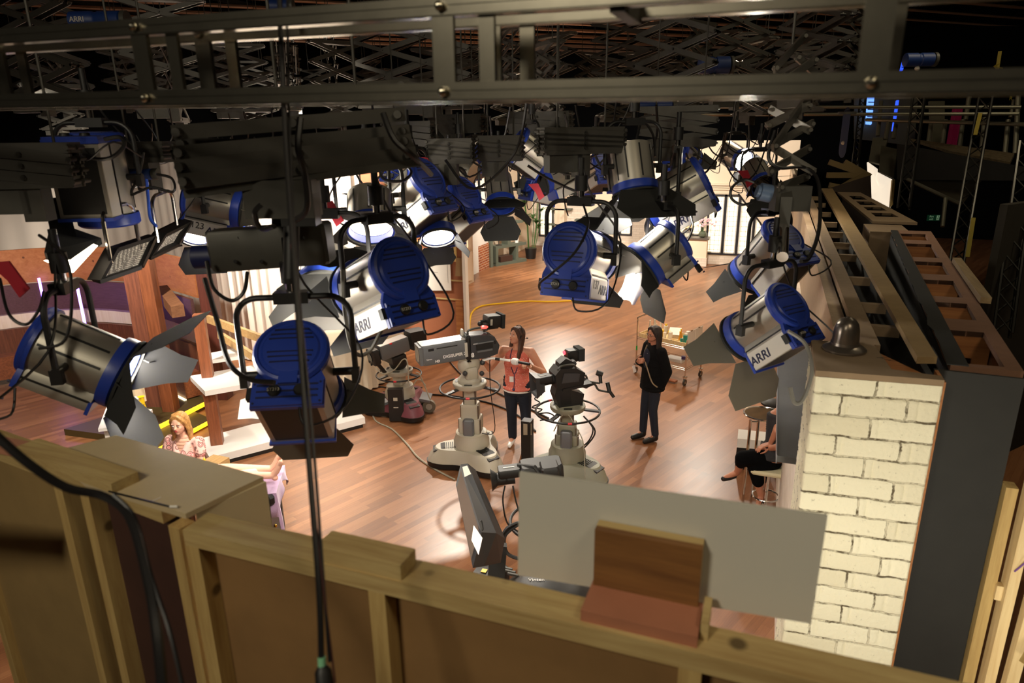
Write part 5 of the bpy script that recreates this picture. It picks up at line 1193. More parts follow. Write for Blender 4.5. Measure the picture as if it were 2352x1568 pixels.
for a, b_ in ((T(.03, .02), T(LX-.03, .02)), (T(.03, LY-.04), T(LX-.03, LY-.04)), (T(.03, .02), T(.03, LY-.04)), (T(LX-.03, .02), T(LX-.03, LY-.04))): mb.bar(a+V((0, 0, .035)), b_+V((0, 0, .035)), .014, .07)
obj('tray_rim', mb, PINE_W, tr)
mb = MB().bar(T(.27, .02, .03), T(.27, LY-.04, .03), .01, .05).bar(T(.03, .15, .03), T(.27, .15, .03), .01, .05).bar(T(.6, .15, .03), T(LX-.03, .15, .03), .01, .05); obj('divider', mb, PINE_W, tr)
FROST = mat('frosted_glass', (226, 218, 206), .35); TEAL = mat('teal_plastic', (10, 120, 112), .4); AMB = mat('amber_liquid', (220, 150, 40), .3)
BOT = [(.026, 0), (.030, .01), (.030, .06), (.013, .14), (.011, .19), (.013, .2), (0, .2)]
JAR = [(.026, 0), (.026, .085), (.022, .09), (0, .09)]
def bottle(lab, x, y, prof, m, s=1, nm='bottle', cap=None, g=None):
    p = T(x, y, .013); t_ = thing(nm, lab, 'bottle', p, 0, g); obj('glass', MB().lathe([(r*s, z*s) for r, z in prof], p, n=14), m, t_)
    if cap: z = prof[-1][1]*s; obj('cap', MB().cyl(p+V((0, 0, z)), p+V((0, 0, z+.02*s)), .014*s), cap, t_)
    return t_
bottle('tall frosted bottle at the handle end of the trolley, nearest the corner', .07, .30, BOT, FROST, 1.15)
bottle('tall frosted bottle second from the trolley handle', .13, .36, BOT, FROST, 1.25)
bottle('short frosted bottle third from the trolley handle', .20, .30, BOT, FROST, .95)
bottle('tall frosted bottle fourth from the trolley handle', .24, .38, BOT, FROST, 1.2)
bottle('clear jug with a yellow stopper at the rear of the trolley', .29, .48, JAR, FROST, 1.5, 'jug', YEL)
bottle('yellow square jar in the middle of the trolley tray', .33, .28, JAR, YEL, 1.25, 'jar')
bottle('clear frosted jar beside the yellow square jar', .42, .22, JAR, FROST, 1.1, 'jar')
bottle('slim yellow jar in mid-tray', .47, .30, JAR, YEL, 1.2, 'jar')
bottle('frosted cylinder jar in mid-tray', .53, .22, JAR, FROST, 1.4, 'jar')
bottle('yellow-orange pump bottle near the far end of the tray', .70, .28, BOT, AMB, .9, cap=YEL)
bottle('orange bottle beside the teal ones', .74, .17, BOT, AMB, .85, cap=YEL)
bottle('short teal jar in front of the tall teal bottle', .79, .14, JAR, TEAL, .9, 'jar')
bottle('tall teal bottle at the end of the tray', .85, .17, JAR, TEAL, 1.6, cap=FROST)
bottle('white tube standing behind the yellow pump bottle', .76, .42, JAR, FROST, 1.5, 'tube')
p = T(.50, .42, .10); single('paper_sheet', MB().box(p, (.2, .28, .004), M.Rotation(.2, 3, 'X')), WHITEM, 'white paper sheet lying on the trolley tray', 'paper')
p = T(.86, .40, .07); single('wicker_basket', MB().ell(p, (.09, .07, .06)), mat('wicker', (150, 96, 56), .8, bump=.8, bs=90), 'small wicker basket at the end of the trolley', 'basket')
t = thing('paper_board', 'two white sheets clipped upright at the end of the trolley', 'paper', T(LX+.02, .3, 0))
for k in (0, 1):
    p = T(LX-.01, .15+k*.26, .13); obj('sheet', MB().box(p, (.24, .004, .26), frame(exn)), WHITEM, t); obj('clip', MB().box(p+V((0, 0, .13)), (.05, .012, .02), frame(exn)), mat('bronze_clip', (120, 90, 60), .4, .8), t)
single('brown_tag', MB().box(T(LX+.02, .3, -.06), (.26, .006, .08), frame(exn)), HARDR, 'brown label board hung below the clipped sheets', 'sign')
pz = V((c0.x, c0.y, .31)); mb = MB().cham(pz+ex*.66+ey*.45+V((0, 0, .02)), (.36, .26, .035), .015, frame(eyn)); single('folded_towel', mb, WHITEM, 'folded white cloth on the lower trolley shelf', 'towel')
single('purple_box', MB().box(pz+ex*.80+ey*.5+V((0, 0, .07)), (.07, .06, .05)), mat('purple_box', (70, 50, 110), .6), 'small purple box on the folded cloth', 'box')
single('green_tape', MB().cyl(V((c0.x, c0.y, .42)), V((c0.x, c0.y, .50)), .0145), mat('green_tape2', (60, 190, 90), .5), 'green tape band on the trolley post', 'tape')
p = PZ(1535, 873, .02); single('slipper', MB().cham(p+V((0, 0, .015)), (.32, .10, .03), .012, M.Rotation(-.4, 3, 'Z')), HARDR, 'flat reddish board lying on the floor under the trolley, right one', 'board')
p = PZ(1528, 868, .02); single('floor_board', MB().cham(p+V((-.12, .0, .02)), (.30, .08, .03), .012, M.Rotation(-.2, 3, 'Z')), HARDR, 'flat reddish board on the floor under the trolley, left one', 'board')

# ================================================================= STUDIO CAMERAS
def ped(label, c, base_m, kind, yaw, ringz, ringr, shroud=None, stages=True, col=PEDG):
    c = V((c.x, c.y, 0)); t = thing('camera_pedestal', label, 'camera pedestal', c, 0)
    # three-cornered base skirt
    for nm, z0, z1, k0, k1, m_ in (('base_bumper', .03, .10, 1.0, 1.02, BLK), ('base_skirt', .10, .27, 1.0, .80, base_m)):
        vs = []; n = 60
        for z, k in ((z0, k0), ((z0+z1)/2, (k0*2+k1)/3), (z1, k1)):
            for i in range(n):
                a = 2*PI*i/n; r = .36+.16*max(0, math.cos(1.5*(a-yaw)))**2 if False else .31+.27*(.5+.5*math.cos(3*(a-yaw)))**1.6
                vs.append(c+V((r*k*math.cos(a), r*k*math.sin(a), z)))
        fs = [(j*n+i, j*n+(i+1) % n, (j+1)*n+(i+1) % n, (j+1)*n+i) for j in range(2) for i in range(n)]+[tuple(range(2*n, 3*n)), tuple(range(n-1, -1, -1))]
        obj(nm, MB().add(vs, fs), m_, t)
    for k in range(3):
        a = yaw+k*2*PI/3; d = V((math.cos(a), math.sin(a), 0)); s_ = V((-d.y, d.x, 0)); p = c+d*.42
        obj('grille_pad', MB().box(p+V((0, 0, .255))+d*.0, (.16, .16, .02), frame(d+V((0, 0, -.25)))), DGREY, t)
        mb = MB()
        for q in range(5): mb.box(c+d*(.22+q*.026)+V((0, 0, .276-q*.001)), (.16, .012, .014), frame(d))
        obj('vent_slats', mb, BLK, t)
        for sd in (-1, 1):
            w_ = obj('wheel', MB().cyl(p+s_*.09*sd+V((0, 0, .062))-s_*.02, p+s_*.09*sd+V((0, 0, .062))+s_*.02, .062, n=18), LGREY, t)
    obj('column_collar', MB().lathe([(.23, .22), (.23, .34), (.205, .40), (.20, .45), (.18, .46), (0, .46)], c, n=32), col, t)
    if stages:
        Rz = M.Rotation(.18, 3, 'Z')
        zt = [.46, .66, .84, ringz]
        H_ = ringz
        for k, (z0, z1, w_) in enumerate(((.46, .46+(H_-.5)*.36, .27), (.50, .46+(H_-.5)*.70, .215), (.60, H_, .145))):
            mb = MB().cham(c+V((0, 0, (z0+z1)/2)), (w_, w_*.86, z1-z0), .012, Rz); obj('column_stage', mb, col, t)
            mb = MB()
            for sx_ in (-1, 1): mb.box(c+Rz @ V((sx_*(w_/2+.004), -w_*.30, 0))+V((0, 0, (z0+z1)/2)), (.01, .03, z1-z0-.02), Rz)
            obj('guide_rail', mb, mat('rail_brown', (70, 52, 40), .5), t)
        mb = MB().cham(c+Rz @ V((0, -.13, .54)), (.14, .09, .26), .02, Rz); obj('hose_cover', mb, MGREY, t)
    # steering ring with spokes
    z = ringz; mb = MB().tube([c+V((ringr*math.cos(a*PI/24), ringr*math.sin(a*PI/24), z)) for a in range(48)], .013, 8, closed=True); obj('steering_ring', mb, BLK, t)
    for k in range(3):
        a = yaw+.6+k*2*PI/3; d = V((math.cos(a), math.sin(a), 0)); obj('ring_spoke', MB().bar(c+d*.12+V((0, 0, z+.03)), c+d*ringr+V((0, 0, z)), .05, .02), DGREY, t)
    for a in (2.4, 5.0): obj('ring_marker', MB().tube([c+V((ringr*math.cos(a+q*.03), ringr*math.sin(a+q*.03), z)) for q in range(5)], .015, 8), mat('red_marker', (200, 30, 40), .4), t)
    obj('head_plate', MB().lathe([(.05, z-.10), (.08, z-.02), (.20, z+.02), (.215, z+.05), (.215, z+.08), (.20, z+.09), (0, z+.09)], c, n=36), col, t)
    mb = MB()
    for k in range(4):
        a = k*PI/2+.3; mb.box(c+V((.165*math.cos(a), .165*math.sin(a), z+.091)), (.10, .035, .006), M.Rotation(a+PI/2, 3, 'Z'))
    obj('plate_slots', mb, BLK, t)
    return t
def yawframe(az, pitch=0): return frame(azdir(az, pitch))
# ---- middle camera (grey box lens) and its pedestal
cA = PZ(1085, 1062)
ped('putty-coloured camera pedestal standing in front of the woman in coral', cA, PEDG, 0, math.radians(-32), 1.05, .38)
t = thing('studio_camera', 'grey broadcast camera with a box lens marked DIGISUPER 27, middle pedestal', 'camera', V((cA.x, cA.y, 1.14)))
zc = 1.60; K = V((cA.x, cA.y, zc)); Rf = yawframe(-112, 2); fx, fy, fz = -Rf.col[0], Rf.col[1], Rf.col[2]
o_ = K+fy*-.02
obj('head_base', MB().lathe([(.15, 0), (.15, .03), (.10, .09), (.07, .14)], V((cA.x, cA.y, 1.14)), n=24), PEDG, t)
mb = MB().ell(K-V((0, 0, .24)), (.10, .15, .14), Rf); mb.cham(K-V((0, 0, .33))+fx*.10, (.06, .16, .16), .02, Rf); obj('pan_head', mb, PEDG, t)
for sd, q in ((1, .10), (1, -.12)): obj('drag_knob', MB().ell(K-V((0, 0, .30))+fx*.13+fy*q-V((0, 0, .04 if q < 0 else 0)), .032), DGREY, t)
obj('cradle_plate', MB().box(K-fz*.135-fy*.05, (.16, .42, .04), Rf), PEDG, t)
MG2 = mat('lens_side_grey', (96, 98, 100), .45, .1); MG3 = mat('lens_top_silver', (190, 186, 184), .3, .4)
Lc = K+fy*.34
mb = MB().cham(Lc, (.25, .56, .25), .02, Rf); mb.mi = 1; mb.box(Lc+fz*.126, (.215, .55, .004), Rf); obj('box_lens', mb, [MG2, MG3], t)
mb = MB().prism([(-.115, -.115), (.115, -.115), (.115, .115), (-.115, .115)], Lc+fy*.275, fx, fz, fy*.035); obj('lens_hood', mb, MG2, t)
obj('front_glass', MB().cyl(Lc+fy*.305, Lc+fy*.312, .095, n=28), LENSD, t)
mb = MB().box(Lc+fx*.127+fz*.075-fy*.03, (.004, .26, .012), Rf).box(Lc+fx*.127+fz*.07+fy*.17, (.004, .07, .03), Rf); obj('side_slot', mb, BLK, t)
text_mesh('lens_lettering', 'DIGISUPER 27', .052, WHITE, Lc+fx*.128-fz*.045-fy*.13, fy*-1, fz, t, .001, .02, .0)
text_mesh('lens_lettering', 'Canon', .026, WHITE, Lc+fx*.128-fz*.045+fy*.20, fy*-1, fz, t, .0008)
text_mesh('lens_lettering', 'HD', .04, WHITE, Lc+fx*.128-fz*.085+fy*.10, fy*-1, fz, t, .001, .03)
Bc = K-fy*.10
obj('mount_flange', MB().cham(Lc-fy*.30, (.30, .05, .33), .03, Rf), BLK, t)
obj('mount_plate', MB().box(Lc-fy*.268+fx*.13, (.006, .035, .18), Rf), LGREY, t)
mb = MB().prism([(-.13, -.14), (.06, -.16), (.22, -.13), (.25, -.02), (.19, .10), (.09, .14), (-.12, .15)], Bc-fx*.11-fy*.02, -fy, fz, fx*.22); obj('camera_body', mb, DGREY, t)
mb = MB().box(Bc+fx*.112-fy*.07+fz*.0, (.01, .22, .07), Rf).box(Bc+fx*.112-fy*.21+fz*.03, (.01, .03, .04), Rf); obj('side_recess', mb, BLK, t)
mb = MB().box(Bc+fx*.118-fy*.07-fz*.055, (.012, .20, .022), Rf).box(Bc+fx*.118-fy*.06+fz*.05, (.012, .26, .016), Rf); obj('side_trim', mb, MGREY, t)
text_mesh('camera_number', '8', .075, WHITE, Bc+fx*.114+fy*.09-fz*.09, -fy, fz, t, .002, .04)
text_mesh('camera_lettering', 'SONY', .022, WHITE, Bc+fx*.125+fy*.05+fz*.052, -fy, fz, t, .001)
mb = MB().tube(smooth_pts([Bc+fy*.10+fz*.15, Bc+fy*.08+fz*.20, Bc-fy*.08+fz*.21, Bc-fy*.12+fz*.15], 4), .014, 8); obj('carry_handle', mb, CHAR, t)
obj('tally_lamp', MB().cham(Bc+fy*.17+fz*.19, (.06, .03, .08), .008, Rf), LGREY, t)
mb = MB().ell(Bc-fy*.12+fz*.21, (.05, .05, .02)); obj('red_tally', mb, mat('tally_red', (255, 60, 50), .3, emit=2.0, ecol=(255, 80, 70)), t)
vf = PD(1130, 736, 8.75); RV = yawframe(-118, -4)
mb = MB().cham(vf, (.17, .20, .15), .015, RV); obj('viewfinder', mb, BLK, t)
obj('viewfinder_hood', MB().prism([(-.10, -.09), (.10, -.09), (.10, .09), (-.10, .09)], vf-RV.col[1]*.10, RV.col[0], RV.col[2], -RV.col[1]*.04), BLKM, t)
obj('viewfinder_plate', MB().box(vf-RV.col[0]*.087+RV.col[1]*.05, (.003, .03, .08), RV), LGREY, t)
q = Bc-fy*.14+fz*.16; mb = MB().tube([q, q+V((0, 0, .08)), vf-V((0, 0, .07))+RV.col[1]*.05], .022, 8).cyl(q+V((0, 0, .02)), vf-V((0, 0, .10))-RV.col[1]*.08, .012).tube([vf+RV.col[1]*.16+V((0, 0, .0)), vf+RV.col[1]*.05], .018, 8).ell(vf+RV.col[1]*.17-V((0, 0, .03)), .035, n=10, m=6); obj('viewfinder_arm', mb, BLK, t)
# pan bar with zoom grip
pb0 = K-V((0, 0, .20))-fy*.16+fx*.05; pb1 = PD(1172, 828, 8.55); pb2 = PD(1205, 834, 8.45)
mb = MB().tube([pb0, pb0.lerp(pb1, .35)+V((0, 0, .03)), pb1], .016, 10); obj('pan_bar', mb, WHITE, t)
obj('pan_bar_grip', MB().tube([pb0.lerp(pb1, .45)+V((0, 0, .022)), pb0.lerp(pb1, .62)+V((0, 0, .015))], .019, 10), BLK, t)
mb = MB().cham(pb1.lerp(pb2, .35), (.07, .10, .07), .015, frame(pb2-pb1)); obj('zoom_control', mb, WHITE, t)
obj('zoom_handle', MB().cyl(pb1.lerp(pb2, .5), pb2+(pb2-pb1)*.35, .018), BLK, t)
obj('bar_joint', MB().ell(pb0-V((0, 0, .03)), .035), DGREY, t)
cable('thin black cable hanging from the middle camera down to its pedestal base', [K-fy*.28-V((0, 0, .12)), V((cA.x+.30, cA.y-.05, 1.1)), V((cA.x+.36, cA.y-.08, .55)), V((cA.x+.20, cA.y-.12, .50))], .006, nm='camera_cable')
# ---- black camera to the right
cB = PZ(1302, 1092)
ped('grey-green camera pedestal under the black camera, right of the woman in coral', cB, mat('grey_green_putty', (138, 136, 118), .5), 0, math.radians(100), .88, .39, col=mat('grey_green_col', (132, 128, 110), .5))
t = thing('studio_camera', 'black broadcast camera with a red tally light, pointing left, on the right pedestal', 'camera', V((cB.x, cB.y, .97)))
K = V((cB.x-.03, cB.y, 1.32)); Rf = yawframe(-108, 4); fx, fy, fz = -Rf.col[0], Rf.col[1], Rf.col[2]
mb = MB().prism([(-.14, 0), (.16, -.02), (.18, .12), (.02, .20), (-.16, .32), (-.20, .18)], V((cB.x, cB.y, .97))-fx*.08, -fy, V((0, 0, 1)), fx*.16); obj('pan_head', mb, BLK, t)
obj('prompter_column', MB().cham(K-V((0, 0, .19))+fy*.04, (.20, .18, .30), .02, Rf), BLK, t)
obj('base_tray', MB().box(K-fz*.12-fy*.10, (.24, .38, .03), Rf), BLK, t)
mb = MB().prism([(-.16, -.10), (.18, -.11), (.21, .04), (.10, .12), (-.10, .15), (-.17, .08)], K-fx*.11, -fy, fz, fx*.22); obj('camera_body', mb, BLK, t)
obj('side_panel', MB().prism([(-.10, -.03), (.12, -.05), (.14, .05), (-.06, .09)], K+fx*.11, -fy, fz, fx*.008), DGREY, t)
mb = MB().prism([(-.10, .10), (.08, .09), (.07, .20), (-.01, .25), (-.09, .20)], K-fx*.07, -fy, fz, fx*.14); obj('top_housing', mb, BLK, t)
mb = MB().tube(smooth_pts([K+fy*.14+fz*.14+fx*.1, K+fy*.08+fz*.18+fx*.1, K-fy*.06+fz*.17+fx*.1, K-fy*.10+fz*.12+fx*.1], 4), .013, 8); obj('carry_handle', mb, CHAR, t)
Lc = K+fy*.30-fz*.01; mb = MB().tube([K+fy*.14, K+fy*.30], .06, 16).cham(Lc+fz*.05+fx*.03, (.14, .20, .08), .01, Rf); obj('lens', mb, BLK, t)
obj('lens_label', MB().box(Lc+fz*.092+fx*.03, (.01, .10, .002), Rf), LGREY, t)
mb = MB().prism([(-.08, -.09), (.08, -.09), (.08, .09), (-.08, .09)], K+fy*.30-fz*.02, fx, fz, fy*.01); mb.add([K+fy*.31+fx*a*.08+fz*(b_*.09-.02) for a, b_ in ((-1, -1), (1, -1), (1, 1), (-1, 1))]+[K+fy*.42+fx*a*.12+fz*(b_*.13-.03) for a, b_ in ((-1, -1), (1, -1), (1, 1), (-1, 1))], [(0, 1, 5, 4), (1, 2, 6, 5), (2, 3, 7, 6), (3, 0, 4, 7)]); obj('matte_box', mb, DGREY, t)
vf = PD(1313, 815, 8.55); RV = yawframe(-110, 0)
obj('viewfinder', MB().cham(vf, (.15, .16, .15), .02, RV), BLK, t); obj('viewfinder_hood', MB().prism([(-.09, -.07), (.09, -.07), (.09, .09), (-.09, .09)], vf-RV.col[1]*.06, RV.col[0], RV.col[2], -RV.col[1]*.08), BLKM, t)
obj('red_tally', MB().ell(vf+RV.col[1]*.085-RV.col[0]*-.04+V((0, 0, .03)), (.035, .015, .025), RV), mat('tally_red2', (255, 40, 40), .3, emit=6, ecol=(255, 50, 60)), t)
obj('viewfinder_post', MB().tube([vf-V((0, 0, .06)), K-fy*.12+fz*.14], .03, 8), BLK, t)
e0 = K-fy*.18-fz*.06; e1 = PD(1345, 890, 8.5)
obj('handle_bracket', MB().bar(e0, e1, .05, .02).bar(e1, PD(1362, 883, 8.4), .03, .02), CHAR, t)
for pts in ([(1330, 860), (1345, 862), (1352, 875), (1378, 880)], [(1345, 886), (1365, 882), (1375, 895), (1398, 900)]):
    obj('handle_tube', MB().tube(smooth_pts([PD(u, v, 8.4) for u, v in pts], 5), .013, 8), CHAR, t)
for a, b_, r_ in (((1378, 858), (1380, 880), .022), ((1395, 878), (1400, 900), .026), ((1400, 898), (1410, 912), .02), ((1370, 855), (1384, 860), .035)):
    obj('hand_grip', MB().cyl(PD(*a, 8.4), PD(*b_, 8.4), r_, n=12), BLK, t)
obj('cable_nest', MB().tube(smooth_pts([PD(*q, 8.6) for q in ((1245, 905), (1228, 915), (1240, 925), (1222, 935), (1245, 940), (1230, 950), (1260, 948), (1275, 960), (1240, 965))], 5), .009, 6), BLK, t)
for lab, pts in (('black cable hanging in a loop at the right of the black camera pedestal', [(1345, 960), (1362, 985), (1350, 1015), (1320, 1035)]), ('second looping black cable beside the right pedestal', [(1340, 955), (1367, 990), (1345, 1025), (1318, 1040)]), ('black cable from the black camera to its pan head', [(1325, 885), (1318, 905), (1305, 925)])):
    cable(lab, [PD(u, v, 8.5) for u, v in pts], .010, nm='camera_cable')
cable('grey safety rope tied in front of the black camera pedestal', [PD(1272, 990, 8.2), PD(1298, 948, 8.1), PD(1325, 985, 8.1), PD(1340, 1020, 8.0), PD(1344, 1100, 7.9)], .007, CABLEG, nm='camera_cable')
# dark post with a cream label between the two pedestals
p = PZ(1212, 1100); t = thing('prompter_case', 'tall narrow black case with a cream label between the two camera pedestals', 'case', V((p.x, p.y, 0)))
obj('case_body', MB().box((p.x, p.y, .40), (.12, .12, .80)), BLK, t); obj('cream_label', MB().box((p.x, p.y, .70), (.10, .128, .14), yawframe(0)), mat('cream_label', (150, 134, 112), .6), t)
# ---- rear camera at left on a purple-red pedestal
cC = PZ(922, 945); MAUVE = mat('mauve_paint', (118, 62, 72), .5)
t = ped('rear camera pedestal with mauve sides and exposed wheels, left of mid-floor', cC, MAUVE, 0, math.radians(-35), .62, .34, stages=False)
for sx_, u, v in ((-1, 877, 955), (1, 980, 945)):
    p = PZ(u, v); d = V((p.x-cC.x, p.y-cC.y, 0)).normalized()
    for k in (-.05, .05): 
        w_ = obj('wheel', MB().cyl(V((p.x+k, p.y, .10))-FWD*.03, V((p.x+k, p.y, .10))+FWD*.03, .10, n=24), mat('tyre_beige', (120, 112, 96), .6), t)
        obj('hub', MB().cyl(V((p.x+k, p.y, .10))-FWD*.034, V((p.x+k, p.y, .10))-FWD*.02, .05, n=18).cyl(V((p.x+k, p.y, .10))-FWD*.038, V((p.x+k, p.y, .10))-FWD*.02, .02, n=12), LGREY if k > 0 else BLK, w_)
    obj('wheel_cover', MB().box(V((p.x, p.y, .24)), (.30, .16, .04), frame(d+V((0, 0, -.2)))), MGREY, t)
obj('battery_case', MB().box(V((cC.x, cC.y, .28))-FWD*.38, (.22, .10, .50), frame(FWD)), BLK, t)
obj('case_label', MB().box(V((cC.x, cC.y, .38))-FWD*.436+V((0, 0, 0)), (.06, .004, .05), frame(FWD)), LGREY, t)
obj('case_label', MB().box(V((cC.x, cC.y, .25))-FWD*.436, (.07, .004, .012), frame(FWD)), LGREY, t)
obj('column_stub', MB().cham(V((cC.x, cC.y, .54)), (.16, .16, .18), .02), PEDG, t)
t = thing('studio_camera', 'rear broadcast camera with a grey box lens, pointing down left beside the clothed table', 'camera', V((cC.x, cC.y, .71)))
K = V((cC.x+.06, cC.y, 1.10)); Rf = yawframe(-128, 8); fx, fy, fz = -Rf.col[0], Rf.col[1], Rf.col[2]
obj('pan_head', MB().ell(V((cC.x, cC.y, .80)), (.14, .14, .11)), BLK, t); obj('prompter_base', MB().cham(V((cC.x-.08, cC.y, .89)), (.44, .24, .12), .02, Rf), BLK, t)
obj('box_lens', MB().cham(K+fy*.14, (.21, .48, .22), .015, Rf), MG2, t); obj('lens_top', MB().box(K+fy*.14+fz*.112, (.18, .46, .004), Rf), MG3, t); obj('red_mark', MB().box(K+fy*.2+fz*.1+fx*.09, (.03, .04, .02), Rf), mat('red_marker', (200, 30, 40), .4), t)
mb = MB().prism([(-.12, -.13), (.12, -.13), (.15, .12), (-.12, .16)], K-fx*.11-fy*.26, -fy, fz, fx*.22); obj('camera_body', mb, BLK, t)
obj('matte_box', MB().cham(K+fy*.46-fz*.03, (.22, .12, .24), .02, Rf), BLK, t); obj('front_glass', MB().cyl(K+fy*.52-fz*.03, K+fy*.53-fz*.03, .07, n=20), LENSD, t)
obj('support_post', MB().bar(K+fy*.44-fz*.13, K+fy*.34-fz*.34, .05, .05), BLK, t)
mb = MB(); rnd = random.Random(9)
for i in range(16): mb.ell(PD(862+rnd.uniform(-12, 14), 830+rnd.uniform(-10, 10), 10), .018, n=7, m=5)
obj('connector_cluster', mb, BLK, t)
for lab, pts in (('grey cable arching over the rear pedestal ring', [(862, 845), (880, 858), (905, 850), (925, 826), (935, 830), (938, 860), (938, 890)]), ('grey cable curving right of the rear pedestal', [(955, 855), (965, 862), (985, 910), (988, 918)]), ('second grey cable looping at the back of the rear pedestal', [(945, 893), (955, 875), (965, 872), (978, 885)])):
    cable(lab, [PD(u, v, 9.9) for u, v in pts], .009, CABLEG, nm='camera_cable')
# ---- nearest camera with big prompter screen, half hidden by the white panel
t = thing('prompter_screen', 'big black wedge-shaped prompter screen in the foreground with a white paper taped on', 'screen', PZ(1130, 1310, .9))
q = lambda u, v, D: PD(u, v, D)
TT0, TT1 = q(1056, 1068, 5.05), q(1090, 1066, 5.15)      # top edge, front and back
F0 = [q(1047, 1120, 4.9), q(1060, 1066, 5.1), q(1078, 1064, 5.15), q(1105, 1233, 4.35), q(1085, 1305, 4.2)]
mb = MB()
a1, a2, a3, a4 = q(1050, 1100, 4.95), q(1060, 1064, 5.1), q(1085, 1300, 4.25), q(1098, 1235, 4.45)
b1, b2, b3, b4 = q(1062, 1110, 5.15), q(1090, 1068, 5.2), q(1160, 1290, 4.55), q(1152, 1222, 4.65)
c1_, c2_ = q(1072, 1090, 5.05), q(1120, 1232, 4.35)
front = [q(1047, 1112, 4.92), q(1058, 1066, 5.12), q(1106, 1222, 4.38), q(1086, 1304, 4.22)]
rim = [q(1052, 1100, 5.0), q(1074, 1064, 5.16), q(1140, 1224, 4.50), q(1112, 1300, 4.35)]
back = [q(1066, 1100, 5.25), q(1092, 1078, 5.25), q(1160, 1236, 4.75), q(1150, 1292, 4.65)]
def ring8(R): return R
vs = front+rim+back; fs = [(0, 1, 2, 3)]
for k in range(4): fs += [(k, (k+1) % 4, 4+(k+1) % 4, 4+k), (4+k, 4+(k+1) % 4, 8+(k+1) % 4, 8+k)]
fs.append((11, 10, 9, 8)); obj('screen_housing', MB().add(vs, fs), mat('prompter_black', (26, 26, 28), .45), t, smooth=False)
cf = sum(front, V())/4; off = (cf-sum(rim, V())/4).normalized()*.006
obj('screen_glass', MB().add([cf+(p-cf)*.86+off for p in front], [(0, 1, 2, 3)]), mat('dim_glass', (86, 74, 66), .15), t)
obj('white_tape', MB().add([q(1062, 1072, 5.0), q(1073, 1069, 5.03), q(1082, 1088, 4.95), q(1067, 1095, 4.9)], [(0, 1, 2, 3)]), LGREY, t)
pp = [q(1088, 1206, 4.30), q(1108, 1235, 4.22), q(1099, 1274, 4.15), q(1083, 1240, 4.22)]
nn = (pp[1]-pp[0]).cross(pp[3]-pp[0]).normalized()*.002
single('paper_note', MB().add(pp+[p+nn for p in pp], [(0, 1, 2, 3), (7, 6, 5, 4), (0, 1, 5, 4), (1, 2, 6, 5), (2, 3, 7, 6), (3, 0, 4, 7)]), WHITE, 'white paper note with faint writing taped on the prompter screen', 'paper')
obj('side_handle', MB().tube(smooth_pts([q(1103, 1198, 4.3), q(1106, 1195, 4.3), q(1110, 1215, 4.28), q(1107, 1217, 4.28)], 3), .004, 6), BLK, t)
p = PZ(1128, 1420, .0); t = thing('camera_pedestal', 'black pedestal column and base of the nearest camera, mostly hidden by the white panel', 'camera pedestal', V((-1.2, 4.4, 0)))
obj('column', MB().bar(q(1145, 1250, 4.9), q(1138, 1345, 4.9), .12, .10, up=FWD), BLK, t); obj('column_label', MB().bar(q(1137, 1262, 4.8), q(1135, 1282, 4.8), .075, .01, up=FWD), LGREY, t)
bc = PZ(1260, 1345, .3); obj('base_drum', MB().lathe([(.42, 0), (.44, .08), (.40, .22), (.30, .30), (.22, .34), (0, .34)], V((bc.x, bc.y, 0)), n=36), BLK, t)
obj('base_foot', MB().cham(PZ(1125, 1330, .15), (.30, .30, .2), .03), BLK, t)
obj('warning_sticker', MB().box(PZ(1112, 1310, .258), (.05, .05, .004)), YEL, t)
obj('vent_slats', MB().box(PZ(1165, 1305, .30), (.10, .02, .02)).box(PZ(1172, 1312, .30), (.10, .02, .02)).box(PZ(1178, 1319, .30), (.10, .02, .02)), CHAR, t)
text_mesh('base_lettering', 'Vinten', .055, WHITE, PZ(1232, 1331, .345), RGT, FWD, t, .001)
obj('round_button', MB().cyl(PZ(1206, 1352, .33), PZ(1206, 1352, .345), .025), WHITE, t)
mb = MB().tube([V((bc.x+.33*math.cos(a*PI/20), bc.y+.33*math.sin(a*PI/20), .95)) for a in range(40)], .014, 8, closed=True); obj('steering_ring', mb, BLK, t)
t = thing('studio_camera', 'small black camera lens of the nearest camera poking out left of the white panel', 'camera', PD(1190, 1100, 5.6))
Rf = yawframe(-95, 4); K = PD(1165, 1098, 5.5); fx, fy, fz = -Rf.col[0], Rf.col[1], Rf.col[2]
obj('lens', MB().tube([K-fy*.06, K+fy*.10], .05, 16).tube([K+fy*.08, K+fy*.13], [.05, .09], 16), BLK, t); obj('lens_motor', MB().cham(K+fz*.06-fy*.02, (.12, .18, .07), .01, Rf), BLK, t); obj('lens_label', MB().box(K+fz*.097-fy*.02, (.012, .09, .002), Rf), LGREY, t)
obj('camera_body', MB().cham(K-fy*.28, (.2, .34, .22), .02, Rf), BLK, t); obj('viewfinder', MB().cham(PD(1262, 1080, 5.4), (.16, .14, .12), .015, Rf), BLK, t); obj('pan_handle', MB().tube([PD(1190, 1068, 5.5), PD(1228, 1072, 5.4), PD(1240, 1088, 5.4)], .018, 8), BLK, t)
for lab, pts in (('thin black cable drooping from the nearest camera lens, left one', [(1160, 1115), (1155, 1150), (1165, 1200), (1190, 1220)]), ('thin black cable drooping from the nearest camera lens, right one', [(1178, 1115), (1185, 1150), (1195, 1180)]), ('thick black hose looping from the prompter towards the white panel', [(1150, 1240), (1165, 1212), (1195, 1200), (1160, 1230), (1165, 1270), (1200, 1285)]), ('white cord loop on the floor below the white panel', [(1330, 1370), (1335, 1345), (1350, 1350), (1355, 1365), (1345, 1380)])):
    cable(lab, [PD(u, v, 5.3) for u, v in pts] if 'floor' not in lab else [PZ(u, v, .02) for u, v in pts], .007 if 'thin' in lab else .014, CABLE if 'white cord' not in lab else CABLEG, nm='camera_cable')

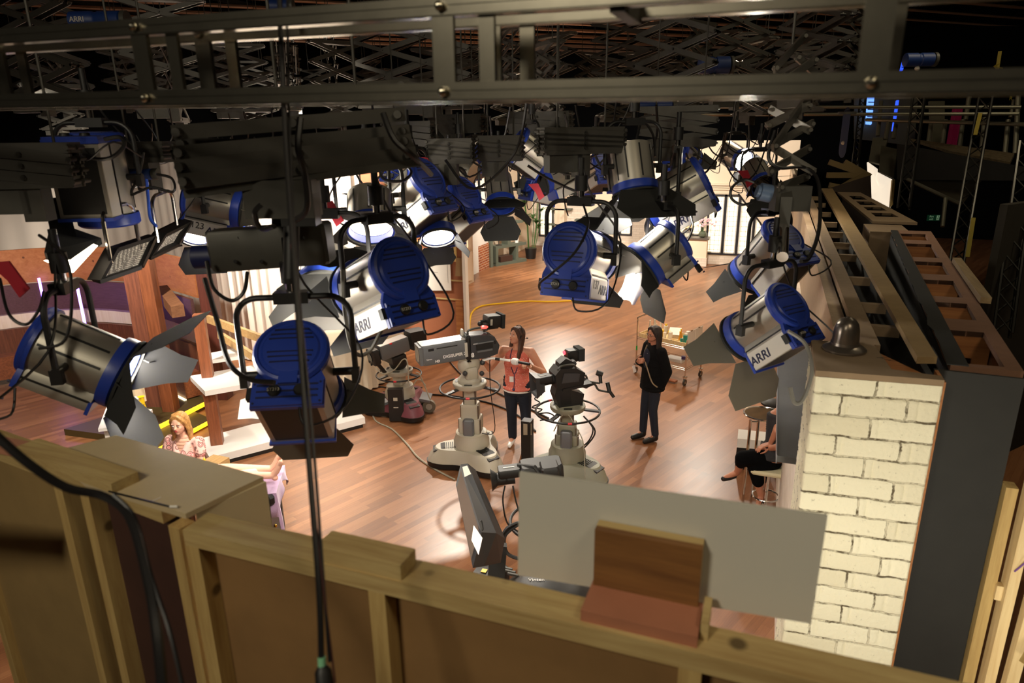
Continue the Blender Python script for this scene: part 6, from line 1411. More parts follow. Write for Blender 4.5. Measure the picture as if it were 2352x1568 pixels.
# ================================================================= PEOPLE
def remesh(mb, voxel, smooth_=2):
    me = bpy.data.meshes.new('tmp'); me.from_pydata([tuple(p) for p in mb.v], [], mb.f)
    bm = bmesh.new(); bm.from_mesh(me); bmesh.ops.recalc_face_normals(bm, faces=bm.faces); bm.to_mesh(me); bm.free()
    o = bpy.data.objects.new('tmp', me); C.objects.link(o)
    m = o.modifiers.new('r', 'REMESH'); m.mode = 'VOXEL'; m.voxel_size = voxel; m.use_smooth_shade = True
    if smooth_: s_ = o.modifiers.new('s', 'SMOOTH'); s_.iterations = smooth_; s_.factor = .6
    dg = bpy.context.evaluated_depsgraph_get(); r = bpy.data.meshes.new_from_object(o.evaluated_get(dg)); bpy.data.objects.remove(o)
    return r
def robj(name, mb, voxel, m, parent, smooth_=2, label=None):
    me = remesh(mb, voxel, smooth_); me.name = name
    me.transform(root_matrix(parent).inverted()) if False else None
    me.materials.clear(); me.materials.append(m)
    for p in me.polygons: p.use_smooth = True
    o = bpy.data.objects.new(name, me); C.objects.link(o); o.parent = parent
    if label: o['label'] = label
    return o
def limb(mb, pts, rs, k=5):
    """tapered chain with spheres at the joints"""
    pts = [V(p) for p in pts]
    for (a, b_), (r1, r2) in zip(zip(pts, pts[1:]), zip(rs, rs[1:])):
        n = max(3, int((b_-a).length/min(r1, r2)*2.2))
        for i in range(n+1):
            t_ = i/n; mb.ell(a.lerp(b_, t_), r1+(r2-r1)*t_, n=10, m=6)
def torso(mb, levels, R=None):
    """levels: (centre, rx, ry); stacked ellipsoidal slices along the spine"""
    for (c0_, x0, y0), (c1__, x1, y1) in zip(levels, levels[1:]):
        c0_, c1__ = V(c0_), V(c1__); n = max(2, int((c1__-c0_).length/.025))
        for i in range(n+1):
            t_ = i/n; mb.ell(c0_.lerp(c1__, t_), (x0+(x1-x0)*t_, y0+(y1-y0)*t_, .035), R, n=16, m=6)
def hand(mb, wrist, dirn, palm_n, curl=.5, spread=.1, s=1.0, thumb=1):
    """dirn: wrist to knuckles; palm_n: direction the palm faces; thumb=+1/-1 side"""
    d = V(dirn).normalized(); n = V(palm_n); n = (n-d*n.dot(d)).normalized(); sd = d.cross(n)*thumb; w_ = V(wrist)
    for i in range(4):
        a = w_+sd*(.030-.020*i)*s*.6; b_ = w_+d*.085*s+sd*(.030-.020*i)*s; n_ = 7
        for k in range(n_+1): mb.ell(a.lerp(b_, k/n_), .0125*s, n=8, m=5)
        L1 = (.042, .047, .044, .034)[i]*s; p = b_; ang = curl*.6; v_ = (d+sd*(.12-.08*i)*spread*3).normalized()
        for seg, (ln, r) in enumerate(((L1, .0088), (L1*.68, .0080), (L1*.52, .0070))):
            dd = (v_*math.cos(ang)+n*math.sin(ang)).normalized(); q = p+dd*ln
            for k in range(5): mb.ell(p.lerp(q, k/4), r*s, n=8, m=5)
            p = q; ang += curl
    a = w_+d*.015*s+sd*.022*s; b_ = a+(d*.5+sd*.75+n*.35).normalized()*.045*s; c_ = b_+(d*.85+sd*.25+n*.4).normalized()*.032*s; e = c_+(d*.9+n*.35).normalized()*.024*s
    for p, q, r in ((a, b_, .012), (b_, c_, .0098), (c_, e, .0085)):
        for k in range(6): mb.ell(p.lerp(q, k/5), r*s, n=8, m=5)
def head(t, c, R, skin, hair_m, hair='long', neck=None, s=1.0, body=None, lips=None, brow=None):
    """R: local frame of the head (x right, y face, z up). adds skin to the body MB and returns parts"""
    P = lambda x, y, z: V(c)+R @ V((x*s, y*s, z*s))
    mb = body
    mb.ell(P(0, -.012, .025), (.074*s, .092*s, .090*s), R, 20, 14); mb.ell(P(0, .018, -.030), (.060*s, .068*s, .075*s), R, 18, 12)
    mb.ell(P(0, .052, -.082), (.026*s, .024*s, .022*s), R); mb.ell(P(0, .082, -.008), (.010*s, .014*s, .026*s), R); mb.ell(P(0, .094, -.022), (.013*s, .013*s, .011*s), R)
    for sx_ in (-1, 1):
        mb.ell(P(.034*sx_, .052, -.022), (.022*s, .022*s, .022*s), R); mb.ell(P(.076*sx_, -.008, -.008), (.008*s, .018*s, .028*s), R); mb.ell(P(.030*sx_, .070, .024), (.020*s, .010*s, .008*s), R)
    mb.ell(P(0, .076, -.050), (.022*s, .010*s, .013*s), R)
    for sx_ in (-1, 1):
        obj('eye', MB().ell(P(.030*sx_, .0745, .003), (.0125*s, .007*s, .0065*s), R), mat('eye_white', (232, 226, 220), .3), t)
        obj('iris', MB().ell(P(.030*sx_, .0805, .003), (.006*s, .003*s, .006*s), R), mat('iris_dark', (50, 36, 26), .2), t)
        obj('eyebrow', MB().ell(P(.031*sx_, .0815, .021), (.017*s, .004*s, .003*s), R), brow or hair_m, t)
    obj('lips', MB().ell(P(0, .0855, -.048), (.019*s, .006*s, .004*s), R).ell(P(0, .085, -.055), (.016*s, .006*s, .004*s), R), lips or mat('lips', (170, 84, 80), .5), t)
    h = MB(); rnd = random.Random(int(c[0]*100))
    h.ell(P(0, -.026, .036), (.086*s, .100*s, .094*s), R, 20, 12)
    if hair == 'cap': return P
    for k in range(34):
        a = PI*(k/33)*.96+PI*.02; # round the back from side to side
        x, y = math.cos(a)*.078, -math.sin(a)*.088-.012
        ln = hair if isinstance(hair, float) else .26
        wv = .012
        pts = [P(x*.6, y*.6+.02, .10), P(x*1.02, y, .04), P(x*1.10, y*1.05, -.05)]+[P(x*(1.10+.05*q)+wv*math.sin(q*2+k)*(1 if hair == .23 else .4), y*(1.02)+(.02*q*.2), -.05-(ln-.05)*q/4*rnd.uniform(.9, 1.08)) for q in range(1, 5)]
        limb(h, pts, [.02*s, .022*s, .022*s, .022*s, .021*s, .018*s, .012*s])
    for sx_ in (-1, 1): limb(h, [P(0.012*sx_, .050, .108), P(.05*sx_, .052, .080), P(.078*sx_, .024, .03), P(.086*sx_, .000, -.06), P(.088*sx_, -.01, -.14)], [.014*s, .015*s, .016*s, .018*s, .018*s])
    robj('hair', h, .009*s, hair_m, t, 1)
    return P
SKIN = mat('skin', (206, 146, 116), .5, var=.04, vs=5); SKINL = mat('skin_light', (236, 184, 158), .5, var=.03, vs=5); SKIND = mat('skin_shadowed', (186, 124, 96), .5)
JEAN = mat('dark_denim', (30, 35, 48), .9, var=.25, vs=4); BROWNH = mat('brown_hair', (74, 46, 32), .65, var=.3, vs=30); DARKH = mat('dark_brown_hair', (38, 23, 19), .65, var=.3, vs=30); BLONDE = mat('blonde_hair', (206, 158, 96), .45, var=.35, vs=26, dark=(140, 92, 46))
def pattern_mat(name, base, spots, sc, thr):
    m = mat(name, base, .85); N, L, b = nodes(m); tc = N.new('ShaderNodeTexCoord'); vo = N.new('ShaderNodeTexVoronoi'); vo.inputs['Scale'].default_value = sc; L.new(tc.outputs['Object'], vo.inputs['Vector'])
    cr = N.new('ShaderNodeValToRGB'); L.new(vo.outputs['Distance'], cr.inputs[0]); e = cr.color_ramp.elements
    e[0].position = thr*.7; e[0].color = (*lin(spots[0]), 1); e[1].position = thr; e[1].color = (*lin(base), 1)
    for k, c in enumerate(spots[1:]): x = e.new(min(.98, thr+.12*(k+1))); x.color = (*lin(c), 1)
    L.new(cr.outputs[0], b.inputs['Base Color']); return m
PINKTOP = pattern_mat('coral_dotted_cloth', (226, 120, 102), [(250, 214, 200)], 42, .22)
DRESS = pattern_mat('rose_patterned_cloth', (206, 78, 92), [(250, 214, 204), (244, 190, 180), (110, 52, 44), (250, 200, 190)], 17, .22)
NAVYTOP = pattern_mat('navy_blouse', (28, 30, 48), [(170, 160, 160)], 26, .12)
def standing(label, foot, az, h, pose, mats, name='person'):
    """joints in the person's frame: x right, y forward, z up, metres for a height of 1.69"""
    f = azdir(az, 0); R = frame(f); base = V((foot.x, foot.y, 0)); k = h/1.69
    t = thing(name, label, 'person', base, 0)
    # keep children local to the root (unrotated root)
    W = lambda x, y, z: (R @ V((x*k, y*k, z*k)))
    return t, R, W, k
# root has no rotation, so local = world - base
# --- woman in pink
foot = PZ(1190, 1024); t, R, W, k = standing('woman in a coral sleeveless top and dark jeans operating the middle camera', foot, -164, 1.69, None, None)
hipL, hipR = W(-.09, 0, .90), W(.09, 0, .90)
J = dict(lk=W(-.12, .03, .49), la=W(-.12, -.01, .09), rk=W(.09, -.02, .49), ra=W(.10, -.08, .09))
b = MB()
RS = R
torso(b, [(W(0, 0, .90), .175, .12), (W(0, 0, 1.02), .145, .105), (W(0, 0, 1.20), .165, .12), (W(0, -.01, 1.34), .17, .10), (W(0, -.01, 1.41), .08, .06)], RS)
limb(b, [W(0, -.01, 1.38), W(0, .01, 1.50)], [.055, .048])
shL, shR = W(-.185, -.01, 1.37), W(.185, -.01, 1.37)
handL = PD(1208, 836, 8.55)-t.location; elL = W(-.36, .00, 1.10)
elR = W(.36, .06, 1.12); handR = W(.42, .22, 1.30)
wL = handL+(elL-handL).normalized()*.09; wR = handR+(elR-handR).normalized()*.09
limb(b, [W(-.09, -.01, 1.38), shL, elL, wL], [.05, .062, .047, .031]); limb(b, [W(.09, -.01, 1.38), shR, elR, wR], [.05, .062, .047, .031])
hand(b, wL, handL-wL, R @ V((0, .2, -1)), .75, thumb=1); hand(b, wR, handR-wR, R @ V((-.8, .2, -.3)), .5, thumb=1)
for hp, kn, an in ((hipL, J['lk'], J['la']), (hipR, J['rk'], J['ra'])):
    limb(b, [hp, kn, an], [.085, .055, .04]); limb(b, [an, an+W(0, .13, -.055)], [.035, .028])
Rh = frame((azdir(-128, -14))); hc = W(0, .02, 1.585)
Pf = head(t, t.location+hc, Rh, SKIN, BROWNH, .30, body=(hb := MB()), s=1.0)
# head() works in world space: bring everything to local
hb.v = [p-t.location for p in hb.v]; b.v += hb.v; nb = len(b.v)-len(hb.v); b.f += [[i+nb for i in f] for f in hb.f]; b.m += hb.m
robj('body', b, .0065, SKIN, t, 1)
for o in kids(t):
    if o.name.startswith('hair'): o.data.transform(M.Translation(-t.location))
c_ = MB(); torso(c_, [(W(0, 0, .88), .198, .145), (W(0, .01, 1.03), .166, .128), (W(0, .012, 1.20), .180, .138), (W(0, 0, 1.33), .165, .112), (W(0, 0, 1.37), .13, .09)], RS)
for sx_ in (-1, 1): limb(c_, [W(.10*sx_, .03, 1.33), W(.10*sx_, -.01, 1.40), W(.09*sx_, -.07, 1.33)], [.03, .03, .03]); c_.ell(W(.07*sx_, .095, 1.24), .07*k)
c_.ell(W(0, .01, .87), (.205, .15, .05), RS); robj('coral_top', c_, .010, PINKTOP, t, 2)
c_ = MB(); c_.ell(W(0, .01, .835), (.20, .146, .03), RS, 20, 8); robj('white_hem', c_, .01, WHITE, t, 1)
c_ = MB(); torso(c_, [(W(0, 0, .80), .192, .135), (W(0, 0, .88), .185, .132)], RS)
for hp, kn, an in ((hipL, J['lk'], J['la']), (hipR, J['rk'], J['ra'])): limb(c_, [hp, hp.lerp(kn, .5), kn, an+V((0, 0, .02))], [.112, .096, .075, .064])
robj('jeans', c_, .012, JEAN, t, 2)
for an in (J['la'], J['ra']):
    c_ = MB(); limb(c_, [an-V((0, 0, .035)), an+W(0, .08, -.05), an+W(0, .16, -.058)], [.045, .04, .032]); robj('shoe', c_, .008, WHITE, t, 1)
def local(mb, t): mb.v = [p-t.location for p in mb.v]; return mb
c_ = MB(); PW_ = lambda x, y, z: hc+Rh @ V((x, y, z))
c_.tube([PW_(.09*math.cos(a), -.02, .03+.115*math.sin(a)) for a in [PI*i/12 for i in range(13)]], .006, 6)
for sx_ in (-1, 1): c_.cyl(PW_(.074*sx_, -.012, -.005), PW_(.098*sx_, -.012, -.005), .034, n=14)
c_.tube(smooth_pts([PW_(-.095, .0, -.02), PW_(-.10, -.02, -.03), PW_(-.17, -.03, .01)], 4), .003, 6).ell(PW_(-.18, -.03, .012), (.016, .012, .010)); obj('headset', c_, BLK, t, local=True)
c_ = MB().tube(smooth_pts([W(-.05, .05, 1.42), W(-.06, .125, 1.28), W(0, .145, 1.10), W(.06, .125, 1.28), W(.05, .05, 1.42)], 4), .006, 5).tube([W(0, .145, 1.10), W(.0, .15, .98), W(.01, .145, .90)], .005, 5).ell(W(.01, .15, .885), .02); obj('lanyard', c_, mat('purple_lanyard', (60, 48, 84), .7), t, local=True)
obj('id_badge', MB().box(W(.035, .155, 1.03), (.055, .004, .075), R), WHITE, t, local=True)
obj('wristwatch', MB().cyl(wL+(elL-wL).normalized()*.015-(elL-wL).normalized()*.012, wL+(elL-wL).normalized()*.03, .034, n=16), CHROME, t, local=True)
c_ = MB().box(W(.155, .0, .92), (.05, .10, .13), R).ell(W(.16, 0, 1.0), (.03, .04, .03)); obj('belt_pack', c_, BLK, t, local=True)
# --- woman in black
foot = PZ(1492, 1008); t, R, W, k = standing('woman in a loose black jacket and dark jeans standing by the wire trolley', foot, -112, 1.63, None, None)
RS = R; b = MB(); torso(b, [(W(0, 0, .90), .15, .11), (W(0, 0, 1.2), .14, .11), (W(0, -.01, 1.36), .15, .09), (W(0, -.01, 1.41), .08, .06)], RS)
limb(b, [W(0, -.01, 1.38), W(0, .015, 1.50)], [.052, .046])
J = dict(lk=W(-.09, .03, .49), la=W(-.10, -.02, .09), rk=W(.09, .05, .49), ra=W(.09, .06, .09))
shL, shR = W(-.17, -.01, 1.37), W(.17, -.01, 1.37); elL = W(-.24, -.07, 1.10); wL = W(-.19, -.03, .87); handL = wL+W(.03, .04, -.09); elR = W(.22, .03, 1.10); wR = W(.08, .20, 1.19); handR = wR+W(-.07, .03, .03)
limb(b, [shL, elL, wL], [.05, .04, .028]); limb(b, [shR, elR, wR], [.05, .04, .028]); hand(b, wL, handL-wL, R @ V((1, 0, 0)), .35, thumb=-1); hand(b, wR, handR-wR, R @ V((0, -1, 0)), .9, thumb=1)
for hp, kn, an in ((W(-.08, 0, .9), J['lk'], J['la']), (W(.08, 0, .9), J['rk'], J['ra'])): limb(b, [hp, kn, an], [.08, .055, .04]); limb(b, [an, an+W(0, .12, -.05)], [.035, .028])
hc = W(0, .02, 1.575); Rh = frame(azdir(-118, -4)); hb = MB(); head(t, t.location+hc, Rh, SKIND, DARKH, .33, body=hb, s=1.0)
hb.v = [p-t.location for p in hb.v]; nb = len(b.v); b.v += hb.v; b.f += [[i+nb for i in f] for f in hb.f]; b.m += hb.m
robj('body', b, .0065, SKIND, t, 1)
for o in kids(t):
    if o.name.startswith('hair'): o.data.transform(M.Translation(-t.location))
c_ = MB(); torso(c_, [(W(0, 0, .80), .205, .165), (W(0, 0, .98), .185, .15), (W(0, 0, 1.2), .175, .135), (W(0, -.01, 1.34), .165, .11), (W(0, -.02, 1.42), .10, .075)], RS)
limb(c_, [shL, elL, wL+V((0, 0, .03))], [.072, .068, .055]); limb(c_, [shR, elR, wR.lerp(elR, .1)], [.072, .062, .048]); robj('black_jacket', c_, .012, mat('black_wool', (14, 13, 14), .95, bump=.3, bs=90, spec=.2), t, 2)
c_ = MB(); c_.ell(W(0, .115, 1.24), (.07, .04, .15), RS); robj('navy_blouse', c_, .01, NAVYTOP, t, 1)
c_ = MB()
for hp, kn, an in ((W(-.08, 0, .86), J['lk'], J['la']), (W(.08, 0, .86), J['rk'], J['ra'])): limb(c_, [hp, hp.lerp(kn, .5), kn, an+V((0, 0, .03))], [.093, .08, .064, .054])
robj('jeans', c_, .012, JEAN, t, 2)
for an in (J['la'], J['ra']): c_ = MB(); limb(c_, [an+V((0, 0, .06)), an-V((0, 0, .03)), an+W(0, .09, -.048), an+W(0, .17, -.056)], [.05, .05, .042, .033]); robj('boot', c_, .009, BLK, t, 1)
c_ = MB().tube(smooth_pts([W(.09, .06, 1.41), W(.03, .14, 1.28), W(-.10, .15, 1.10), W(-.17, .12, .95), W(-.195, .05, .88)], 5), .011, 4); obj('shoulder_strap', c_, mat('beige_strap', (150, 128, 100), .7), t, local=True)
PW_ = lambda x, y, z: hc+Rh @ V((x, y, z)); c_ = MB()
for sx_ in (-1, 1): c_.tube([PW_(.031*sx_+.021*math.cos(a*PI/6), .088, .002+.015*math.sin(a*PI/6)) for a in range(12)], .002, 5, closed=True).cyl(PW_(.052*sx_, .086, .005), PW_(.078*sx_, -.005, .005), .002, n=5)
obj('glasses', c_, BLK, t, local=True)
c_ = MB().tube(smooth_pts([PW_(-.085, .0, -.02), PW_(-.07, .06, -.06), PW_(-.02, .115, -.062)], 4), .003, 5).ell(PW_(-.015, .118, -.062), .013).cyl(PW_(-.078, -.01, 0), PW_(-.098, -.01, 0), .03, n=12); obj('headset', c_, BLK, t, local=True)
obj('id_badge', MB().box(W(.10, .245, 1.08), (.07, .003, .095), R @ M.Rotation(.5, 3, 'Y')), WHITE, t, local=True)
# --- blonde woman seated by the massage bed
p = PZ(414, 972, 1.13); base = V((p.x, p.y, 0)); t = thing('person', 'blonde woman in a rose-patterned dress sitting with folded arms beside the massage bed', 'person', base)
R = frame(azdir(-172, 0)); W = lambda x, y, z: R @ V((x, y, z)); b = MB(); zs = .40
torso(b, [(W(0, -.02, zs+.06), .17, .12), (W(0, -.02, zs+.20), .13, .10), (W(0, -.01, zs+.38), .15, .11), (W(0, -.02, zs+.50), .15, .09), (W(0, -.02, zs+.57), .08, .06)], R)
limb(b, [W(0, -.02, zs+.55), W(0, .01, zs+.66)], [.052, .047]); shL, shR = W(-.17, -.02, zs+.52), W(.17, -.02, zs+.52); elL, elR = W(-.22, .06, zs+.26), W(.22, .06, zs+.26); wL, wR = W(-.02, .19, zs+.22), W(.03, .20, zs+.19)
limb(b, [shL, elL, wL], [.05, .042, .029]); limb(b, [shR, elR, wR], [.05, .042, .029]); hand(b, wL, W(.09, .02, -.01), W(0, -1, 0), .4, thumb=1); hand(b, wR, W(-.09, .02, .02), W(0, -1, 0), .4, thumb=-1)
for sx_ in (-1, 1): limb(b, [W(.09*sx_, 0, zs+.02), W(.12*sx_, .42, zs+.04), W(.12*sx_, .46, .10), W(.12*sx_, .58, .04)], [.09, .06, .04, .03])
hc = W(0, .02, zs+.735); Rh = frame(azdir(-176, 2)); hb = MB(); head(t, t.location+hc, Rh, SKINL, BLONDE, .23, body=hb, s=1.02, lips=mat('lips_red', (190, 70, 76), .4), brow=BROWNH)
hb.v = [q-t.location for q in hb.v]; nb = len(b.v); b.v += hb.v; b.f += [[i+nb for i in f] for f in hb.f]; b.m += hb.m; robj('body', b, .0065, SKINL, t, 1)
for o in kids(t):
    if o.name.startswith('hair'): o.data.transform(M.Translation(-t.location))
c_ = MB(); torso(c_, [(W(0, -.02, zs), .19, .14), (W(0, -.02, zs+.20), .142, .115), (W(0, -.01, zs+.36), .162, .125), (W(0, -.03, zs+.46), .16, .10)], R)
for sx_ in (-1, 1): limb(c_, [W(.10*sx_, -.02, zs+.50), W(.17*sx_, -.02, zs+.51), W(.20*sx_, .02, zs+.40)], [.055, .066, .062]); c_.ell(W(.07*sx_, .075, zs+.34), .07); limb(c_, [W(.09*sx_, 0, zs+.02), W(.12*sx_, .44, zs+.05)], [.11, .085]); limb(c_, [W(.07*sx_, .02, zs+.50), W(.04*sx_, .10, zs+.38)], [.04, .04])
robj('patterned_dress', c_, .011, DRESS, t, 2)
t2 = thing('chair', 'stool under the seated blonde woman', 'chair', base); obj('seat', MB().cham(V((base.x, base.y, .32)), (.42, .40, .06), .015), WHITEM, t2)
for sx_ in (-1, 1):
    for sy_ in (-1, 1): obj('leg', MB().cyl(V((base.x+.16*sx_, base.y+.15*sy_, 0)), V((base.x+.16*sx_, base.y+.15*sy_, .30)), .018), CHROME, t2)
# --- person lying on the massage bed
base = V((0, 0, .74)); t = thing('person', 'person lying on the massage bed in white trousers with bare feet, lilac head band', 'person', base)
yb = .02; b = MB(); zt2 = .09
hc = V((PZ(322, 1026, .92).x+5.4, PZ(322, 1026, .92).y-5.0, .12)); 
hc = V((-.66, yb+.05, .57))
torso(b, [], None)
limb(b, [hc, V((-.56, yb, .40))], [.06, .05]); 
for i in range(24):
    x = -.56+.42*i/23; b.ell((x, yb, .10+.28*(1-i/23)), (.05, .17-.03*math.sin(i/23*PI), .10), n=14, m=8)
ank = (PZ(618, 1078, .84), PZ(622, 1094, .84))
for sx_, an in ((1, V((.60, .10, .085))), (-1, V((.64, -.06, .09)))):
    limb(b, [V((-.16, yb+.09*sx_, .10)), V((.20, an.y*1.0, .12)), an], [.09, .06, .036])
    heel = an+V((.03, 0, -.03)); b.ell(heel, .032); toe = an+V((.10, 0, .13)); limb(b, [an+V((.01, 0, 0)), an+V((.05, 0, .04)), toe], [.034, .034, .030])
    for q in range(5): limb(b, [toe+V((.0, (q-2)*.014, -.004)), toe+V((.012, (q-2)*.0155, .028-.003*abs(q-1)))], [.011, .0085 if q else .011])
limb(b, [V((-.50, yb-.20, .32)), V((-.30, yb-.26, .14)), V((-.12, yb-.22, .10))], [.045, .038, .028]); limb(b, [V((-.50, yb+.20, .32)), V((-.30, yb+.26, .14)), V((-.12, yb+.22, .10))], [.045, .038, .028])
hand(b, V((-.12, yb-.22, .10)), V((1, 0, 0)), V((0, 0, -1)), .3); hand(b, V((-.12, yb+.22, .10)), V((1, 0, 0)), V((0, 0, -1)), .3, thumb=-1)
Rh = M(((0, -1, 0), (-.05, 0, 1), (-1, 0, -.05))).transposed(); Rh = M((V((0, 1, 0)), V((.1, 0, .995)), V((-.995, 0, .1)))).transposed()
hb = MB(); head(t, t.location+hc, Rh, SKINL, DARKH, 'cap', body=hb, s=1.0); hb.v = [q-t.location for q in hb.v]; nb = len(b.v); b.v += hb.v; b.f += [[i+nb for i in f] for f in hb.f]; b.m += hb.m
robj('body', b, .0065, SKINL, t, 1)
c_ = MB(); c_.ell(hc+V((-.035, 0, .01)), (.09, .088, .10), None, 18, 12); robj('hair', c_, .01, DARKH, t, 1)
c_ = MB().lathe([(.092, -.02), (.100, 0), (.092, .02)], hc+V((-.05, 0, .0)), frame(V((0, 0, 1)), V((1, 0, 0))) @ M.Rotation(0, 3, 'X'), 24); obj('lilac_head_band', c_, LILAC, t, local=True)
c_ = MB()
for i in range(24):
    x = -.55+.42*i/23; c_.ell((x, yb, .10+.28*(1-i/23)), (.05, .19-.03*math.sin(i/23*PI), .115), n=14, m=8)
robj('white_shirt', c_, .012, WHITE, t, 2)
c_ = MB(); limb(c_, [V((-.18, yb+.09, .10)), V((.20, .10, .09)), V((.45, .10, .08))], [.09, .07, .058]); limb(c_, [V((-.18, yb-.09, .10)), V((.20, -.06, .09)), V((.48, -.06, .08))], [.09, .07, .058]); robj('white_trousers', c_, .011, mat('cream_trousers', (240, 226, 206), .8), t, 2)
t.location = (BO.x, BO.y, .745); t.rotation_euler = (0, 0, math.radians(30))
# --- person sitting on the stool at the bar, legs crossed
base = V((.22, 7.02, 0)); t = thing('person', 'person in black cropped trousers seated cross-legged at the right bar', 'person', base)
b = MB(); hip = V((.02, 0, .66)); kn1 = V((-.30, -.02, .70)); foot1 = V((-.50, .22, .38)); kn2 = V((-.18, .02, .58)); an2 = V((-.10, -.02, .20))
w0 = PZ(1662, 1098, .40)-base; an1 = PZ(1693, 1085, .45)-base; kn1 = PZ(1706, 1052, .72)-base; hip1 = PZ(1775, 1050, .72)-base; kn2 = PZ(1735, 1075, .60)-base; an2 = PZ(1748, 1140, .22)-base
limb(b, [hip1, kn1, an1], [.08, .055, .036]); limb(b, [an1, an1.lerp(w0, .5), w0], [.034, .032, .024]); limb(b, [hip1-V((0, 0, .04)), kn2, an2], [.08, .055, .036]); limb(b, [an2, an2+V((-.03, -.10, -.07))], [.034, .026])
torso(b, [(hip1+V((0, 0, 0)), .15, .12), (hip1+V((.05, 0, .2)), .13, .11), (hip1+V((.06, 0, .5)), .16, .10), (hip1+V((.06, 0, .58)), .07, .06)], None); limb(b, [hip1+V((.06, 0, .56)), hip1+V((.05, 0, .70))], [.05, .045]); b.ell(hip1+V((.04, 0, .80)), (.085, .075, .11)); b.ell(hip1+V((-.045, 0, .79)), (.014, .01, .014))
h1 = PZ(1768, 1030, .85)-base; limb(b, [hip1+V((.06, -.16, .50)), PZ(1790, 1025, 1.05)-base, h1], [.05, .04, .028]); hand(b, h1, V((-1, .1, -.1)), V((0, 0, -1)), .5); e1 = PZ(1783, 990, 1.1)-base; limb(b, [hip1+V((.06, .16, .50)), e1, PZ(1770, 1018, .92)-base], [.05, .04, .028]); hand(b, PZ(1770, 1018, .92)-base, V((-.8, -.3, -.3)), V((0, 0, -1)), .5, thumb=-1)
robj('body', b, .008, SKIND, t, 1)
c_ = MB(); limb(c_, [hip1, kn1, kn1.lerp(an1, .28)], [.11, .085, .07]); limb(c_, [hip1-V((0, 0, .04)), kn2, kn2.lerp(an2, .45)], [.11, .085, .07]); robj('black_trousers', c_, .012, BLKD, t, 2)
c_ = MB(); torso(c_, [(hip1+V((0, 0, .02)), .18, .15), (hip1+V((.05, 0, .2)), .15, .13), (hip1+V((.06, 0, .5)), .175, .12)], None); robj('dark_top', c_, .012, mat('dark_print_top', (44, 42, 44), .9, var=.4, vs=12), t, 2)
c_ = MB(); limb(c_, [an1.lerp(w0, .15)-V((0, 0, .035)), an1.lerp(w0, .6)-V((0, 0, .02)), w0-V((0, 0, .006))], [.026, .034, .03]); robj('flat_shoe', c_, .008, BLK, t, 1)
c_ = MB(); limb(c_, [an2-V((0, 0, .05)), an2+V((-.04, -.12, -.085))], [.032, .032]); robj('flat_shoe', c_, .008, BLK, t, 1)
c_ = MB().ell(hip1+V((.065, 0, .84)), (.10, .09, .11), n=16, m=10); obj('hair', c_, DARKH, t, local=True)
single('book', MB().box(PZ(1765, 1026, .84), (.17, .13, .02), M.Rotation(.3, 3, 'Y')), DGREY, 'dark book held on the lap of the person at the right bar', 'book')
# ================================================================= BAR CORNER ON THE RIGHT
t = thing('canopy_board', 'long slate grey board beside the brick pier, over the seated person', 'board', (.28, 5.9, 2.28)); mb = MB().bb((.165, 3.9, 2.28), (.41, 7.9, 2.32)); obj('board_panel', mb, mat('slate_board', (78, 78, 78), .6, var=.1, vs=8), t)
mb = MB().bb((.160, 3.9, 2.27), (.165, 7.9, 2.325)); obj('edge_trim', mb, MGREY, t, label='pale metal edge')
struct('trim_13', MB().bb((.36, 4.2, 0), (.42, 9.2, 2.26)), WBRICK2)
t = thing('bar_stool', 'chrome and cream bar stool under the person at the right bar', 'stool', (.16, 6.92, 0))
q = hip1+base; obj('seat', MB().cham(V((q.x-.03, q.y, .585)), (.36, .34, .05), .02), mat('cream_leather', (206, 196, 160), .5), t); obj('column', MB().cyl(V((q.x-.03, q.y, .03)), V((q.x-.03, q.y, .56)), .022), CHROME, t)
obj('base_plate', MB().lathe([(.2, 0), (.2, .01), (.05, .03), (0, .03)], V((q.x-.03, q.y, 0)), n=28), CHROME, t)
obj('foot_ring', MB().tube([V((q.x-.03+.14*math.cos(a*PI/12), q.y+.14*math.sin(a*PI/12), .25)) for a in range(24)], .010, 6, closed=True), CHROME, t)
t = thing('clothes_rail', 'tall chrome ring-topped stand by the right bar', 'stand', PZ(1716, 1140))
a0, a1 = PZ(1706, 1150), PZ(1724, 1150)
for a in (a0, a1): top = V((a.x, a.y, 1.02)); obj('post', MB().cyl(V((a.x, a.y, 0)), top, .016, n=10), CHROME, t)
for z in (.62, 1.0): obj('cross_bar', MB().cyl(V((a0.x, a0.y, z)), V((a1.x, a1.y, z)), .010, n=8), CHROME, t)
rc = PZ(1752, 950, .93); obj('ring_rail', MB().tube([V((rc.x+.21*math.cos(a*PI/18), rc.y+.21*math.sin(a*PI/18), .93)) for a in range(36)], .013, 8, closed=True), CHROME, t)
obj('glass_top', MB().cyl(V((rc.x, rc.y, .925)), V((rc.x, rc.y, .932)), .20, n=32), mat('table_glass', (150, 150, 130), .05, trans=.9), t)
t = thing('side_table', 'white-topped low block table behind the ring stand', 'table', PZ(1735, 1030, 0))
c_ = [PZ(u, v, .42) for u, v in ((1696, 985), (1762, 992), (1765, 1013), (1694, 1007))]
obj('white_top', MB().prism([(p.x, p.y) for p in c_], (0, 0, .30), (1, 0, 0), (0, 1, 0), (0, 0, .12)), WHITEM, t); obj('dark_base', MB().prism([(p.x, p.y) for p in c_], (0, 0, 0), (1, 0, 0), (0, 1, 0), (0, 0, .30)), BLK, t)
p = PZ(1770, 948, .6); t = thing('stool', 'small round dark-topped stool behind the ring stand', 'stool', V((p.x, p.y, 0)))
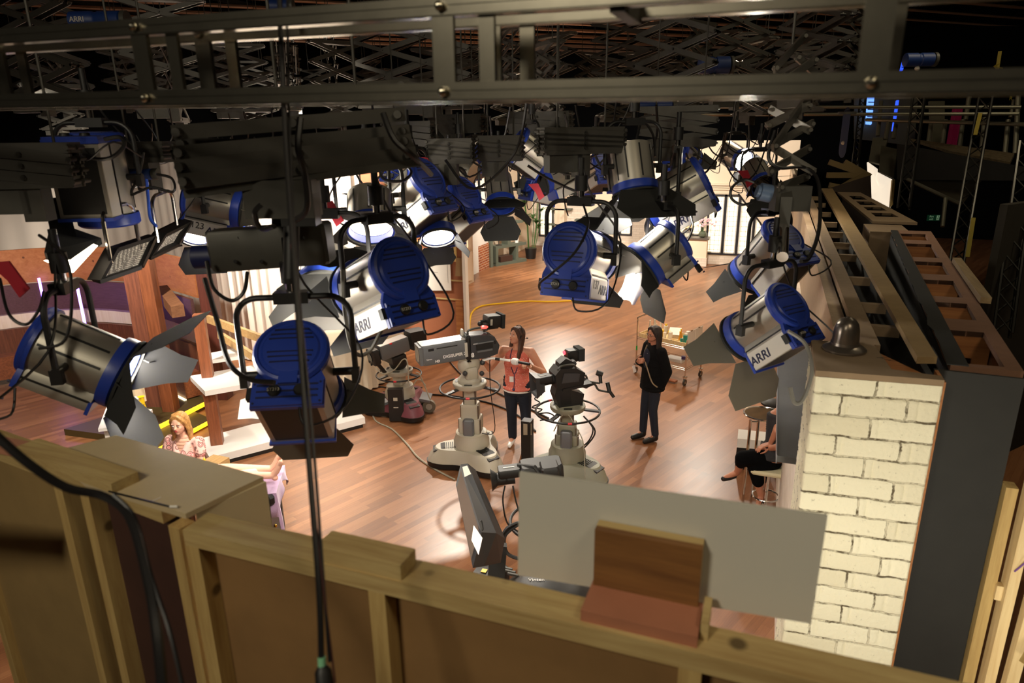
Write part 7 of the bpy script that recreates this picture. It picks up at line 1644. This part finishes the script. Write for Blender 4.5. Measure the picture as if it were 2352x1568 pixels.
obj('base', MB().lathe([(.13, 0), (.13, .01), (0, .02)], V((p.x, p.y, 0)), n=24), CHROME, t); obj('column', MB().cyl(V((p.x, p.y, .01)), V((p.x, p.y, .70)), .012), CHROME, t); obj('seat', MB().ell(V((p.x, p.y, .74)), (.14, .14, .05), n=20), BLK, t)
single('wall_socket', MB().box(V((.357, PZ(1775, 983, .5).y, .55)), (.01, .16, .09)), BLK, 'black double wall socket on the pale brick behind the bar', 'socket')
# ================================================================= DARK STUDIO SIDE, RIGHT BACKGROUND
DIM = mat('dim_pipe', (120, 116, 100), .4, .6); DIMW = mat('dim_wall', (96, 92, 74), .9); DKB = mat('dark_box', (40, 40, 34), .8)
def at(u, v, D): return PD(u, v, D)
t = thing('gallery_railing', 'scaffold-pipe gallery railing across the dark studio side at upper right', 'railing', at(2150, 300, 14))
for (a, b_, r_) in (((1480, 246), (2345, 246), .03), ((1480, 264), (2340, 261), .03), ((1990, 275), (2360, 286), .035)):
    obj('rail', MB().cyl(at(*a, 14.5), at(*b_, 11.5), r_, n=8), DIM, t)
for u, v0, v1, D in ((2024, 232, 312, 14.3), (2042, 275, 320, 14), (2060, 275, 318, 14), (2140, 275, 330, 13.3), (2172, 275, 336, 13), (2212, 275, 342, 12.8), (2262, 270, 350, 12.4), (2316, 275, 358, 12), (2340, 200, 352, 11.8), (2226, 222, 275, 12.8), (2330, 230, 270, 12)):
    obj('post', MB().cyl(at(u, v0, D), at(u-8, v1, D), .04, n=8), DIM, t)
t = thing('gallery', 'dark gallery box wall below the railing at upper right', 'gallery', at(2150, 400, 13))
def quad(name, pts, m, par, D=None, th=.05):
    P = [at(*p) for p in pts]; n = (P[1]-P[0]).cross(P[2]-P[0]).normalized()
    if n.dot(CAM-P[0]) > 0: n = -n
    k = len(P); return obj(name, MB().add(P+[p+n*th for p in P], [tuple(range(k)), tuple(range(2*k-1, k-1, -1))]+[(i, (i+1) % k, k+(i+1) % k, k+i) for i in range(k)]), m, par)
quad('fascia', [(2060, 330, 13), (2360, 385, 10.5), (2360, 415, 10.5), (2060, 412, 13)], mat('gallery_fascia', (22, 21, 19), .9), t)
quad('dusty_ledge', [(2090, 318, 13.6), (2330, 352, 11.5), (2320, 372, 11.2), (2180, 346, 12.2)], mat('dusty_ledge', (104, 88, 62), .9, var=.5, vs=14), t)
quad('soffit', [(2100, 413, 12.8), (2250, 413, 11.6), (2205, 468, 11.8)], mat('soffit', (52, 46, 32), .9), t)
quad('upper_panel', [(2135, 232, 15), (2170, 232, 15), (2170, 330, 15), (2140, 326, 15)], DIMW, t)
quad('box_front', [(2024, 334, 13.6), (2060, 342, 13.4), (2052, 410, 13.4), (2018, 394, 13.6)], mat('box_front', (70, 66, 52), .8), t)
quad('box_side', [(2005, 316, 14.2), (2040, 316, 14), (2020, 376, 13.8), (1995, 370, 14)], mat('box_side', (92, 88, 74), .8), t)
t = thing('lit_wall_panel', 'bright white lit board glimpsed between the dark gallery and the wall tops', 'panel', at(2025, 430, 13.5))
quad('panel_face', [(1994, 372, 13.9), (2016, 388, 13.9), (2016, 395, 13.9), (2051, 413, 13.7), (2046, 476, 13.6), (1999, 453, 13.8)], mat('glowing_board', (250, 236, 214), .6, emit=.85, ecol=(255, 238, 214)), t)  # board glows by itself in place of the light falling on it
quad('timber_edge', [(2050, 412, 13.6), (2056, 412, 13.6), (2051, 470, 13.5), (2045, 476, 13.5)], PINE_Z, t)
t = thing('dim_wall_panel', 'dim greenish wall section behind the gallery railing', 'panel', at(1990, 270, 17)); quad('panel_face', [(1962, 215, 16.65), (2110, 205, 16.65), (2100, 335, 16.65), (1962, 318, 16.65)], DIMW, t, th=.02)
P_ = [at(1940, 60, 16.8), at(2400, 60, 16.8), at(2400, 420, 16.8), at(1940, 420, 16.8)]; struct('wall_gallery', MB().add(P_+[p+FWD*.1 for p in P_], [(0, 1, 2, 3), (7, 6, 5, 4), (0, 4, 5, 1), (1, 5, 6, 2), (2, 6, 7, 3), (3, 7, 4, 0)]), BLKD)
BLW = mat('blue_window', (120, 170, 255), .4, emit=1.6, ecol=(110, 160, 255)); BLW2 = mat('deep_blue_window', (60, 100, 255), .4, emit=1.2, ecol=(50, 90, 255))
for lab, pts, m in (('tall pale blue lit window slit at upper right, left one', [(1994, 218, 16.5), (2009, 218, 16.5), (2002, 285, 16.5), (1990, 284, 16.5)], BLW), ('narrow deep blue lit window slit at upper right, right one', [(2060, 230, 16), (2065, 230, 16), (2055, 300, 16), (2050, 300, 16)], BLW2), ('thin blue lit slit above the ladder beam at right', [(2076, 132, 16), (2080, 132, 16), (2074, 162, 16), (2068, 162, 16)], BLW2)):
    t = thing('lit_window', lab, 'window', at(*pts[0])); quad('glowing_pane', pts, m, t)
    a, b_, c_, d_ = [at(*p) for p in pts]; mb = MB()
    for q in (.25, .5, .75): mb.bar(a.lerp(d_, q)-FWD*.03, b_.lerp(c_, q)-FWD*.03, .03, .02)
    obj('glazing_bar', mb, BLK, t)
t = thing('maroon_curtain', 'dark maroon curtain hanging behind the gallery railing', 'curtain', at(2200, 300, 13.5))
mb = MB(); A, B_ = at(2188, 245, 13.6), at(2212, 340, 13.2); 
mb.grid(lambda u, v: V((A.x+(at(2212, 245, 13.6).x-A.x)*u, A.y+.04*math.sin(u*20), A.z+(at(2200, 342, 13.2).z-A.z)*v)), 24, 6); obj('cloth', mb, mat('maroon_cloth', (96, 14, 44), .9, emit=.12, ecol=(120, 16, 50)), t)  # faint glow in the cloth stands in for light on the curtain
# triangular truss towers
def tower(label, pts, w_, D0, D1, m=DIM, r=.018):
    t_ = thing('truss_tower', label, 'truss', at(*pts[1], D1)); a, b_ = at(*pts[0], D0), at(*pts[1], D1); ax = (b_-a); L1 = ax.length; ax.normalize()
    s1 = ax.cross(FWD).normalized(); s2 = ax.cross(s1).normalized(); cs = [s1*w_, -s1*w_, s2*w_*1.4]
    for c in cs: obj('chord', MB().cyl(a+c, b_+c, r, n=6), m, t_)
    n = int(L1/(w_*2.2)); mb = MB()
    for i in range(n):
        for k in range(3):
            mb.cyl(a+ax*(L1*i/n)+cs[k], a+ax*(L1*(i+1)/n)+cs[(k+1) % 3], r*.55, n=5)
    obj('lacing', mb, m, t_)
BKP = mat('black_gloss_pipe', (44, 42, 38), .3, .6)
tower('black lattice truss hanging at right in front of the gallery', [(2112, 215), (2075, 480)], .10, 11, 11, BKP)
tower('black lattice truss at far right with a yellow strap beside it', [(2262, 230), (2190, 640)], .10, 10, 9.5, BKP)
tower('dark lattice truss leaning at the right edge', [(2360, 330), (2300, 770)], .10, 8, 7.5, BKP)
tower('thin chain-like truss hanging left of the blue windows', [(1984, 215), (1964, 380)], .06, 14, 14, BKP)
for lab, a, b_, D in (('yellow strap on the right-hand truss', (2252, 260), (2240, 310), 9.8), ('yellow painted pole leaning in the dark at right', (2236, 500), (2222, 590), 9.2), ('yellow mark high on the dark wall at right', (2297, 118), (2290, 162), 11)):
    single('yellow_strap', MB().bar(at(*a, D), at(*b_, D), .05, .02), mat('dull_yellow', (130, 112, 16), .7), lab, 'strap')
t = thing('wall_marking', 'yellow arrow painted on the dark wall at upper right', 'marking', at(2295, 155, 11)); obj('arrow', MB().bar(at(2284, 153, 11), at(2302, 157, 11), .04, .01).bar(at(2284, 153, 11), at(2295, 145, 11), .04, .01).bar(at(2284, 153, 11), at(2293, 163, 11), .04, .01), mat('dull_yellow', (130, 112, 16), .7), t)
text_mesh('wall_letter', 'R', .09, mat('dull_yellow', (130, 112, 16), .7), at(2322, 226, 11), RGT, V((0, 0, 1)), t)
# dark door with fire exit sign
t = thing('exit_sign', 'small green Fire exit sign with a running figure on the dark wall at right', 'sign', at(2146, 500, 9)); c_ = at(2144, 500, 9.0)
obj('sign_board', MB().box(c_, (.17, .01, .075), frame(FWD)), mat('exit_green', (10, 50, 34), .5, emit=.12, ecol=(10, 60, 40)), t)
EX = mat('exit_letters', (150, 190, 160), .5, emit=.12, ecol=(160, 200, 170))
text_mesh('sign_lettering', 'Fire', .035, EX, c_-RGT*.03+V((0, 0, .017))-FWD*.006, RGT, V((0, 0, 1)), t, .001); text_mesh('sign_lettering', 'exit', .035, EX, c_-RGT*.03-V((0, 0, .017))-FWD*.006, RGT, V((0, 0, 1)), t, .001)
obj('sign_figure', MB().box(c_+RGT*.055-FWD*.007, (.035, .002, .06), frame(FWD)), EX, t)
c2_ = c_-FWD*.009+RGT*.055; obj('running_figure', MB().bar(c2_-V((0, 0, .02))-RGT*.01, c2_+V((0, 0, .012)), .01, .002).bar(c2_-V((0, 0, .02))+RGT*.012, c2_, .008, .002).ell(c2_+V((0, 0, .02)), .006), mat('exit_green', (10, 50, 34), .5), t)
struct('wall_dark_side', MB().prism([(2.35, 9.0), (5.2, 12.5), (5.25, 12.45), (2.4, 8.9)], (0, 0, 0), (1, 0, 0), (0, 1, 0), (0, 0, 3.3)), mat('dark_masonry', (44, 38, 26), .9, var=.2, vs=4))
t = thing('pipe_run', 'thin pale pipe slanting down the dark wall at right', 'pipe', at(2140, 440, 11)); obj('pipe', MB().cyl(at(2085, 412, 11.5), at(2205, 468, 10.5), .03, n=8).cyl(at(2172, 455, 10.6), at(2165, 520, 10.5), .03, n=8), DIM, t)
# timber trestle tops beyond the ladder frame
t = thing('timber_truss', 'dim timber braced frame at the far end of the right-hand wall tops', 'frame', at(1950, 400, 13))
for a, b_ in (((1905, 372), (1985, 400)), ((1985, 400), (1935, 430)), ((1900, 402), (1985, 402)), ((1940, 372), (1998, 405)), ((1905, 425), (1980, 440))): obj('timber', MB().bar(at(*a, 13), at(*b_, 13), .08, .10), mat('dim_pine', (120, 100, 62), .8), t)
t = thing('dark_box_end', 'dark brown end board of the far wall at the top right of the set', 'board', at(1960, 440, 12.8)); quad('board_face', [(1905, 432, 12.9), (2000, 402, 12.9), (2002, 455, 12.8), (1915, 440, 12.9)], mat('dark_brown_board', (48, 34, 24), .8), t)
